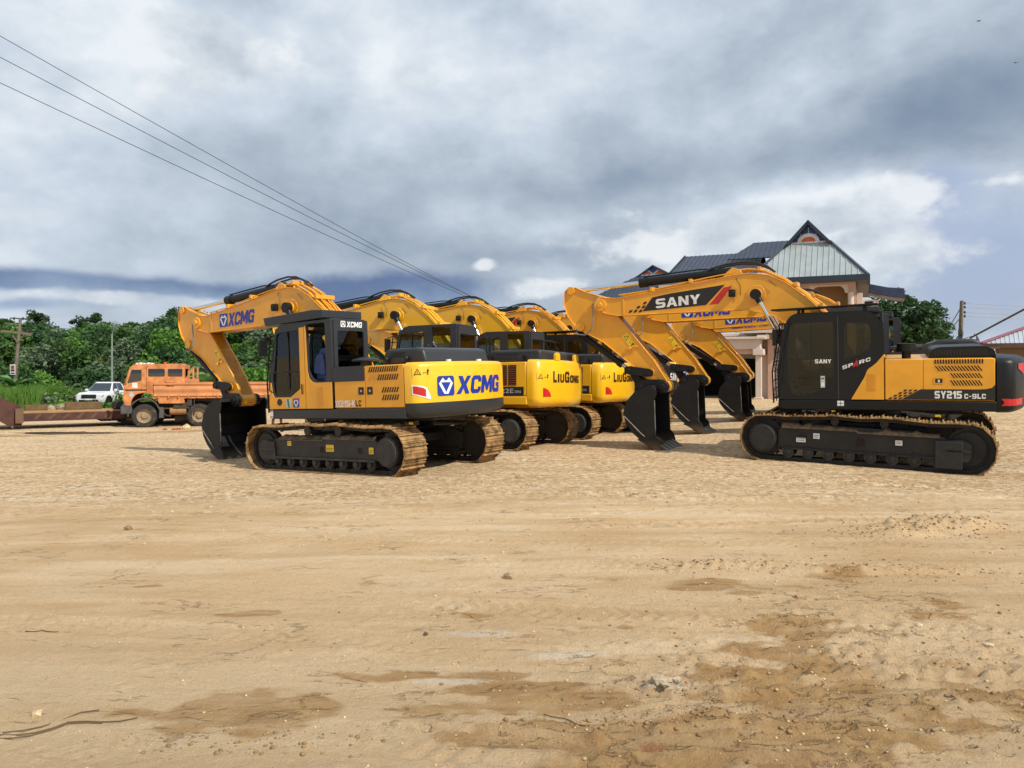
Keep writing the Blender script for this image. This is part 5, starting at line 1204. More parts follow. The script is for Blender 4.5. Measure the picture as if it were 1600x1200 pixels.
# low scrub and tall grass along the foot of the hill
Vs = []; Fs = []; o_ = 0; mis = []
for k in range(1100):
    y = rg.uniform(50, 84); u = rg.uniform(-80, 560); x = (u - 800) / 1200 * y
    z = max(float(base(x, y)[0]), float(hill(np.array([x]), np.array([y]))[0])); s = rg.uniform(.5, 1.5)
    if y < 57 and u > 70 and u < 260: s *= .3
    c = np.array([[rg.normal(0, s * .6), rg.normal(0, s * .6), s * rg.uniform(.2, .8)] for q in range(5)]) + np.array([x, y, z]); V, F_ = leaves(c, np.full(5, s * .6), 190, .17, rg)
    Vs.append(V); Fs.append(F_ + o_); o_ += len(V); mis.append(np.full(190, rg.choice(3, p=[.45, .35, .2])))
sb = np_mesh('undergrowth', np.concatenate(Vs), np.concatenate(Fs), [LF3, LF, LF4], False, mi=np.concatenate(mis)); tag(sb, 'low bright green scrub along the foot of the hill', 'undergrowth', kind='stuff')
n = 26000; y = rg.uniform(49, 64, n); u = rg.uniform(-60, 190, n); x = (u - 800) / 1200 * y; z = np.maximum(base(x, y), hill(x, y)); hh = rg.uniform(.5, 1.7, n) * np.where((u > 60) & (y < 58), .35, 1) * (1 - .7 * sstep(u, 90, 190))
dx_ = rg.normal(0, .25, n) * hh; dy_ = rg.normal(0, .2, n) * hh; wv = .035
p = np.stack([x, y, z], 1); tp = p + np.stack([dx_, dy_, hh], 1); md_ = p * .5 + tp * .5 - np.stack([dx_ * .25, dy_ * .25, -hh * .1], 1)
V = np.stack([p + [-wv, 0, 0], p + [wv, 0, 0], md_ + [wv, 0, 0], md_ + [-wv, 0, 0], tp, tp], 1)[:, :5].reshape(-1, 3)
i0 = np.arange(n)[:, None] * 5; F_ = np.concatenate([i0 + np.array([[0, 1, 2, 3]]), i0 + np.array([[3, 2, 4, 4]])]); F3 = np.concatenate([np.stack([i0[:, 0], i0[:, 0] + 1, i0[:, 0] + 2], 1), np.stack([i0[:, 0], i0[:, 0] + 2, i0[:, 0] + 3], 1), np.stack([i0[:, 0] + 3, i0[:, 0] + 2, i0[:, 0] + 4], 1)])
gr = np_mesh('grass', V, F3, LF3, False, k=3); tag(gr, 'tall bright grass on the bank behind the trailer', 'grass', kind='stuff')
# rubble on the verge
m = MB(); rr = random.Random(3)
for k in range(120):
    u = rr.uniform(62, 122); y = 49 + rr.uniform(-1, 1.2); x = (u - 800) / 1200 * y; vs, fs = stone_mesh(rr.uniform(.12, .36), k); z = gz(x, y) + rr.uniform(0, .35) * math.sin(max(0, (u - 62) / 60 * 3.0)) + .15 * (u - 62) / 60
    m.add([(a + x, b_ + y, c_ + z) for a, b_, c_ in vs], fs)
tag(m.build('rubble', mat('rubble_grey', '#8f8468', .95, 0, .35, 2, bump=.4), smooth=False), 'grey brown rubble heaped on the verge left of the white pickup', 'rubble', kind='stuff')

# trees one can tell apart
def at_(o, u, y, z=None, s=1, rz=0):
    x = (u - 800) / 1200 * y
    if z is None: z = max(gz(x, y), float(hill(np.array([x]), np.array([y]))[0]) if u < 600 else -9)
    o.location = (x, y, z); o.scale = (s, s, s); o.rotation_euler = (0, 0, rz); return o
T1 = make_tree(8.5, 3.2, 3.4, LF, 1, 3400, .23); T2 = make_tree(9.5, 2.6, 3.6, LF2, 2, size=.26); T3 = make_tree(7, 3.3, 2.6, LF, 3); T4 = make_tree(10.5, 2.4, 2.0, LF2, 4, 1400, .25)
HG = 'tall trees standing out on the hill skyline'
sky_t = [(T4, 148, 158, 'tallest tree on the skyline, with a flat tufted top beside the thin mast'), (T1, 12, 140, 'round topped tree on the skyline at the far left edge'), (T2, 58, 150, 'narrow dark tree on the skyline just right of the left utility pole'), (T3, 100, 146, 'low spreading tree in the dip of the skyline'),
         (T2, 124, 143, 'dark pointed tree left of the tallest skyline tree'), (T1, 172, 150, 'broad tree on the skyline behind the thin mast'), (T3, 206, 148, 'low rounded tree on the skyline above the truck cab'), (T1, 243, 150, 'tree at the left shoulder of the rounded hilltop'), (T2, 274, 150, 'tree at the crest of the hill just left of the first excavator stick'), (T1, 310, 152, 'leafy tree on the hilltop seen above the first boom tip'), (T3, 350, 150, 'hilltop tree partly hidden by the first blue lettered boom')]
used = set()
for t, u, y, lab in sky_t:
    o = t if id(t) not in used else copy_tree(t); used.add(id(t)); at_(o, u, y, s=rng.uniform(.85, 1.1) * (.72 if t is T4 else .78), rz=rng.uniform(0, 6)); tag(o, lab, 'tree', HG)
TR1 = make_tree(8.5, 3.0, 3.6, LF2, 21, 6500, .17, k=34); TR2 = make_tree(7, 3.0, 2.8, LF, 22, 5000, .17, k=28); first_ = {}
for (u, y, s, rz, lab) in ((1410, 58, 1.12, 1, 'tall leafy tree just right of the black cab roof'), (1436, 60, .92, 2, 'rounded tree between the black cab and the engine hoods'), (1462, 63, .74, 4, 'smaller tree tapering towards the right utility pole'), (1485, 74, .62, 5, 'low tree left of the right utility pole base'), (1516, 78, .60, 3, 'small tree behind the satellite dish')):
    tp_ = TR2 if s < .9 else TR1; o = tp_ if id(tp_) not in first_ else copy_tree(tp_); first_[id(tp_)] = 1; at_(o, u, y, z=-.4, s=s, rz=rz); tag(o, lab, 'tree', 'trees behind the right hand machines')
# shrubs with pale flowers
S1 = make_tree(2.6, 1.8, 1.2, LFW, 9, 1500, .15, .06, 'shrub', 14)
for i, (u, y, s, lab) in enumerate(((236, 78, 1.0, 'pale flowering shrub above the truck cab roof'), (290, 72, 1.1, 'pale flowering shrub between truck and first excavator stick'), (372, 74, 1.2, 'whitish flowering shrub seen through the first excavator arm'), (395, 84, 1.2, 'pale shrub higher up the slope behind the first excavator arm'))):
    o = S1 if i == 0 else copy_tree(S1); at_(o, u, y, s=s, rz=i); tag(o, lab, 'shrub')
# banana plants
def banana():
    root = empty('banana_plant'); m = MB(); m.tube([(0, 0, -.3), (.03, 0, 1.3)], [.13, .09], 8); m.build('stem', LF4, root)
    m = MB(); r3 = random.Random(6)
    for k in range(9):
        a = k * 2.4 + r3.uniform(-.3, .3); ln = r3.uniform(1.5, 2.2); up_ = r3.uniform(.5, 1.3); prev = None; P3 = []
        for j in range(7):
            t = j / 6; rad = ln * t * .9; zz_ = 1.2 + up_ * ln * (t - .62 * t * t * 1.3); wdt = .26 * math.sin(min(1, t * 1.15 + .08) * math.pi) ** .6 if t < .98 else .01
            c3 = Vector((math.cos(a) * rad, math.sin(a) * rad, zz_)); sd3 = Vector((-math.sin(a), math.cos(a), 0)) * wdt; P3.append((c3 - sd3 + Vector((0, 0, .05)), c3, c3 + sd3 + Vector((0, 0, .05))))
        for j in range(6):
            A3, B3 = P3[j], P3[j + 1]; m.add([A3[0], A3[1], B3[1], B3[0]], [(0, 1, 2, 3)]); m.add([A3[1], A3[2], B3[2], B3[1]], [(0, 1, 2, 3)])
    m.build('leaf_crown', MT['banana_leaves'], root); return root
leafmat('banana_leaves', (.07, .17, .04), (.14, .26, .08))
bp = banana()
for i, (u, y, s, lab) in enumerate(((305, 52, 1.25, 'banana plant behind the rear of the orange truck cab'), (322, 50, 1.35, 'banana plant above the orange load bed beside the first excavator stick'), (20, 56, 1.2, 'banana plant at the far left behind the utility pole'), (338, 55, 1.3, 'banana plant half hidden by the first excavator stick'))):
    o = bp if i == 0 else copy_tree(bp); at_(o, u, y, s=s, rz=i * 1.3); tag(o, lab, 'banana plant', 'banana plants behind the truck')

# ------------------------------------------------------------------ two-storey house behind the right row
WALL = mat('pink_beige_render', '#c4a08c', .9, 0, .06, .6, '#9a8574', .10, .8, bump=.15); WALL2 = mat('pale_render', '#d0c0b4', .9, 0, .06, .6, '#a08f80', .12, .8, bump=.15)
WALLD = mat('shaded_ochre_render', '#b08c68', .9, 0, .06, .6); ROOFD = mat('dark_blue_roof_sheet', (.055, .065, .095), .42, .2, .1, 1.5); ROOF_SHEEN = mat('sun_sheen_roof_sheet', '#abb4b4', .45, .2, .08, 1.5); FASC = mat('dark_blue_green_fascia', (.022, .034, .048), .5)
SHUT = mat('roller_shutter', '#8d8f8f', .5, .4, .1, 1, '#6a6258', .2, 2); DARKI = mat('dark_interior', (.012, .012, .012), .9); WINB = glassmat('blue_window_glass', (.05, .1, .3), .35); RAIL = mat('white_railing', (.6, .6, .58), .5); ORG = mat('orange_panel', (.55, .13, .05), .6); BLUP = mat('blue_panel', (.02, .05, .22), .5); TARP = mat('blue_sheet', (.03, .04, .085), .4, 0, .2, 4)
WINF = mat('white_window_frame', (.7, .7, .7), .5)
hs = empty('two_storey_house', (16.56, 37.0, .25), (0, 0, R(-25)), label='two-storey pink-beige house with dark blue roofs and a hip end coloured pale for sun sheen', cat='house')
def facade(name, outer, holes, t, y, mt, parent=hs):
    vs, fs = plate(outer, holes, t); m = MB(); m.add([(x, y - k, z) for x, z, k in vs], fs); return m.build(name, mt, parent, smooth=False)
def arch(x0, x1, z0, z1, r=.35):
    return [(x0, z0), (x1, z0), (x1, z1 - r)] + [(x1 - .12 - (r * .9) * (1 - math.cos(R(a))), z1 - r + r * math.sin(R(a))) for a in range(0, 91, 15)] + [(x0 + .12 + (r * .9) * (1 - math.cos(R(a))), z1 - r + r * math.sin(R(a))) for a in range(90, -1, -15)] + [(x0, z1 - r)]
ft = facade('front_wall', [(-9.6, -.3), (0, -.3), (0, 5.98), (-9.6, 5.98)],
    [arch(-4.1, -2.45, 3.25, 5.55), arch(-2.1, -.35, 3.25, 5.55), rrect(-6.35, -5.55, 3.35, 4.45, .01, 1), rrect(-8.5, -4.62, -.29, 2.45, .01, 1), rrect(-3.75, -.6, -.29, 2.6, .01, 1)], .25, 0, WALL2)
facade('left_wing_wall', [(-15, -.3), (-9.3, -.3), (-9.3, 5.7), (-15, 5.7)], [rrect(-13.6, -9.9, 3.2, 5.2, .01, 1), rrect(-13.8, -9.9, -.2, 2.5, .01, 1)], .25, 4.0, WALL2)
m = MB(); m.box(-4.9, .0, -.135, -.12, 3.0, 3.2); m.box(-4.45, -.0, -.15, -.126, 5.6, 5.97); m.box(-2.45, -2.1, -.15, -.126, 3.2, 5.6); m.box(-.33, .0, -.15, -.126, 3.2, 5.6); m.box(-4.45, -4.12, -.15, -.126, 3.2, 5.6); m.build('pink_facing', WALL, hs, smooth=False)
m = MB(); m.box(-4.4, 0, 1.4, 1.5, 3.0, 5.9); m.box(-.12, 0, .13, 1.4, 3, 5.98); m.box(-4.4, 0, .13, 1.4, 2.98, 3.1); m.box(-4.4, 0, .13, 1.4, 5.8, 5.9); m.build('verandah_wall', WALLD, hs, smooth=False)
m = MB(); m.box(-15, 0, 9, 9.2, -.3, 5.98); m.box(-.2, 0, .13, 9, -.3, 3.0); m.box(-.2, 0, 1.5, 9, 3.0, 5.98); m.box(-15, -14.8, 4.13, 9, -.3, 5.7); m.box(-9.6, -9.45, .13, 4, -.3, 5.98); m.build('side_wall', WALL, hs, smooth=False)
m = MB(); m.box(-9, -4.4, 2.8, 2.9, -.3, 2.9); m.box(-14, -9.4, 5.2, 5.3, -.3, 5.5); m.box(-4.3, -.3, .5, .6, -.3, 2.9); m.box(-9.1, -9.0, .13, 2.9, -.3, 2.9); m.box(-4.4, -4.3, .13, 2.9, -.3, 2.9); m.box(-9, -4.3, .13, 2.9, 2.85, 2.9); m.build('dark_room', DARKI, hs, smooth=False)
m = MB(); m.box(-2.75, -2.2, 1.35, 1.39, 4.2, 5.0); w_ = m.build('verandah_window', BLKD, hs, smooth=False)
def window(x0, x1, z0, z1, y=0):
    f = MB(); t = .05
    f.box(x0, x1, y - .10, y - .02, z0, z0 + t); f.box(x0, x1, y - .10, y - .02, z1 - t, z1); f.box(x0, x0 + t, y - .10, y - .02, z0 + t, z1 - t); f.box(x1 - t, x1, y - .10, y - .02, z0 + t, z1 - t); f.box((x0 + x1) / 2 - .03, (x0 + x1) / 2 + .03, y - .09, y - .03, z0 + t, z1 - t); f.box(x0 + t, x1 - t, y - .088, y - .032, (z0 + z1) / 2 - .025, (z0 + z1) / 2 + .025)
    w = f.build('window', WINF, hs, smooth=False); p = MB(); p.box(x0 + .02, x1 - .02, y - .05, y - .04, z0 + .02, z1 - .02); p.build('pane', WINB, w, smooth=False)
    b_ = MB(); b_.box(x0, x1, y + .06, y + .1, z0, z1); b_.build('curtain', BLUP, w, smooth=False)
    s_ = MB(); s_.box(x0 - .15, x1 + .15, y - .25, y - .126, z0 - .16, z0 - .02); s_.build('sill', WALL2, w, .02)
window(-6.35, -5.55, 3.35, 4.45); window(-11.9, -10.9, 3.6, 4.8, 4.9)
# projecting white canopy over the garage, pillars, shutters, balcony
m = MB(); m.box(-9.2, -4.25, -1.25, -.13, 2.50, 2.98); m.box(-9.2, -4.0, -1.45, -.13, 2.98, 3.10); m.box(-4.6, -4.1, -1.35, -.13, 2.2, 2.5)
m.build('garage_canopy', WALL2, hs, .02)
m = MB(); m.box(-8.9, -4.45, -1.1, -.9, 2.25, 2.6); m.build('canopy_beam', WALL, hs, .01)
for x in (-4.35, -9.1):
    m = MB(); m.box(x - .14, x + .14, -1.2, -.92, -.3, 2.55); m.box(x - .2, x + .2, -1.26, -.86, -.3, .12); m.build('pillar', WALL2, hs, .02)
m = MB(); m.box(-4.0, -3.72, -.5, -.13, -.3, 3.0); m.box(-.62, 0, -.3, -.13, -.3, 3.0); m.build('pilaster', WALL, hs, .02)
for x0, x1, z0, z1 in ((-8.5, -4.62, 2.05, 2.45), (-3.72, -.62, 0, 2.6)):
    m = MB(); n = int((z1 - z0) / .09)
    for k in range(n): z = z0 + k * (z1 - z0) / n; m.prism([(0, 0), (.0, .07), (.03, .035)], 0, 1) if False else m.box(x0, x1, -.04 - .025 * (k % 2), .0, z, z + (z1 - z0) / n - .004)
    m.build('roller_shutter', SHUT, hs, smooth=False)
m = MB(); m.cyl((-8.5, .1, 2.5), (-4.62, .1, 2.5), .16, 14); m.build('shutter_drum', SHUT, hs)
m = MB(); m.box(-4.45, -3.9, -1.0, -.13, 3.0, 3.2)
m.build('balcony_slab', WALL2, hs, .01)
m = MB(); m.box(-5.1, -2.5, -.9, -.86, 4.18, 4.24); m.box(-5.1, -2.5, -.9, -.86, 3.5, 3.54)
for k in range(20): m.box(-5.1 + k * .135, -5.07 + k * .135, -.9, -.87, 3.5, 4.2)
m.build('balcony_railing', RAIL, hs, smooth=False)
m = MB(); m.box(-5.2, -2.4, -1.0, -.13, 3.3, 3.5); m.build('balcony_floor', WALL2, hs, .01)
m = MB(); m.box(-13.9, -9.8, 3.4, 3.44, 3.9, 3.96); m.box(-13.9, -9.8, 3.4, 3.44, 3.1, 3.15); m.box(-13.9, -9.8, 3.4, 3.9, 3.0, 3.1)
for k in range(26): m.box(-13.9 + k * .158, -13.87 + k * .158, 3.4, 3.43, 3.1, 3.9)
for k in range(9): m.box(-13.2 + k * .33, -12.9 + k * .33, -1.6 + k * .02, -.8, .3 + k * .3, .36 + k * .3)
m.build('balcony_railing', MT['seam_grey'], hs, smooth=False)
m = MB(); m.bar((-12.9, -1.2, .6), (-10.2, -1.2, 3.4), .05, .05); m.bar((-13.1, -1.2, .2), (-10.3, -1.2, 3.0), .05, .16)
for k in range(12): m.bar((-12.8 + k * .22, -1.2, .5 + k * .23), (-12.8 + k * .22, -1.2, .95 + k * .23), .03, .03)
m.build('stair_railing', RAIL, hs, smooth=False)
# roofs
def roof_face(name, pts, mt, parent, gap=.26, edge=FASC, rib=True, ridge_mat=None):
    """flat sheet polygon (3d) with standing ribs running up the slope"""
    P = [Vector(p) for p in pts]; n = Vector((0, 0, 0))
    for i in range(len(P)): n += P[i].cross(P[(i + 1) % len(P)])
    n.normalize()
    if n.z < 0: n = -n; P = P[::-1]
    e1 = Vector((-n.y, n.x, 0)).normalized() if abs(n.z) < .999 else Vector((1, 0, 0)); e2 = n.cross(e1).normalized()
    S = [((p - P[0]).dot(e1), (p - P[0]).dot(e2)) for p in P]
    m = MB(); k = len(P); m.add([p for p in P] + [p - n * .05 for p in P], [tuple(range(k)), tuple(range(2 * k - 1, k - 1, -1))] + [(i, i + k, (i + 1) % k + k, (i + 1) % k) for i in range(k)])
    s0, s1 = min(s for s, _ in S), max(s for s, _ in S); q = s0 + gap / 2
    while q < s1 and rib:
        ts = []
        for i in range(k):
            (a, b_), (c_, d_) = S[i], S[(i + 1) % k]
            if (a - q) * (c_ - q) < 0: ts.append(b_ + (d_ - b_) * (q - a) / (c_ - a))
        if len(ts) == 2 and abs(ts[0] - ts[1]) > .1:
            A = P[0] + e1 * q + e2 * (min(ts) + .02) + n * .012; B = P[0] + e1 * q + e2 * (max(ts) - .02) + n * .012; m.bar(A, B, .045, .035, n)
        q += gap
    return m.build(name, mt, parent, smooth=False)
E0, E1, xc = -4.95, .55, -2.2
rf = empty('right_wing_roof', parent=None) if False else None
RF = []
front = roof_face('sun_sheen_hip_end', [(E0, -.5, 5.98), (E1, -.5, 5.98), (xc + 1.0, 1.0, 7.9), (xc - 1.0, 1.0, 7.9)], ROOF_SHEEN, hs)  # sun reflection on the roof sheet, put into its pale base colour
roof_face('dark_roof_slope', [(E1, -.5, 5.98), (E1, 9.3, 5.98), (xc, 8, 8.98), (xc, .6, 8.98), (xc + 1.0, 1.0, 7.9)], ROOFD, hs)
roof_face('dark_roof_slope', [(E0, -.5, 5.98), (xc - 1.0, 1.0, 7.9), (xc, .6, 8.98), (xc, 8, 8.98), (E0, 9.3, 5.98)], ROOFD, hs)
def gable(xc, w, y, z0, z1, sun):
    m = MB(); m.prism([(xc - w + .05, z0 + .02), (xc + w - .05, z0 + .02), (xc, z1 - .08)], y, y + .06); g = m.build('gable_panel', BLUP, hs, smooth=False)
    yo = y - .004; m = MB()
    if sun:
        m.cur = 0; m.add([(xc - .52 + .0, yo, z0 + .06)] + [(xc + .52 * math.cos(R(a)), yo, z0 + .06 + .42 * math.sin(R(a))) for a in range(180, -1, -12)], [tuple(range(17))[::-1]])
        m.cur = 1; m.add([(xc + .34 * math.cos(R(a)), yo - .004, z0 + .06 + .24 * math.sin(R(a))) for a in range(180, -1, -12)], [tuple(range(16))[::-1]])
        m.cur = 0; m.box(xc - .015, xc + .015, yo - .004, yo, z0 + .46, z1 - .3); m.box(xc - w, xc + w, y - .03, yo, z0 - .02, z0 + .05)
        for a in (50, 130): m.bar((xc + .5 * math.cos(R(a)), yo, z0 + .06 + .42 * math.sin(R(a))), (xc + .66 * math.cos(R(a)), yo, z0 + .1 + .56 * math.sin(R(a))), .02, .02)
        m.build('gable_sun_emblem', [WINF, ORG], g, smooth=False)
    else:
        m.add([(xc - w * .8, yo, z0 + .05), (xc, yo, z0 + .05), (xc - w * .34, yo, z0 + (z1 - z0) * .52)], [(0, 1, 2)]); m.add([(xc, yo, z0 + .05), (xc + w * .8, yo, z0 + .05), (xc + w * .34, yo, z0 + (z1 - z0) * .52)], [(0, 1, 2)])
        m.cur = 1; m.bar((xc, yo, z0 + .05), (xc - w * .36, yo, z0 + (z1 - z0) * .54), .02, .05); m.bar((xc, yo, z0 + .05), (xc + w * .36, yo, z0 + (z1 - z0) * .54), .02, .05); m.box(xc - w, xc + w, y - .03, yo, z0 - .02, z0 + .04)
        m.build('gable_emblem', [ORG, WINF], g, smooth=False)
    m = MB()
    bw_ = .12 if sun else .02
    for s in (1, -1): m.prism([(xc + s * (w + .12), z0 - .10), (xc + s * (w - bw_), z0 - .06), (xc, z1 - (.20 if sun else .10)), (xc, z1 + .04)], y - (.30 if sun else .12), y - .02)
    m.build('barge_board', FASC, hs, smooth=False)
gable(xc, 1.0, 1.0, 7.9, 8.98, True)
m = MB(); m.box(E0 - .05, E1 + .05, -.58, -.50, 5.72, 6.02); m.box(E1, E1 + .08, -.5, 9.3, 5.72, 6.0); m.box(E0 - .08, E0, -.5, 5, 5.72, 6.0); m.box(E0, E1, -.5, -.02, 5.72, 5.76); m.box(.01, E1, -.02, 9, 5.72, 5.76); m.build('eaves_fascia', FASC, hs, smooth=False)
for s in (1, -1): m = MB(); m.bar((xc + s * 2.75, -.52, 6.0), (xc + s * 1.0, .98, 7.94), .16, .06); m.build('hip_ridge', ROOFD, hs)
# main roof and left wing
roof_face('dark_roof_slope', [(-9.7, -.4, 5.727), (-4.8, -.4, 5.727), (-4.9, 5.6, 8.26), (-9.4, 5.6, 8.26)], ROOFD, hs)
roof_face('dark_roof_slope', [(-4.8, 9.5, 5.98), (-9.7, 9.5, 5.98), (-9.4, 5.6, 8.26), (-4.9, 5.6, 8.26)], ROOFD, hs)
roof_face('upper_roof_slope', [(-6.6, 3.2, 7.6), (-2.6, 3.2, 7.6), (-2.6, 5.2, 8.75), (-5.4, 5.2, 8.75)], ROOFD, hs)
xl = -11.3
roof_face('dark_roof_slope', [(-14.8, 3.4, 5.72), (-7.8, 3.4, 5.72), (xl + .95, 5.3, 7.235), (xl - .95, 5.3, 7.235)], ROOFD, hs)
roof_face('dark_roof_slope', [(-14.8, 3.4, 5.72), (xl - .95, 5.3, 7.235), (xl, 5.1, 7.8), (xl, 12, 7.8), (-14.8, 12, 5.72)], ROOFD, hs)
roof_face('dark_roof_slope', [(-7.8, 3.4, 5.72), (-7.8, 12, 5.72), (xl, 12, 7.8), (xl, 5.1, 7.8), (xl + .95, 5.3, 7.235)], ROOFD, hs)
gable(xl, .95, 5.3, 7.235, 7.8, False)
m = MB(); m.box(-14.9, -7.8, 3.3, 3.4, 5.55, 5.76); m.box(-9.75, -4.9, -.5, -.42, 5.55, 5.74); m.bar((-9.72, -.4, 5.70), (-9.42, 5.6, 8.24), .06, .2); m.build('eaves_fascia', FASC, hs, smooth=False)
m = MB(); m.prism([(.55, 5.20), (1.5, 4.95), (2.15, 4.85), (2.1, 5.35), (1.4, 5.42), (.6, 5.62)], .3, 2.2); m.build('side_awning', TARP, hs, .03)
m = MB(); m.box(.0, 1.0, .4, 1.8, 4.65, 4.85); m.box(.02, .3, .3, .6, 3.2, 5.2); m.build('side_ledge', WALL2, hs, .01)
m = MB(); m.box(-3.0, -2.72, -.35, -.16, 5.62, 5.80); m.build('wall_lamp', WINF, hs, .02)
m = MB(); m.cyl((-.2, -.2, 3.1), (-.2, -.2, 5.2), .12, 16); m.build('column', WALL2, hs)

# ------------------------------------------------------------------ bungalow on the right edge
bg_ = empty('bungalow', (27.9, 44.0, .2), (0, 0, R(-31)), label='brown bungalow with white corrugated roof edged in pink, at the far right', cat='bungalow')
BW = mat('brown_render', '#7d6c58', .9, 0, .08, .7); PINK = mat('pink_ridge_cap', (.30, .10, .14), .6); RW = mat('white_corrugated_roof', (.52, .56, .60), .4, .2, .06, 1); BRF = mat('brown_fascia', '#5e4a3a', .7)
m = MB(); m.box(0, 16, 0, 9, -.5, 3.0); m.build('wall', BW, bg_, smooth=False)
m = MB(); m.box(2.6, 5.2, -.06, .0, 1.0, 2.4); m.build('window', SHUT, bg_, smooth=False)
m = MB(); [m.box(2.6, 5.2, -.10, -.06, 1.05 + k * .17, 1.15 + k * .17) for k in range(8)]; m.build('window_louvre', WINF, bg_, smooth=False)
roof_face('roof', [(-.9, -.9, 3.0), (17, -.9, 3.0), (13, 4.5, 5.3), (4.5, 4.5, 5.3)], RW, bg_, .22)
roof_face('roof_side', [(-.9, -.9, 3.0), (4.5, 4.5, 5.3), (-.9, 9.9, 3.0)], RW, bg_, .22)
m = MB(); m.bar((-.9, -.9, 3.05), (4.5, 4.5, 5.36), .32, .07); m.bar((4.5, 4.5, 5.36), (13, 4.5, 5.36), .32, .07); m.build('ridge_cap', PINK, bg_)
m = MB(); m.box(-1.0, 17, -1.0, -.9, 2.75, 3.02); m.box(-1.0, -.9, -.9, 9.9, 2.75, 3.02); m.box(-1.0, 17, -.9, 0, 2.72, 2.76); m.build('fascia', BRF, bg_, smooth=False)
roof_face('lean_to_roof', [(-2.6, -1.6, 2.55), (0, -1.6, 2.75), (0, 4, 3.05), (-2.6, 4, 2.8)], BRF, bg_, .3)
def dish(u, v, Y, r, rz, lab):
    z = CAMH + (578 - v) / 1200 * Y; o = empty('satellite_dish', ((u - 800) / 1200 * Y, Y, z), (0, 0, rz), label=lab, cat='satellite dish')
    m = MB(); rings = []
    for j in range(5):
        q = r * (j + .2) / 4.2; rings.append([(q * math.cos(R(30 * k)), .35 * q * q / r, q * math.sin(R(30 * k))) for k in range(12)])
    vs = [p for g in rings for p in g]; vs2 = [(x, y + .03, z_) for x, y, z_ in vs]
    fs = [tuple(range(12))] + [(j * 12 + k, j * 12 + (k + 1) % 12, (j + 1) * 12 + (k + 1) % 12, (j + 1) * 12 + k) for j in range(4) for k in range(12)]
    m.add(vs, fs); m.add(vs2, [f[::-1] for f in fs]); m.build('reflector', MT['seam_grey'], o)
    m = MB(); m.tube([(0, .0, 0), (0, .3, -.2), (0, .35, -z + .3)], .035, 8); m.tube([(0, .0, -r * .7), (0, -.5, -.3 * r), (0, -.55, 0)], .015, 6); m.build('mount', MT['seam_grey'], o)
dish(1505, 521, 42, .42, R(70), 'black satellite dish beside the foot of the right utility pole'); dish(1531, 535, 42, .40, R(60), 'black satellite dish in front of the bungalow eaves')

# ------------------------------------------------------------------ poles and wires
WOOD = mat('weathered_wood', '#75695a', .9, 0, .2, 3, bump=.3); WIRE = mat('wire', (.02, .02, .025), .5); WIREL = mat('bright_wire', (.55, .57, .6), .4, .6)
def p3(u, v, Y): return Vector(((u - 800) / 1200 * Y, Y, CAMH + (578 - v) / 1200 * Y))
pl = empty('utility_pole', p3(18, 640, 58), label='leaning wooden utility pole with crossarm and a poster, far left', cat='utility pole'); o0 = p3(18, 640, 58)
m = MB(); m.tube([(0, 0, -.6), p3(32, 497, 58) - o0], [.16, .10], 10); m.build('pole', WOOD, pl)
m = MB(); m.bar(p3(2, 517, 58) - o0, p3(50, 522, 58) - o0, .12, .16); m.bar(p3(20, 524, 57.9) - o0, p3(28, 536, 57.9) - o0, .06, .06); m.bar(p3(38, 523, 57.9) - o0, p3(28, 536, 57.9) - o0, .06, .06); m.build('crossarm', WOOD, pl)
m = MB()
for u, v in ((22, 498), (36, 498), (6, 514), (24, 515), (47, 518)): q = p3(u, v, 58) - o0; m.cyl(q - Vector((0, 0, .1)), q + Vector((0, 0, .12)), .05, 8)
m.bar(p3(16, 497, 58) - o0, p3(40, 498, 58) - o0, .08, .08); m.build('insulator', BLKD, pl)
m = MB(); q = p3(20, 578, 57.8) - o0; m.box(q.x - .20, q.x + .20, q.y - .02, q.y, q.z - .36, q.z + .42); po = m.build('poster', WINF, pl, smooth=False)
m = MB(); m.box(q.x - .15, q.x + .15, q.y - .028, q.y - .021, q.z - .12, q.z + .36); m.cur = 1; m.cyl((q.x, q.y - .03, q.z + .14), (q.x, q.y - .035, q.z + .14), .09, 14); m.cur = 2; m.cyl((q.x, q.y - .0295, q.z + .19), (q.x, q.y - .034, q.z + .19), .11, 14); m.box(q.x - .14, q.x + .14, q.y - .034, q.y - .0285, q.z - .1, q.z + .02); m.box(q.x - .15, q.x + .15, q.y - .028, q.y - .021, q.z - .30, q.z - .2)
m.build('poster_picture', [mat('poster_tone', '#b98d86', .6), mat('poster_face', '#7a4f3a', .6), mat('poster_dark', '#2a2524', .6)], po, smooth=False)
def cable(name, pts, r, mt, label, group=None, cat='power line'):
    m = MB(); m.tube(pts, r, 5); return tag(m.build(name, mt), label, cat, group)
def sag(a, b, s, n=16): return [a.lerp(b, k / n) - Vector((0, 0, s * 4 * (k / n) * (1 - k / n))) for k in range(n + 1)]
GW = 'three overhead wires crossing the sky from upper left'
for i, (v0, v1) in enumerate(((56, 479), (90, 480), (133, 483))):
    a = p3(-60, v0 - 34 if i == 0 else v0 - 32, 24); b_ = p3(786 + i * 6 - 4, v1 + 6, 110)
    cable('power_line', sag(a, b_, .35, 24), [.011 + .024 * k / 24 for k in range(25)], WIRE, ('highest of the three overhead wires', 'middle one of the three overhead wires', 'lowest of the three overhead wires')[i] + ' crossing the sky', GW)
pb = empty('utility_pole', p3(790, 600, 110), label='distant pole where the three overhead wires end, behind the left row booms', cat='utility pole'); o1 = p3(790, 600, 110)
m = MB(); m.tube([(0, 0, -1), p3(790, 484, 110) - o1], [.18, .12], 8); m.build('pole', WOOD, pb); m = MB(); m.bar(p3(780, 486, 110) - o1, p3(802, 488, 110) - o1, .12, .14); m.build('crossarm', WOOD, pb)
GW2 = 'faint wires running off the left utility pole'
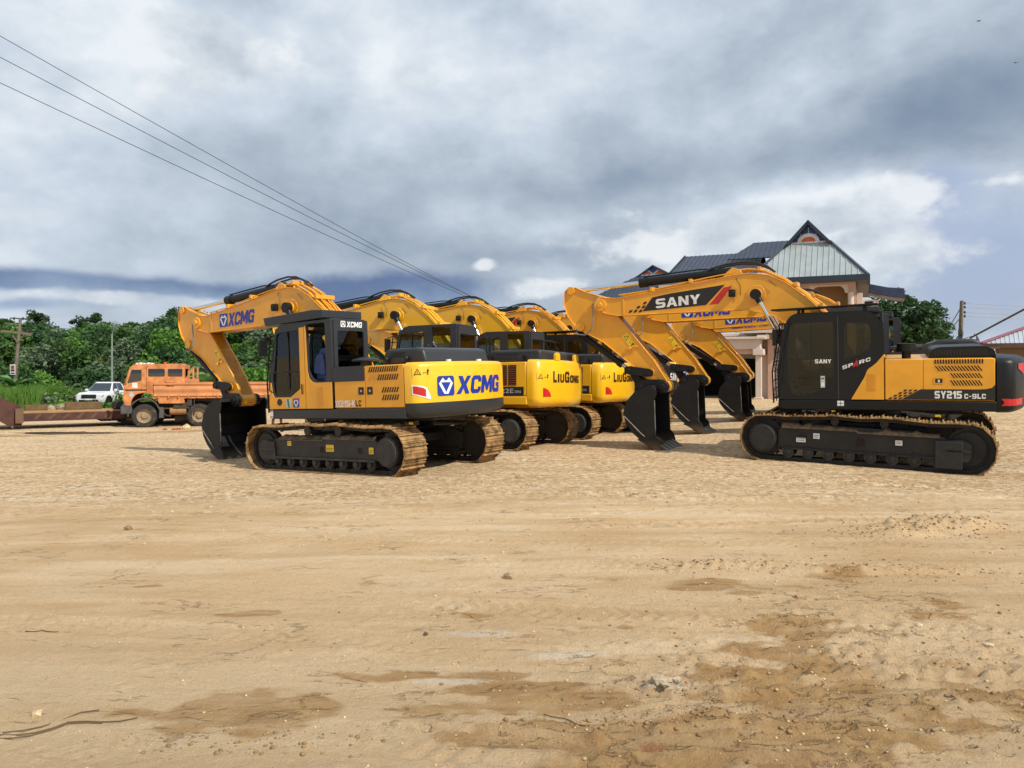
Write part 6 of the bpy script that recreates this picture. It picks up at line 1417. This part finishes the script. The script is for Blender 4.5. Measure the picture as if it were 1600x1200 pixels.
for i, (u, v, u1, v1) in enumerate(((36, 498, 120, 512), (47, 518, 125, 519), (24, 515, 120, 516))): cable('power_line', sag(p3(u, v, 58), p3(u1, v1, 125), .4, 10), .025, WIRE, ('top', 'lowest', 'middle')[i] + ' faint wire running right from the left utility pole', GW2)
lm = empty('mast', p3(175, 606, 62), label='thin bare metal mast with a flower shaped head above the white pickup', cat='mast'); o2 = p3(175, 606, 62)
m = MB(); m.tube([(0, 0, -1), p3(175, 522, 62) - o2], [.09, .05], 8); m.build('pole', mat('pale_metal', '#9aa39c', .5, .4), lm)
m = MB()
hc = p3(180, 508, 62) - o2; m.tube([p3(175, 522, 62) - o2, p3(178, 514, 62) - o2], .03, 5)
for k in range(8): a = R(45 * k); cc_ = hc + Vector((math.cos(a) * .26, 0, math.sin(a) * .22)); m.tube([cc_ + Vector((math.cos(R(40 * j)) * .14, 0, math.sin(R(40 * j)) * .12)) for j in range(10)], .014, 4)
m.build('mast_head', mat('mast_grey', '#7d8890', .5), lm)
rp_ = empty('utility_pole', p3(1497, 600, 60), label='grey utility pole with stacked insulators behind the right machines', cat='utility pole'); o3 = p3(1497, 600, 60)
m = MB(); m.tube([(0, 0, -1), p3(1503, 470, 60) - o3], [.20, .14], 10); m.build('pole', WOOD, rp_)
m = MB()
for v in (474, 480, 488, 494): q = p3(1507.5, v, 60) - o3; m.cyl(q - Vector((.15, 0, 0)), q + Vector((.06, 0, 0)), .025, 6); m.cyl(q + Vector((.0, 0, -.10)), q + Vector((0, 0, .10)), .06, 8)
m.build('insulator', BLKD, rp_)
for i, (v, v1) in enumerate(((474, 477), (480, 484), (488, 491), (494, 497))): cable('power_line', sag(p3(1508, v, 60), p3(1700, v1 + 2, 58), .1, 8), .02, WIREL, ('topmost', 'second from top', 'third from top', 'lowest')[i] + ' bright wire running right from the right utility pole', 'bright wires on the right utility pole')
for i, (u0, v0, u1, v1) in enumerate(((1500, 483, 1478, 520), (1500, 497, 1482, 520))): cable('guy_wire', [p3(u0, v0, 60), p3(u1, v1, 66)], .035, WIRE, ('upper', 'lower')[i] + ' stay wire left of the right utility pole', 'stay wires of the right pole', 'guy wire')
cable('guy_wire', [p3(1516, 528, 40), p3(1597, 485, 36), p3(1660, 452, 33)], .05, WIRE, 'thick dark cable rising right over the bungalow roof', None, 'cable')

# ------------------------------------------------------------------ wheels shared by the vehicles
def wheel(parent, x, y, z, r, w, out, rimr=.55, name='wheel', rm=RIM, hub=True):
    """out = +1/-1: side the rim faces along local y"""
    e = MB(); prof = [(r * .60, -w / 2), (r * .90, -w / 2), (r * .985, -w * .38), (r, -w * .2), (r, w * .2), (r * .985, w * .38), (r * .90, w / 2), (r * .60, w / 2)]; n = 32
    vs = []; 
    for k in range(n):
        a = 2 * math.pi * k / n; vs += [(x + q * math.cos(a), y + s, z + q * math.sin(a)) for q, s in prof]
    L_ = len(prof); fs = [(k * L_ + j, k * L_ + j + 1, ((k + 1) % n) * L_ + j + 1, ((k + 1) % n) * L_ + j) for k in range(n) for j in range(L_ - 1)]
    e.add(vs, [f[::-1] for f in fs])
    for k in range(n * 2):
        a = math.pi * k / n
        if k % 2: e.box(-.02, .02, y - w * .42, y + w * .42, r - .012, r + .010, Matrix.Translation((x, 0, z)) @ Matrix.Rotation(a, 4, 'Y'))
    t = e.build(name, RUB, parent)
    e = MB(); e.cyl((x, y - w * .3, z), (x, y + out * w * .12, z), r * .60, 28)
    rr_ = [(.60, .42), (.56, .36), (.50, .18), (.30, .14), (.22, .34), (.10, .36)]
    for (a, b_), (c_, d_) in zip(rr_, rr_[1:]): e.tube([(x, y + out * w * b_, z), (x, y + out * w * d_, z)], [r * a, r * c_], 28, caps=False)
    e.cyl((x, y + out * w * .2, z), (x, y + out * w * .36, z), r * .11, 14)
    if hub:
        for k in range(8): a = R(45 * k); e.cyl((x + r * .26 * math.cos(a), y + out * w * .2, z + r * .26 * math.sin(a)), (x + r * .26 * math.cos(a), y + out * w * .30, z + r * .26 * math.sin(a)), r * .035, 6)
    e.build('rim', rm, t); return t

# ------------------------------------------------------------------ orange truck (x forward, y left = towards the photographer)
TO = mat('faded_orange_paint', (.52, .18, .05), .6, 0, .18, 2.5, '#9a7350', .30, 3, c2='#cf8a55'); TO2 = mat('bleached_orange_panel', (.58, .24, .09), .6, 0, .16, 2, '#a97c58', .2, 3); TG = mat('grimy_chassis', (.05, .04, .03), .8, 0, .3, 5, '#6b5338', .4, 4); TFG = mat('grey_plastic_arch', (.09, .085, .08), .7, 0, .15, 4, '#7c6a52', .3, 4)
trz = gz(-16, 35)
tk = empty('dropside_truck', (-17.0, 35.9, trz), (0, 0, R(197)), label='faded orange dropside truck with a long cab parked behind the first excavator arm', cat='truck')
cabp = rpoly([(.78, 1.0), (.84, 1.35), (.80, 1.9), (.58, 2.72), (.44, 2.84), (-1.50, 2.88), (-1.66, 2.76), (-1.70, 1.95), (-1.66, 1.08), (-.62, 1.08), (-.55, 1.25), (-.35, 1.50), (-.0, 1.60), (.36, 1.50), (.52, 1.25), (.56, 1.0)], [.03, .05, .1, .1, .08, .1, .08, .03, .03, .02, .05, .1, .15, .1, .05, .02], 3)
w1 = rpoly([(.70, 2.0), (.52, 2.62), (.12, 2.62), (.12, 2.12)], .05); w2 = rrect(-.86, -.16, 2.30, 2.66, .05, 3); w3 = rrect(-1.60, -.98, 2.30, 2.66, .05, 3)
m = MB()
for y in (1.14, -1.14):
    vs, fs = plate(cabp, [w1, w2, w3], .06); m.add([(x, y + k, z) for x, z, k in vs], [f[::-1] for f in fs])
m.strip([(-1.66, 2.76), (-1.50, 2.88), (.44, 2.84), (.58, 2.72)], -1.14, 1.14, .02); m.strip([(.58, 2.72), (.56, 2.62)], -1.14, 1.14, .04); m.strip([(.79, 1.95), (.84, 1.35), (.78, 1.0)], -1.14, 1.14, .04)
m.box(-1.69, -1.62, -1.12, 1.12, 1.08, 2.2); m.box(-1.69, -1.62, -1.12, 1.12, 2.66, 2.84); m.box(-1.69, -1.62, -1.12, -.8, 2.2, 2.66); m.box(-1.69, -1.62, .8, 1.12, 2.2, 2.66); m.box(-1.6, .7, -1.1, 1.1, 1.62, 1.72)
for s in (1, -1): m.bar((.80, s * 1.1, 1.95), (.58, s * 1.1, 2.7), .07, .05)
ck = m.build('cab', TO, tk, .01)
for p_, nm in ((w1, 'door_window'), (w2, 'window_pane'), (w3, 'window_pane')):
    m = MB(); m.prism(p_, 1.12, 1.13); m.build(nm, GLC, ck, smooth=False)
    m = MB(); m.prism(p_, -1.13, -1.12); m.build(nm, GLC, ck, smooth=False)
m = MB(); m.prism([(.80, 1.97), (.58, 2.68), (.585, 2.68), (.806, 1.97)], -1.1, 1.1); m.build('windscreen', GLC, ck, smooth=False)
m = MB(); m.box(-.2, .45, .2, .9, 1.7, 2.0); m.box(-.25, -.1, .2, .9, 1.9, 2.5); m.box(-.2, .45, -.9, -.2, 1.7, 2.0); m.box(-.25, -.1, -.9, -.2, 1.9, 2.5); m.build('seat', SEAT, ck, .03)
d = Decal((0, 1.172, 0), (-1, 0, 0), (0, 0, 1))
d.poly([(-.78, 1.67), (.10, 1.67), (.10, 1.73), (-.78, 1.73)], 0); d.build('trim_stripe', [BLKD], ck)
d = Decal((0, 1.173, 0), (-1, 0, 0), (0, 0, 1)); d.rect(-.50, -.27, 1.80, 2.03, 1); d.build('door_sticker', [BLKD, WHT], ck)
d = Decal((0, 1.173, 0), (-1, 0, 0), (0, 0, 1)); d.poly([(-.52 + .1 * math.cos(R(a)), 1.50 + .12 * math.sin(R(a))) for a in range(0, 360, 24)], 1); d.build('door_badge', [BLKD, SILV], ck)
m = MB(); m.box(.112, .122, 1.17, 1.175, 1.1, 2.66); m.box(-.88, -.87, 1.17, 1.173, 1.5, 2.1); m.box(-.10, -.09, 1.17, 1.175, 1.6, 2.75); m.build('door_seam', SLOT, ck, smooth=False)
m = MB(); m.box(-1.25, -.9, 1.17, 1.20, 1.62, 2.0); m.box(-1.25, -.9, 1.17, 1.21, 2.03, 2.12); m.build('side_locker', TO2, ck, .01)
m = MB(); m.tube([(.74, 1.18, 1.95), (.86, 1.30, 2.2), (.88, 1.32, 2.55)], .015, 6); m.box(.82, .90, 1.24, 1.44, 2.0, 2.45); m.tube([(.74, 1.18, 2.6), (.86, 1.3, 2.5)], .012, 5); m.build('mirror', BLKD, ck, .01)
m = MB(); [m.box(.30 - k * .16, .40 - k * .16, .5 - (k % 2) * .1, .9, 2.86, 2.93 + .02 * (k % 2)) for k in range(5)]; m.build('roof_rack', WINF, ck, .01)
m = MB(); m.cyl((-.75, .2, 2.86), (-.75, .2, 2.98), .07, 12); m.build('beacon', mat('beacon_orange', (.6, .08, .02), .3), ck)
m = MB(); m.box(.52, .98, -1.15, 1.15, .62, .98); m.box(.50, .92, .75, 1.16, .98, 1.06); m.build('bumper', TFG, tk, .04)
for y in (.85, -.85): m = MB(); m.cyl((.96, y, .8), (1.0, y, .8), .11, 16); m.build('headlight', LAMP, tk)
arcm = [(x, z) for x, z in [(.62 * math.cos(R(a)) * 1.04, .56 + .68 * math.sin(R(a)) * 1.08) for a in range(-5, 190, 15)]]
m = MB(); m.strip(arcm, .72, 1.20, -.05); m.box(-.80, -.62, .85, 1.2, .42, .9); m.build('wheel_arch', TFG, tk, .01)
# load bed
m = MB(); prof = [(1.20, 1.39), (1.24, 1.42), (1.20, 1.50), (1.20, 1.60), (1.24, 1.66), (1.24, 1.78), (1.20, 1.84), (1.20, 1.90), (1.25, 1.94), (1.25, 2.02), (1.17, 2.02), (1.17, 1.39)]
def side_board(x0, x1, s, nm='side_board', mt=TO2):
    m = MB(); k = len(prof); P0 = [(x0, s * y, z) for y, z in prof]; P1 = [(x1, s * y, z) for y, z in prof]
    f = [(i, (i + 1) % k, (i + 1) % k + k, i + k) for i in range(k)] + [tuple(range(k))[::-1], tuple(range(k, 2 * k))]
    m.add(P0 + P1, f if s * (x1 - x0) < 0 else [g[::-1] for g in f]); 
    for q in range(6): xx = x0 + (x1 - x0) * (q + .5) / 6; m.box(xx - .03, xx + .03, min(s * 1.245, s * 1.27), max(s * 1.245, s * 1.27), 1.34, 1.5)
    return m.build(nm, mt, tk, .006)
for s in (1, -1): side_board(-.40, -2.9, s); side_board(-2.92, -5.45, s)
m = MB(); m.box(-5.5, -.35, -1.2, 1.18, 1.30, 1.40); m.box(-5.5, -5.42, -1.2, 1.2, 1.4, 2.02); m.box(-.42, -.36, -1.2, 1.17, 1.4, 2.0); m.build('load_bed', TO, tk, .01)
m = MB(); m.box(-2.3, -.5, .9, 1.1, 2.0, 2.18); m.build('timber_on_bed', TO2, tk, .01)
m = MB(); m.bar((-2.05, 1.0, 2.1), (-2.05, 1.0, 2.75), .07, .09); m.bar((-1.72, 1.0, 2.15), (-2.05, 1.0, 2.72), .06, .07); m.bar((-2.05, -1.0, 2.1), (-2.05, -1.0, 2.75), .07, .09); m.bar((-2.05, -1.0, 2.2), (-2.05, 1.0, 2.2), .05, .05); m.build('headboard_frame', TO, tk, .005)
m = MB(); m.box(-5.3, .8, -.5, -.38, .85, 1.1); m.box(-5.3, .8, .38, .5, .85, 1.1); m.box(-5.2, -.5, -.9, .9, 1.14, 1.30); m.cyl((0, -.95, .52), (0, .95, .52), .08, 10); m.cyl((-2.5, -.95, .52), (-2.5, .95, .52), .12, 10); m.cyl((-3.75, -.95, .52), (-3.75, .95, .52), .12, 10); m.build('chassis', TG, tk, .01)
m = MB(); m.cyl((-1.05, .9, .72), (-1.75, .9, .72), .17, 18); m.build('air_tank', mat('dusty_tank', '#9a744c', .8, 0, .2, 4), tk)
m = MB(); m.box(-1.9, -1.2, .62, 1.08, .86, 1.12); m.box(-2.0, -1.78, .8, 1.12, .95, 1.32); m.box(-2.08, -2.12, .6, 1.15, .55, 1.3); m.tube([(-.7, 1, .7), (-.9, 1.0, .52), (-1.1, 1.05, .5)], .04, 6); m.tube([(-1.2, .3, .45), (-2.2, .3, .45)], .28, 14); m.build('underbody_box', TG, tk, .01)
wheel(tk, 0, 1.02, .52, .53, .32, 1); wheel(tk, 0, -1.02, .52, .53, .32, -1)
for x in (-2.32, -3.62): wheel(tk, x, .98, .52, .53, .42, 1); wheel(tk, x, -.98, .52, .53, .42, -1)
# stone and red rag by the truck
vs, fs = stone_mesh(.22, 77); m = MB(); m.add(vs, fs); o = m.build('stone', GRV, smooth=True, ang=30); o.location = (*p3(292, 664, 33.4)[:2], gz(-14.1, 33.4) + .08); tag(o, 'pale rock lying in front of the truck rear wheel', 'stone')
m = MB(); rr = random.Random(2)
for k in range(5): x, y = rr.uniform(-.3, .3), rr.uniform(-.1, .1); m.tube([(x - .12, y, .01), (x, y + .03, .05), (x + .1, y, .02)], [.02, .035, .015], 6)
o = m.build('red_scrap', mat('red_scrap', (.45, .06, .03), .6)); o.location = (*p3(269, 667, 33)[:2], gz(-14.6, 33)); tag(o, 'small red scrap on the dirt before the truck', 'scrap')

# ------------------------------------------------------------------ low-loader trailer
TR = mat('rusty_red_trailer', (.075, .028, .02), .75, 0, .3, 3, '#4a3626', .3, 3); DK = mat('worn_deck_boards', '#a47c4e', .9, 0, .25, 2.5, '#6b4c30', .25, 3)
o4 = Vector((-21.5, 33.5, gz(-21, 34))); tl = empty('low_loader_trailer', o4, (0, 0, R(35)), label='rusty red low-loader trailer with a timber deck, left of the orange truck', cat='trailer')
m = MB(); dz = -.16 - o4.z
for k in range(6): m.box(0, 9.6, .02 + k * .42, .42 + k * .42 - .02, dz - .06, dz + .0)
m.build('deck', DK, tl, .006)
m = MB(); m.box(0, 9.6, -.10, .0, dz - .34, dz - .03); m.box(0, 9.6, 2.52, 2.62, dz - .48, dz - .03); m.box(0, 9.6, -.14, .0, dz - .38, dz - .33); [m.box(k * 1.05, k * 1.05 + .12, 0, 2.5, dz - .3, dz - .07) for k in range(10)]; m.build('side_beam', TR, tl, .01)
d = MB()
for k in range(9): x = .5 + k * .55; d.add([(x, -.104, dz - .30), (x + .14, -.104, dz - .30), (x + .36, -.104, dz - .08), (x + .22, -.104, dz - .08)], [(0, 1, 2, 3)])
d.build('chevron_stripe', mat('faded_chevron', '#5f4630', .7), tl, smooth=False)
m = MB(); prof_g = [(.1, dz - .55), (.1, dz + .25), (-.9, dz + .75), (-3.6, dz + .85), (-3.6, dz + .25), (-1.4, dz + .15), (-.4, dz - .55)]
for y in (-.12, 2.5): m.prism(prof_g, y, y + .14)
m.prism([(.0, dz + .22), (-.9, dz + .75), (-3.6, dz + .85), (-3.6, dz + .78), (-.92, dz + .68), (.0, dz + .15)], .02, 2.5); m.build('gooseneck', TR, tl, .01)
m = MB(); m.box(-.15, .15, -.32, -.12, -.0 + .28, dz + .2); m.build('landing_leg', mat('leg_metal', '#6d5440', .8), tl, .01)
for x in (4.4, 5.5): wheel(tl, x, .16, .44, .43, .30, -1); wheel(tl, x, 2.4, .44, .43, .30, 1)
m = MB(); m.box(3.2, 6.8, .3, 2.2, dz - .5, dz - .3); m.cyl((4.4, .2, .44), (4.4, 2.3, .44), .07, 8); m.cyl((5.5, .2, .44), (5.5, 2.3, .44), .07, 8); m.build('axle', TG, tl, .01)
def on_deck(x, y, z=0): return tl.matrix_basis @ Vector((x, y, dz + z)) if False else Matrix.Translation(o4) @ Matrix.Rotation(R(35), 4, 'Z') @ Vector((x, y, dz + z))
m = MB(); ty = empty('spare_tyre', on_deck(4.3, 1.3, .20), (R(90), 0, 0), label='bare tyre lying flat on the trailer deck', cat='tyre'); wheel(ty, 0, 0, 0, .48, .38, 1, name='tyre_ring')
for i, (x, y, l, wd_, h, lab) in enumerate(((1.9, 1.7, 1.5, .5, .32, 'low wooden crate in the middle of the trailer deck'), (.3, 1.9, .9, .5, .22, 'small wooden crate at the gooseneck end of the trailer deck'))):
    m = MB(); [m.box(0, l, k * wd_ / 3, (k + .9) * wd_ / 3, 0, .04) for k in range(3)]; [m.box(0, l, y2, y2 + .03, .05 + k * h / 3, .05 + (k + .85) * h / 3) for k in range(3) for y2 in (0, wd_ - .03)]; [m.box(x2, x2 + .04, .03, wd_ - .03, .04, h) for x2 in (0, l / 2, l - .04)]
    o = m.build('crate', mat('crate_wood_%d' % i, '#6f5a3c', .9, 0, .2), smooth=False); o.location = on_deck(x, y, .0); o.rotation_euler[2] = R(35); tag(o, lab, 'crate')

# ------------------------------------------------------------------ white pickup facing the photographer
CW = mat('white_car_paint', (.78, .79, .80), .25, 0, .02, 1, coat=.6)
fy = 55.0; fx_ = (136 - 800) / 1200 * fy; pk = empty('pickup', (fx_ + .1, fy + .9, gz(fx_, fy) + .02), (0, 0, R(-89)), label='white double-cab pickup with a black grille parked beyond the trailer', cat='pickup')
# x forward; front bumper at x=.9, rear at x=-4.3
sec = [(.90, .45, .55, .80), (.86, .38, .98, .90), (.55, .36, 1.08, .94), (-.55, .36, 1.14, .95), (-1.0, .36, 1.16, .95), (-3.0, .38, 1.16, .95), (-4.2, .42, 1.15, .94), (-4.3, .5, 1.12, .92)]
m = MB(); rings = []
for (x, zb, zt, hw) in sec: rings.append([(x, -hw * .94, zb), (x, -hw, zb + .2), (x, -hw, zt - .18), (x, -hw * .93, zt), (x, hw * .93, zt), (x, hw, zt - .18), (x, hw, zb + .2), (x, hw * .94, zb)])
vs = [p for g in rings for p in g]; fs = [(j * 8 + k, j * 8 + (k + 1) % 8, (j + 1) * 8 + (k + 1) % 8, (j + 1) * 8 + k) for j in range(len(sec) - 1) for k in range(8)] + [tuple(range(8))[::-1], tuple((len(sec) - 1) * 8 + k for k in range(8))]
m.add(vs, [f[::-1] for f in fs])
bm_ = m.build('body', CW, pk, .03); bmm = bmesh.new(); bmm.from_mesh(bm_.data); bmesh.ops.recalc_face_normals(bmm, faces=bmm.faces); bmm.to_mesh(bm_.data); bmm.free()
m = MB(); R0 = [(-.50, 1.12, .86), (-2.75, 1.14, .86)]; top = [(-1.15, 1.78, .64), (-1.5, 1.84, .62), (-2.3, 1.82, .62), (-2.62, 1.74, .62)]
lo = [(-.50, 1.12), (-2.78, 1.14)]
vs = [(-.50, -.86, 1.12), (-.50, .86, 1.12), (-1.18, .66, 1.76), (-1.18, -.66, 1.76), (-1.5, .64, 1.83), (-1.5, -.64, 1.83), (-2.35, .64, 1.81), (-2.35, -.64, 1.81), (-2.62, .66, 1.72), (-2.62, -.66, 1.72), (-2.78, .86, 1.14), (-2.78, -.86, 1.14)]
m.add(vs, [(0, 1, 2, 3), (3, 2, 4, 5), (5, 4, 6, 7), (7, 6, 8, 9), (9, 8, 10, 11), (1, 10, 8, 6, 4, 2), (0, 3, 5, 7, 9, 11)]); m.build('cabin', CW, pk, .03)
def quad(nm, pts, mt, par=pk):
    m = MB(); P = [Vector(p) for p in pts]; n = (P[1] - P[0]).cross(P[2] - P[0]).normalized() * .012; m.add([p + n for p in P] + [p - n for p in P], [tuple(range(len(P))), tuple(range(2 * len(P) - 1, len(P) - 1, -1))] + [(i, i + len(P), (i + 1) % len(P) + len(P), (i + 1) % len(P)) for i in range(len(P))]); return m.build(nm, mt, par, smooth=False)
quad('windscreen', [(-.55, -.80, 1.155), (-.55, .80, 1.155), (-1.15, .62, 1.735), (-1.15, -.62, 1.735)], GLC)
for s in (1, -1):
    quad('side_window', [(-.85, s * .845, 1.19), (-1.65, s * .845, 1.19), (-1.65, s * .675, 1.74), (-1.25, s * .675, 1.74)], GLC); quad('side_window', [(-1.72, s * .845, 1.19), (-2.5, s * .845, 1.19), (-2.38, s * .675, 1.72), (-1.72, s * .675, 1.74)], GLC)
    m = MB(); m.box(-.95, -.75, s * .98 if s > 0 else -1.16, s * .98 + .18 if s > 0 else -.98, 1.16, 1.32); m.build('mirror', CW, pk, .03)
    m = MB(); m.prism([(.87, .88), (.62, 1.0), (.60, .92), (.86, .76)], s * .62 if s > 0 else -.95, s * .62 + .33 if s > 0 else -.62); m.build('headlight', LAMP, pk, .02)
    arc = [(-.05 + .46 * math.cos(R(a)), .42 + .46 * math.sin(R(a))) for a in range(0, 181, 15)]; m = MB(); m.strip(arc, s * .93 if s > 0 else -.99, s * .93 + .06 if s > 0 else -.93, .08); m.build('wheel_arch_trim', BLKD, pk)
    m = MB(); m.prism([(-.05 + .45 * math.cos(R(a)), .42 + .45 * math.sin(R(a))) for a in range(0, 360, 15)], s * .90 if s > 0 else -.965, s * .90 + .065 if s > 0 else -.90); m.build('wheel_well', BLKD, pk)
    m = MB(); m.box(-2.6, -.6, s * .92 if s > 0 else -1.02, s * .92 + .10 if s > 0 else -.92, .34, .40); m.build('side_step', BLKD, pk, .02)
    for x in (-1.5, -2.35): m = MB(); m.box(x - .1, x + .1, s * .95 if s > 0 else -.975, s * .95 + .025 if s > 0 else -.95, 1.0, 1.04); m.build('door_handle', CHR, pk)
m = MB(); m.prism(rpoly([(.90, .95), (.93, .72), (.90, .66), (.8, .66), (.8, .98)], .02), -.52, .52); g = m.build('grille', BLKD, pk, .02); m = MB(); m.cyl((.93, 0, .83), (.95, 0, .83), .09, 16); m.build('badge', CHR, g)
m = MB(); m.box(.86, .945, -.7, .7, .36, .58); m.build('lower_grille', BLKD, pk, .03); m = MB(); m.box(.93, .96, -.26, .26, .56, .67); m.build('number_plate', WHT, pk)
for x, y in ((-.05, .84), (-.05, -.84), (-3.2, .84), (-3.2, -.84)): wheel(pk, x, y, .39, .39, .25, 1 if y > 0 else -1, rm=mat('alloy_rim_%d%d' % (x < -1, y > 0), (.5, .5, .52), .3, .6), hub=False)

# ------------------------------------------------------------------ person standing behind the first excavator
SKN = mat('brown_skin', (.10, .045, .025), .5); CL1 = mat('grey_check_shorts', (.30, .30, .33), .9, 0, .3, 25); CL2 = mat('dark_shirt', (.03, .035, .06), .9)
def skinned(name, pts, edges, rad, mt, parent, sub=2, root=0):
    me = bpy.data.meshes.new(name); me.from_pydata(pts, edges, []); me.materials.append(mt); o = bpy.data.objects.new(name, me); col.objects.link(o); o.parent = parent
    md = o.modifiers.new('skin', 'SKIN'); sv = me.skin_vertices[0].data
    for i, r in enumerate(rad): sv[i].radius = r if hasattr(r, '__len__') else (r, r)
    sv[root].use_root = True; md.use_smooth_shade = True
    s = o.modifiers.new('sub', 'SUBSURF'); s.levels = sub; s.render_levels = sub; return o
px_ = (433 - 800) / 1200 * 28.0; pe = empty('person', (px_, 28.0, gz(px_, 28.0)), (0, 0, R(20)), label='person in grey shorts standing behind the cab of the first excavator, only lower legs showing', cat='person')
P_b = [(0, 0, .92), (0, 0, 1.12), (0, 0, 1.38), (0, .01, 1.50), (0, .0, 1.60), (0, -.01, 1.70)]
E_b = [(0, 1), (1, 2), (2, 3), (3, 4), (4, 5)]; r_b = [(.15, .11), (.14, .10), (.17, .10), (.06, .06), (.085, .095), (.07, .085)]
def chain(start, pts, rr_):
    i = len(P_b); prev = start
    for p, r in zip(pts, rr_): P_b.append(p); E_b.append((prev, len(P_b) - 1)); r_b.append(r); prev = len(P_b) - 1
for s in (1, -1):
    chain(0, [(s * .10, 0, .86), (s * .13, .0, .50), (s * .15, .02, .28), (s * .16, .03, .09), (s * .17, -.05, .04), (s * .18, -.13, .03)], [.085, .055, .052, .034, .035, .025])
    chain(2, [(s * .19, 0, 1.42), (s * .25, .02, 1.15), (s * .25, -.06, .92), (s * .25, -.09, .84)], [.055, .042, .032, .03])
skinned('body', P_b, E_b, r_b, SKN, pe)
for s in (1, -1):
    for k in range(4): m = MB(); m.tube([(s * .25 + (k - 1.5) * .016, -.10, .82), (s * .25 + (k - 1.5) * .018, -.125, .77 - .008 * (k in (1, 2))), (s * .25 + (k - 1.5) * .018, -.115, .735)], [.009, .008, .006], 6); m.build('finger', SKN, pe)
    m = MB(); m.tube([(s * .222, -.11, .86), (s * .20, -.13, .81), (s * .205, -.135, .78)], [.011, .009, .007], 6); m.build('thumb', SKN, pe)
m = MB()
for s in (1, -1): m.tube([(s * .09, 0, .95), (s * .11, 0, .75), (s * .135, 0, .50)], [.13, .12, .105], 14)
m.tube([(0, 0, .80), (0, 0, 1.02)], [.17, .16], 16); m.build('shorts', CL1, pe)
m = MB(); m.tube([(0, 0, .95), (0, 0, 1.15), (0, 0, 1.36), (0, 0, 1.46)], [.18, .17, .20, .09], 16)
for s in (1, -1): m.tube([(s * .14, 0, 1.42), (s * .22, 0, 1.32), (s * .25, .01, 1.18)], [.085, .075, .07], 10)
m.build('shirt', CL2, pe); m = MB(); m.tube([(0, .02, 1.64), (0, .02, 1.72), (0, .0, 1.78)], [.10, .095, .05], 14); m.build('hair', BLKD, pe)
m = MB(); [m.cyl((s * .033, -.098, 1.665), (s * .033, -.104, 1.665), .011, 8) for s in (1, -1)]; m.tube([(0, -.095, 1.655), (0, -.12, 1.63), (0, -.10, 1.62)], .010, 6); m.tube([(-.03, -.098, 1.59), (0, -.106, 1.588), (.03, -.098, 1.59)], .007, 6); m.build('face_features', SKN, pe)
for s in (1, -1): m = MB(); m.tube([(s * .155, .06, .03), (s * .17, -.06, .035), (s * .18, -.16, .025)], [.045, .05, .035], 10); m.build('shoe', BLKD, pe)

# two birds
for i, (u, v, lab) in enumerate(((1529, 33, 'tiny dark bird near the top right corner, wings tilted'), (1586, 98, 'tiny dark bird at the right edge of the sky'))):
    o = empty('bird', p3(u, v, 70), (R(20), 0, R(40 * i)), label=lab, cat='bird'); m = MB(); m.tube([(-.16, 0, 0), (-.08, 0, .01), (.06, 0, .01), (.14, 0, .02), (.19, 0, .015)], [.012, .045, .05, .03, .006], 8); b_ = m.build('body', BLKD, o)
    for s in (1, -1): m = MB(); m.prism([(.06, 0), (.10, .012), (-.04, .012)], 0, s * .12); m.add([(.07, s * .10, .01), (-.05, s * .10, .01), (-.02, s * .34, .09), (.03, s * .34, .09)], [(0, 1, 2, 3)]); m.build('wing', BLKD, o, smooth=False)
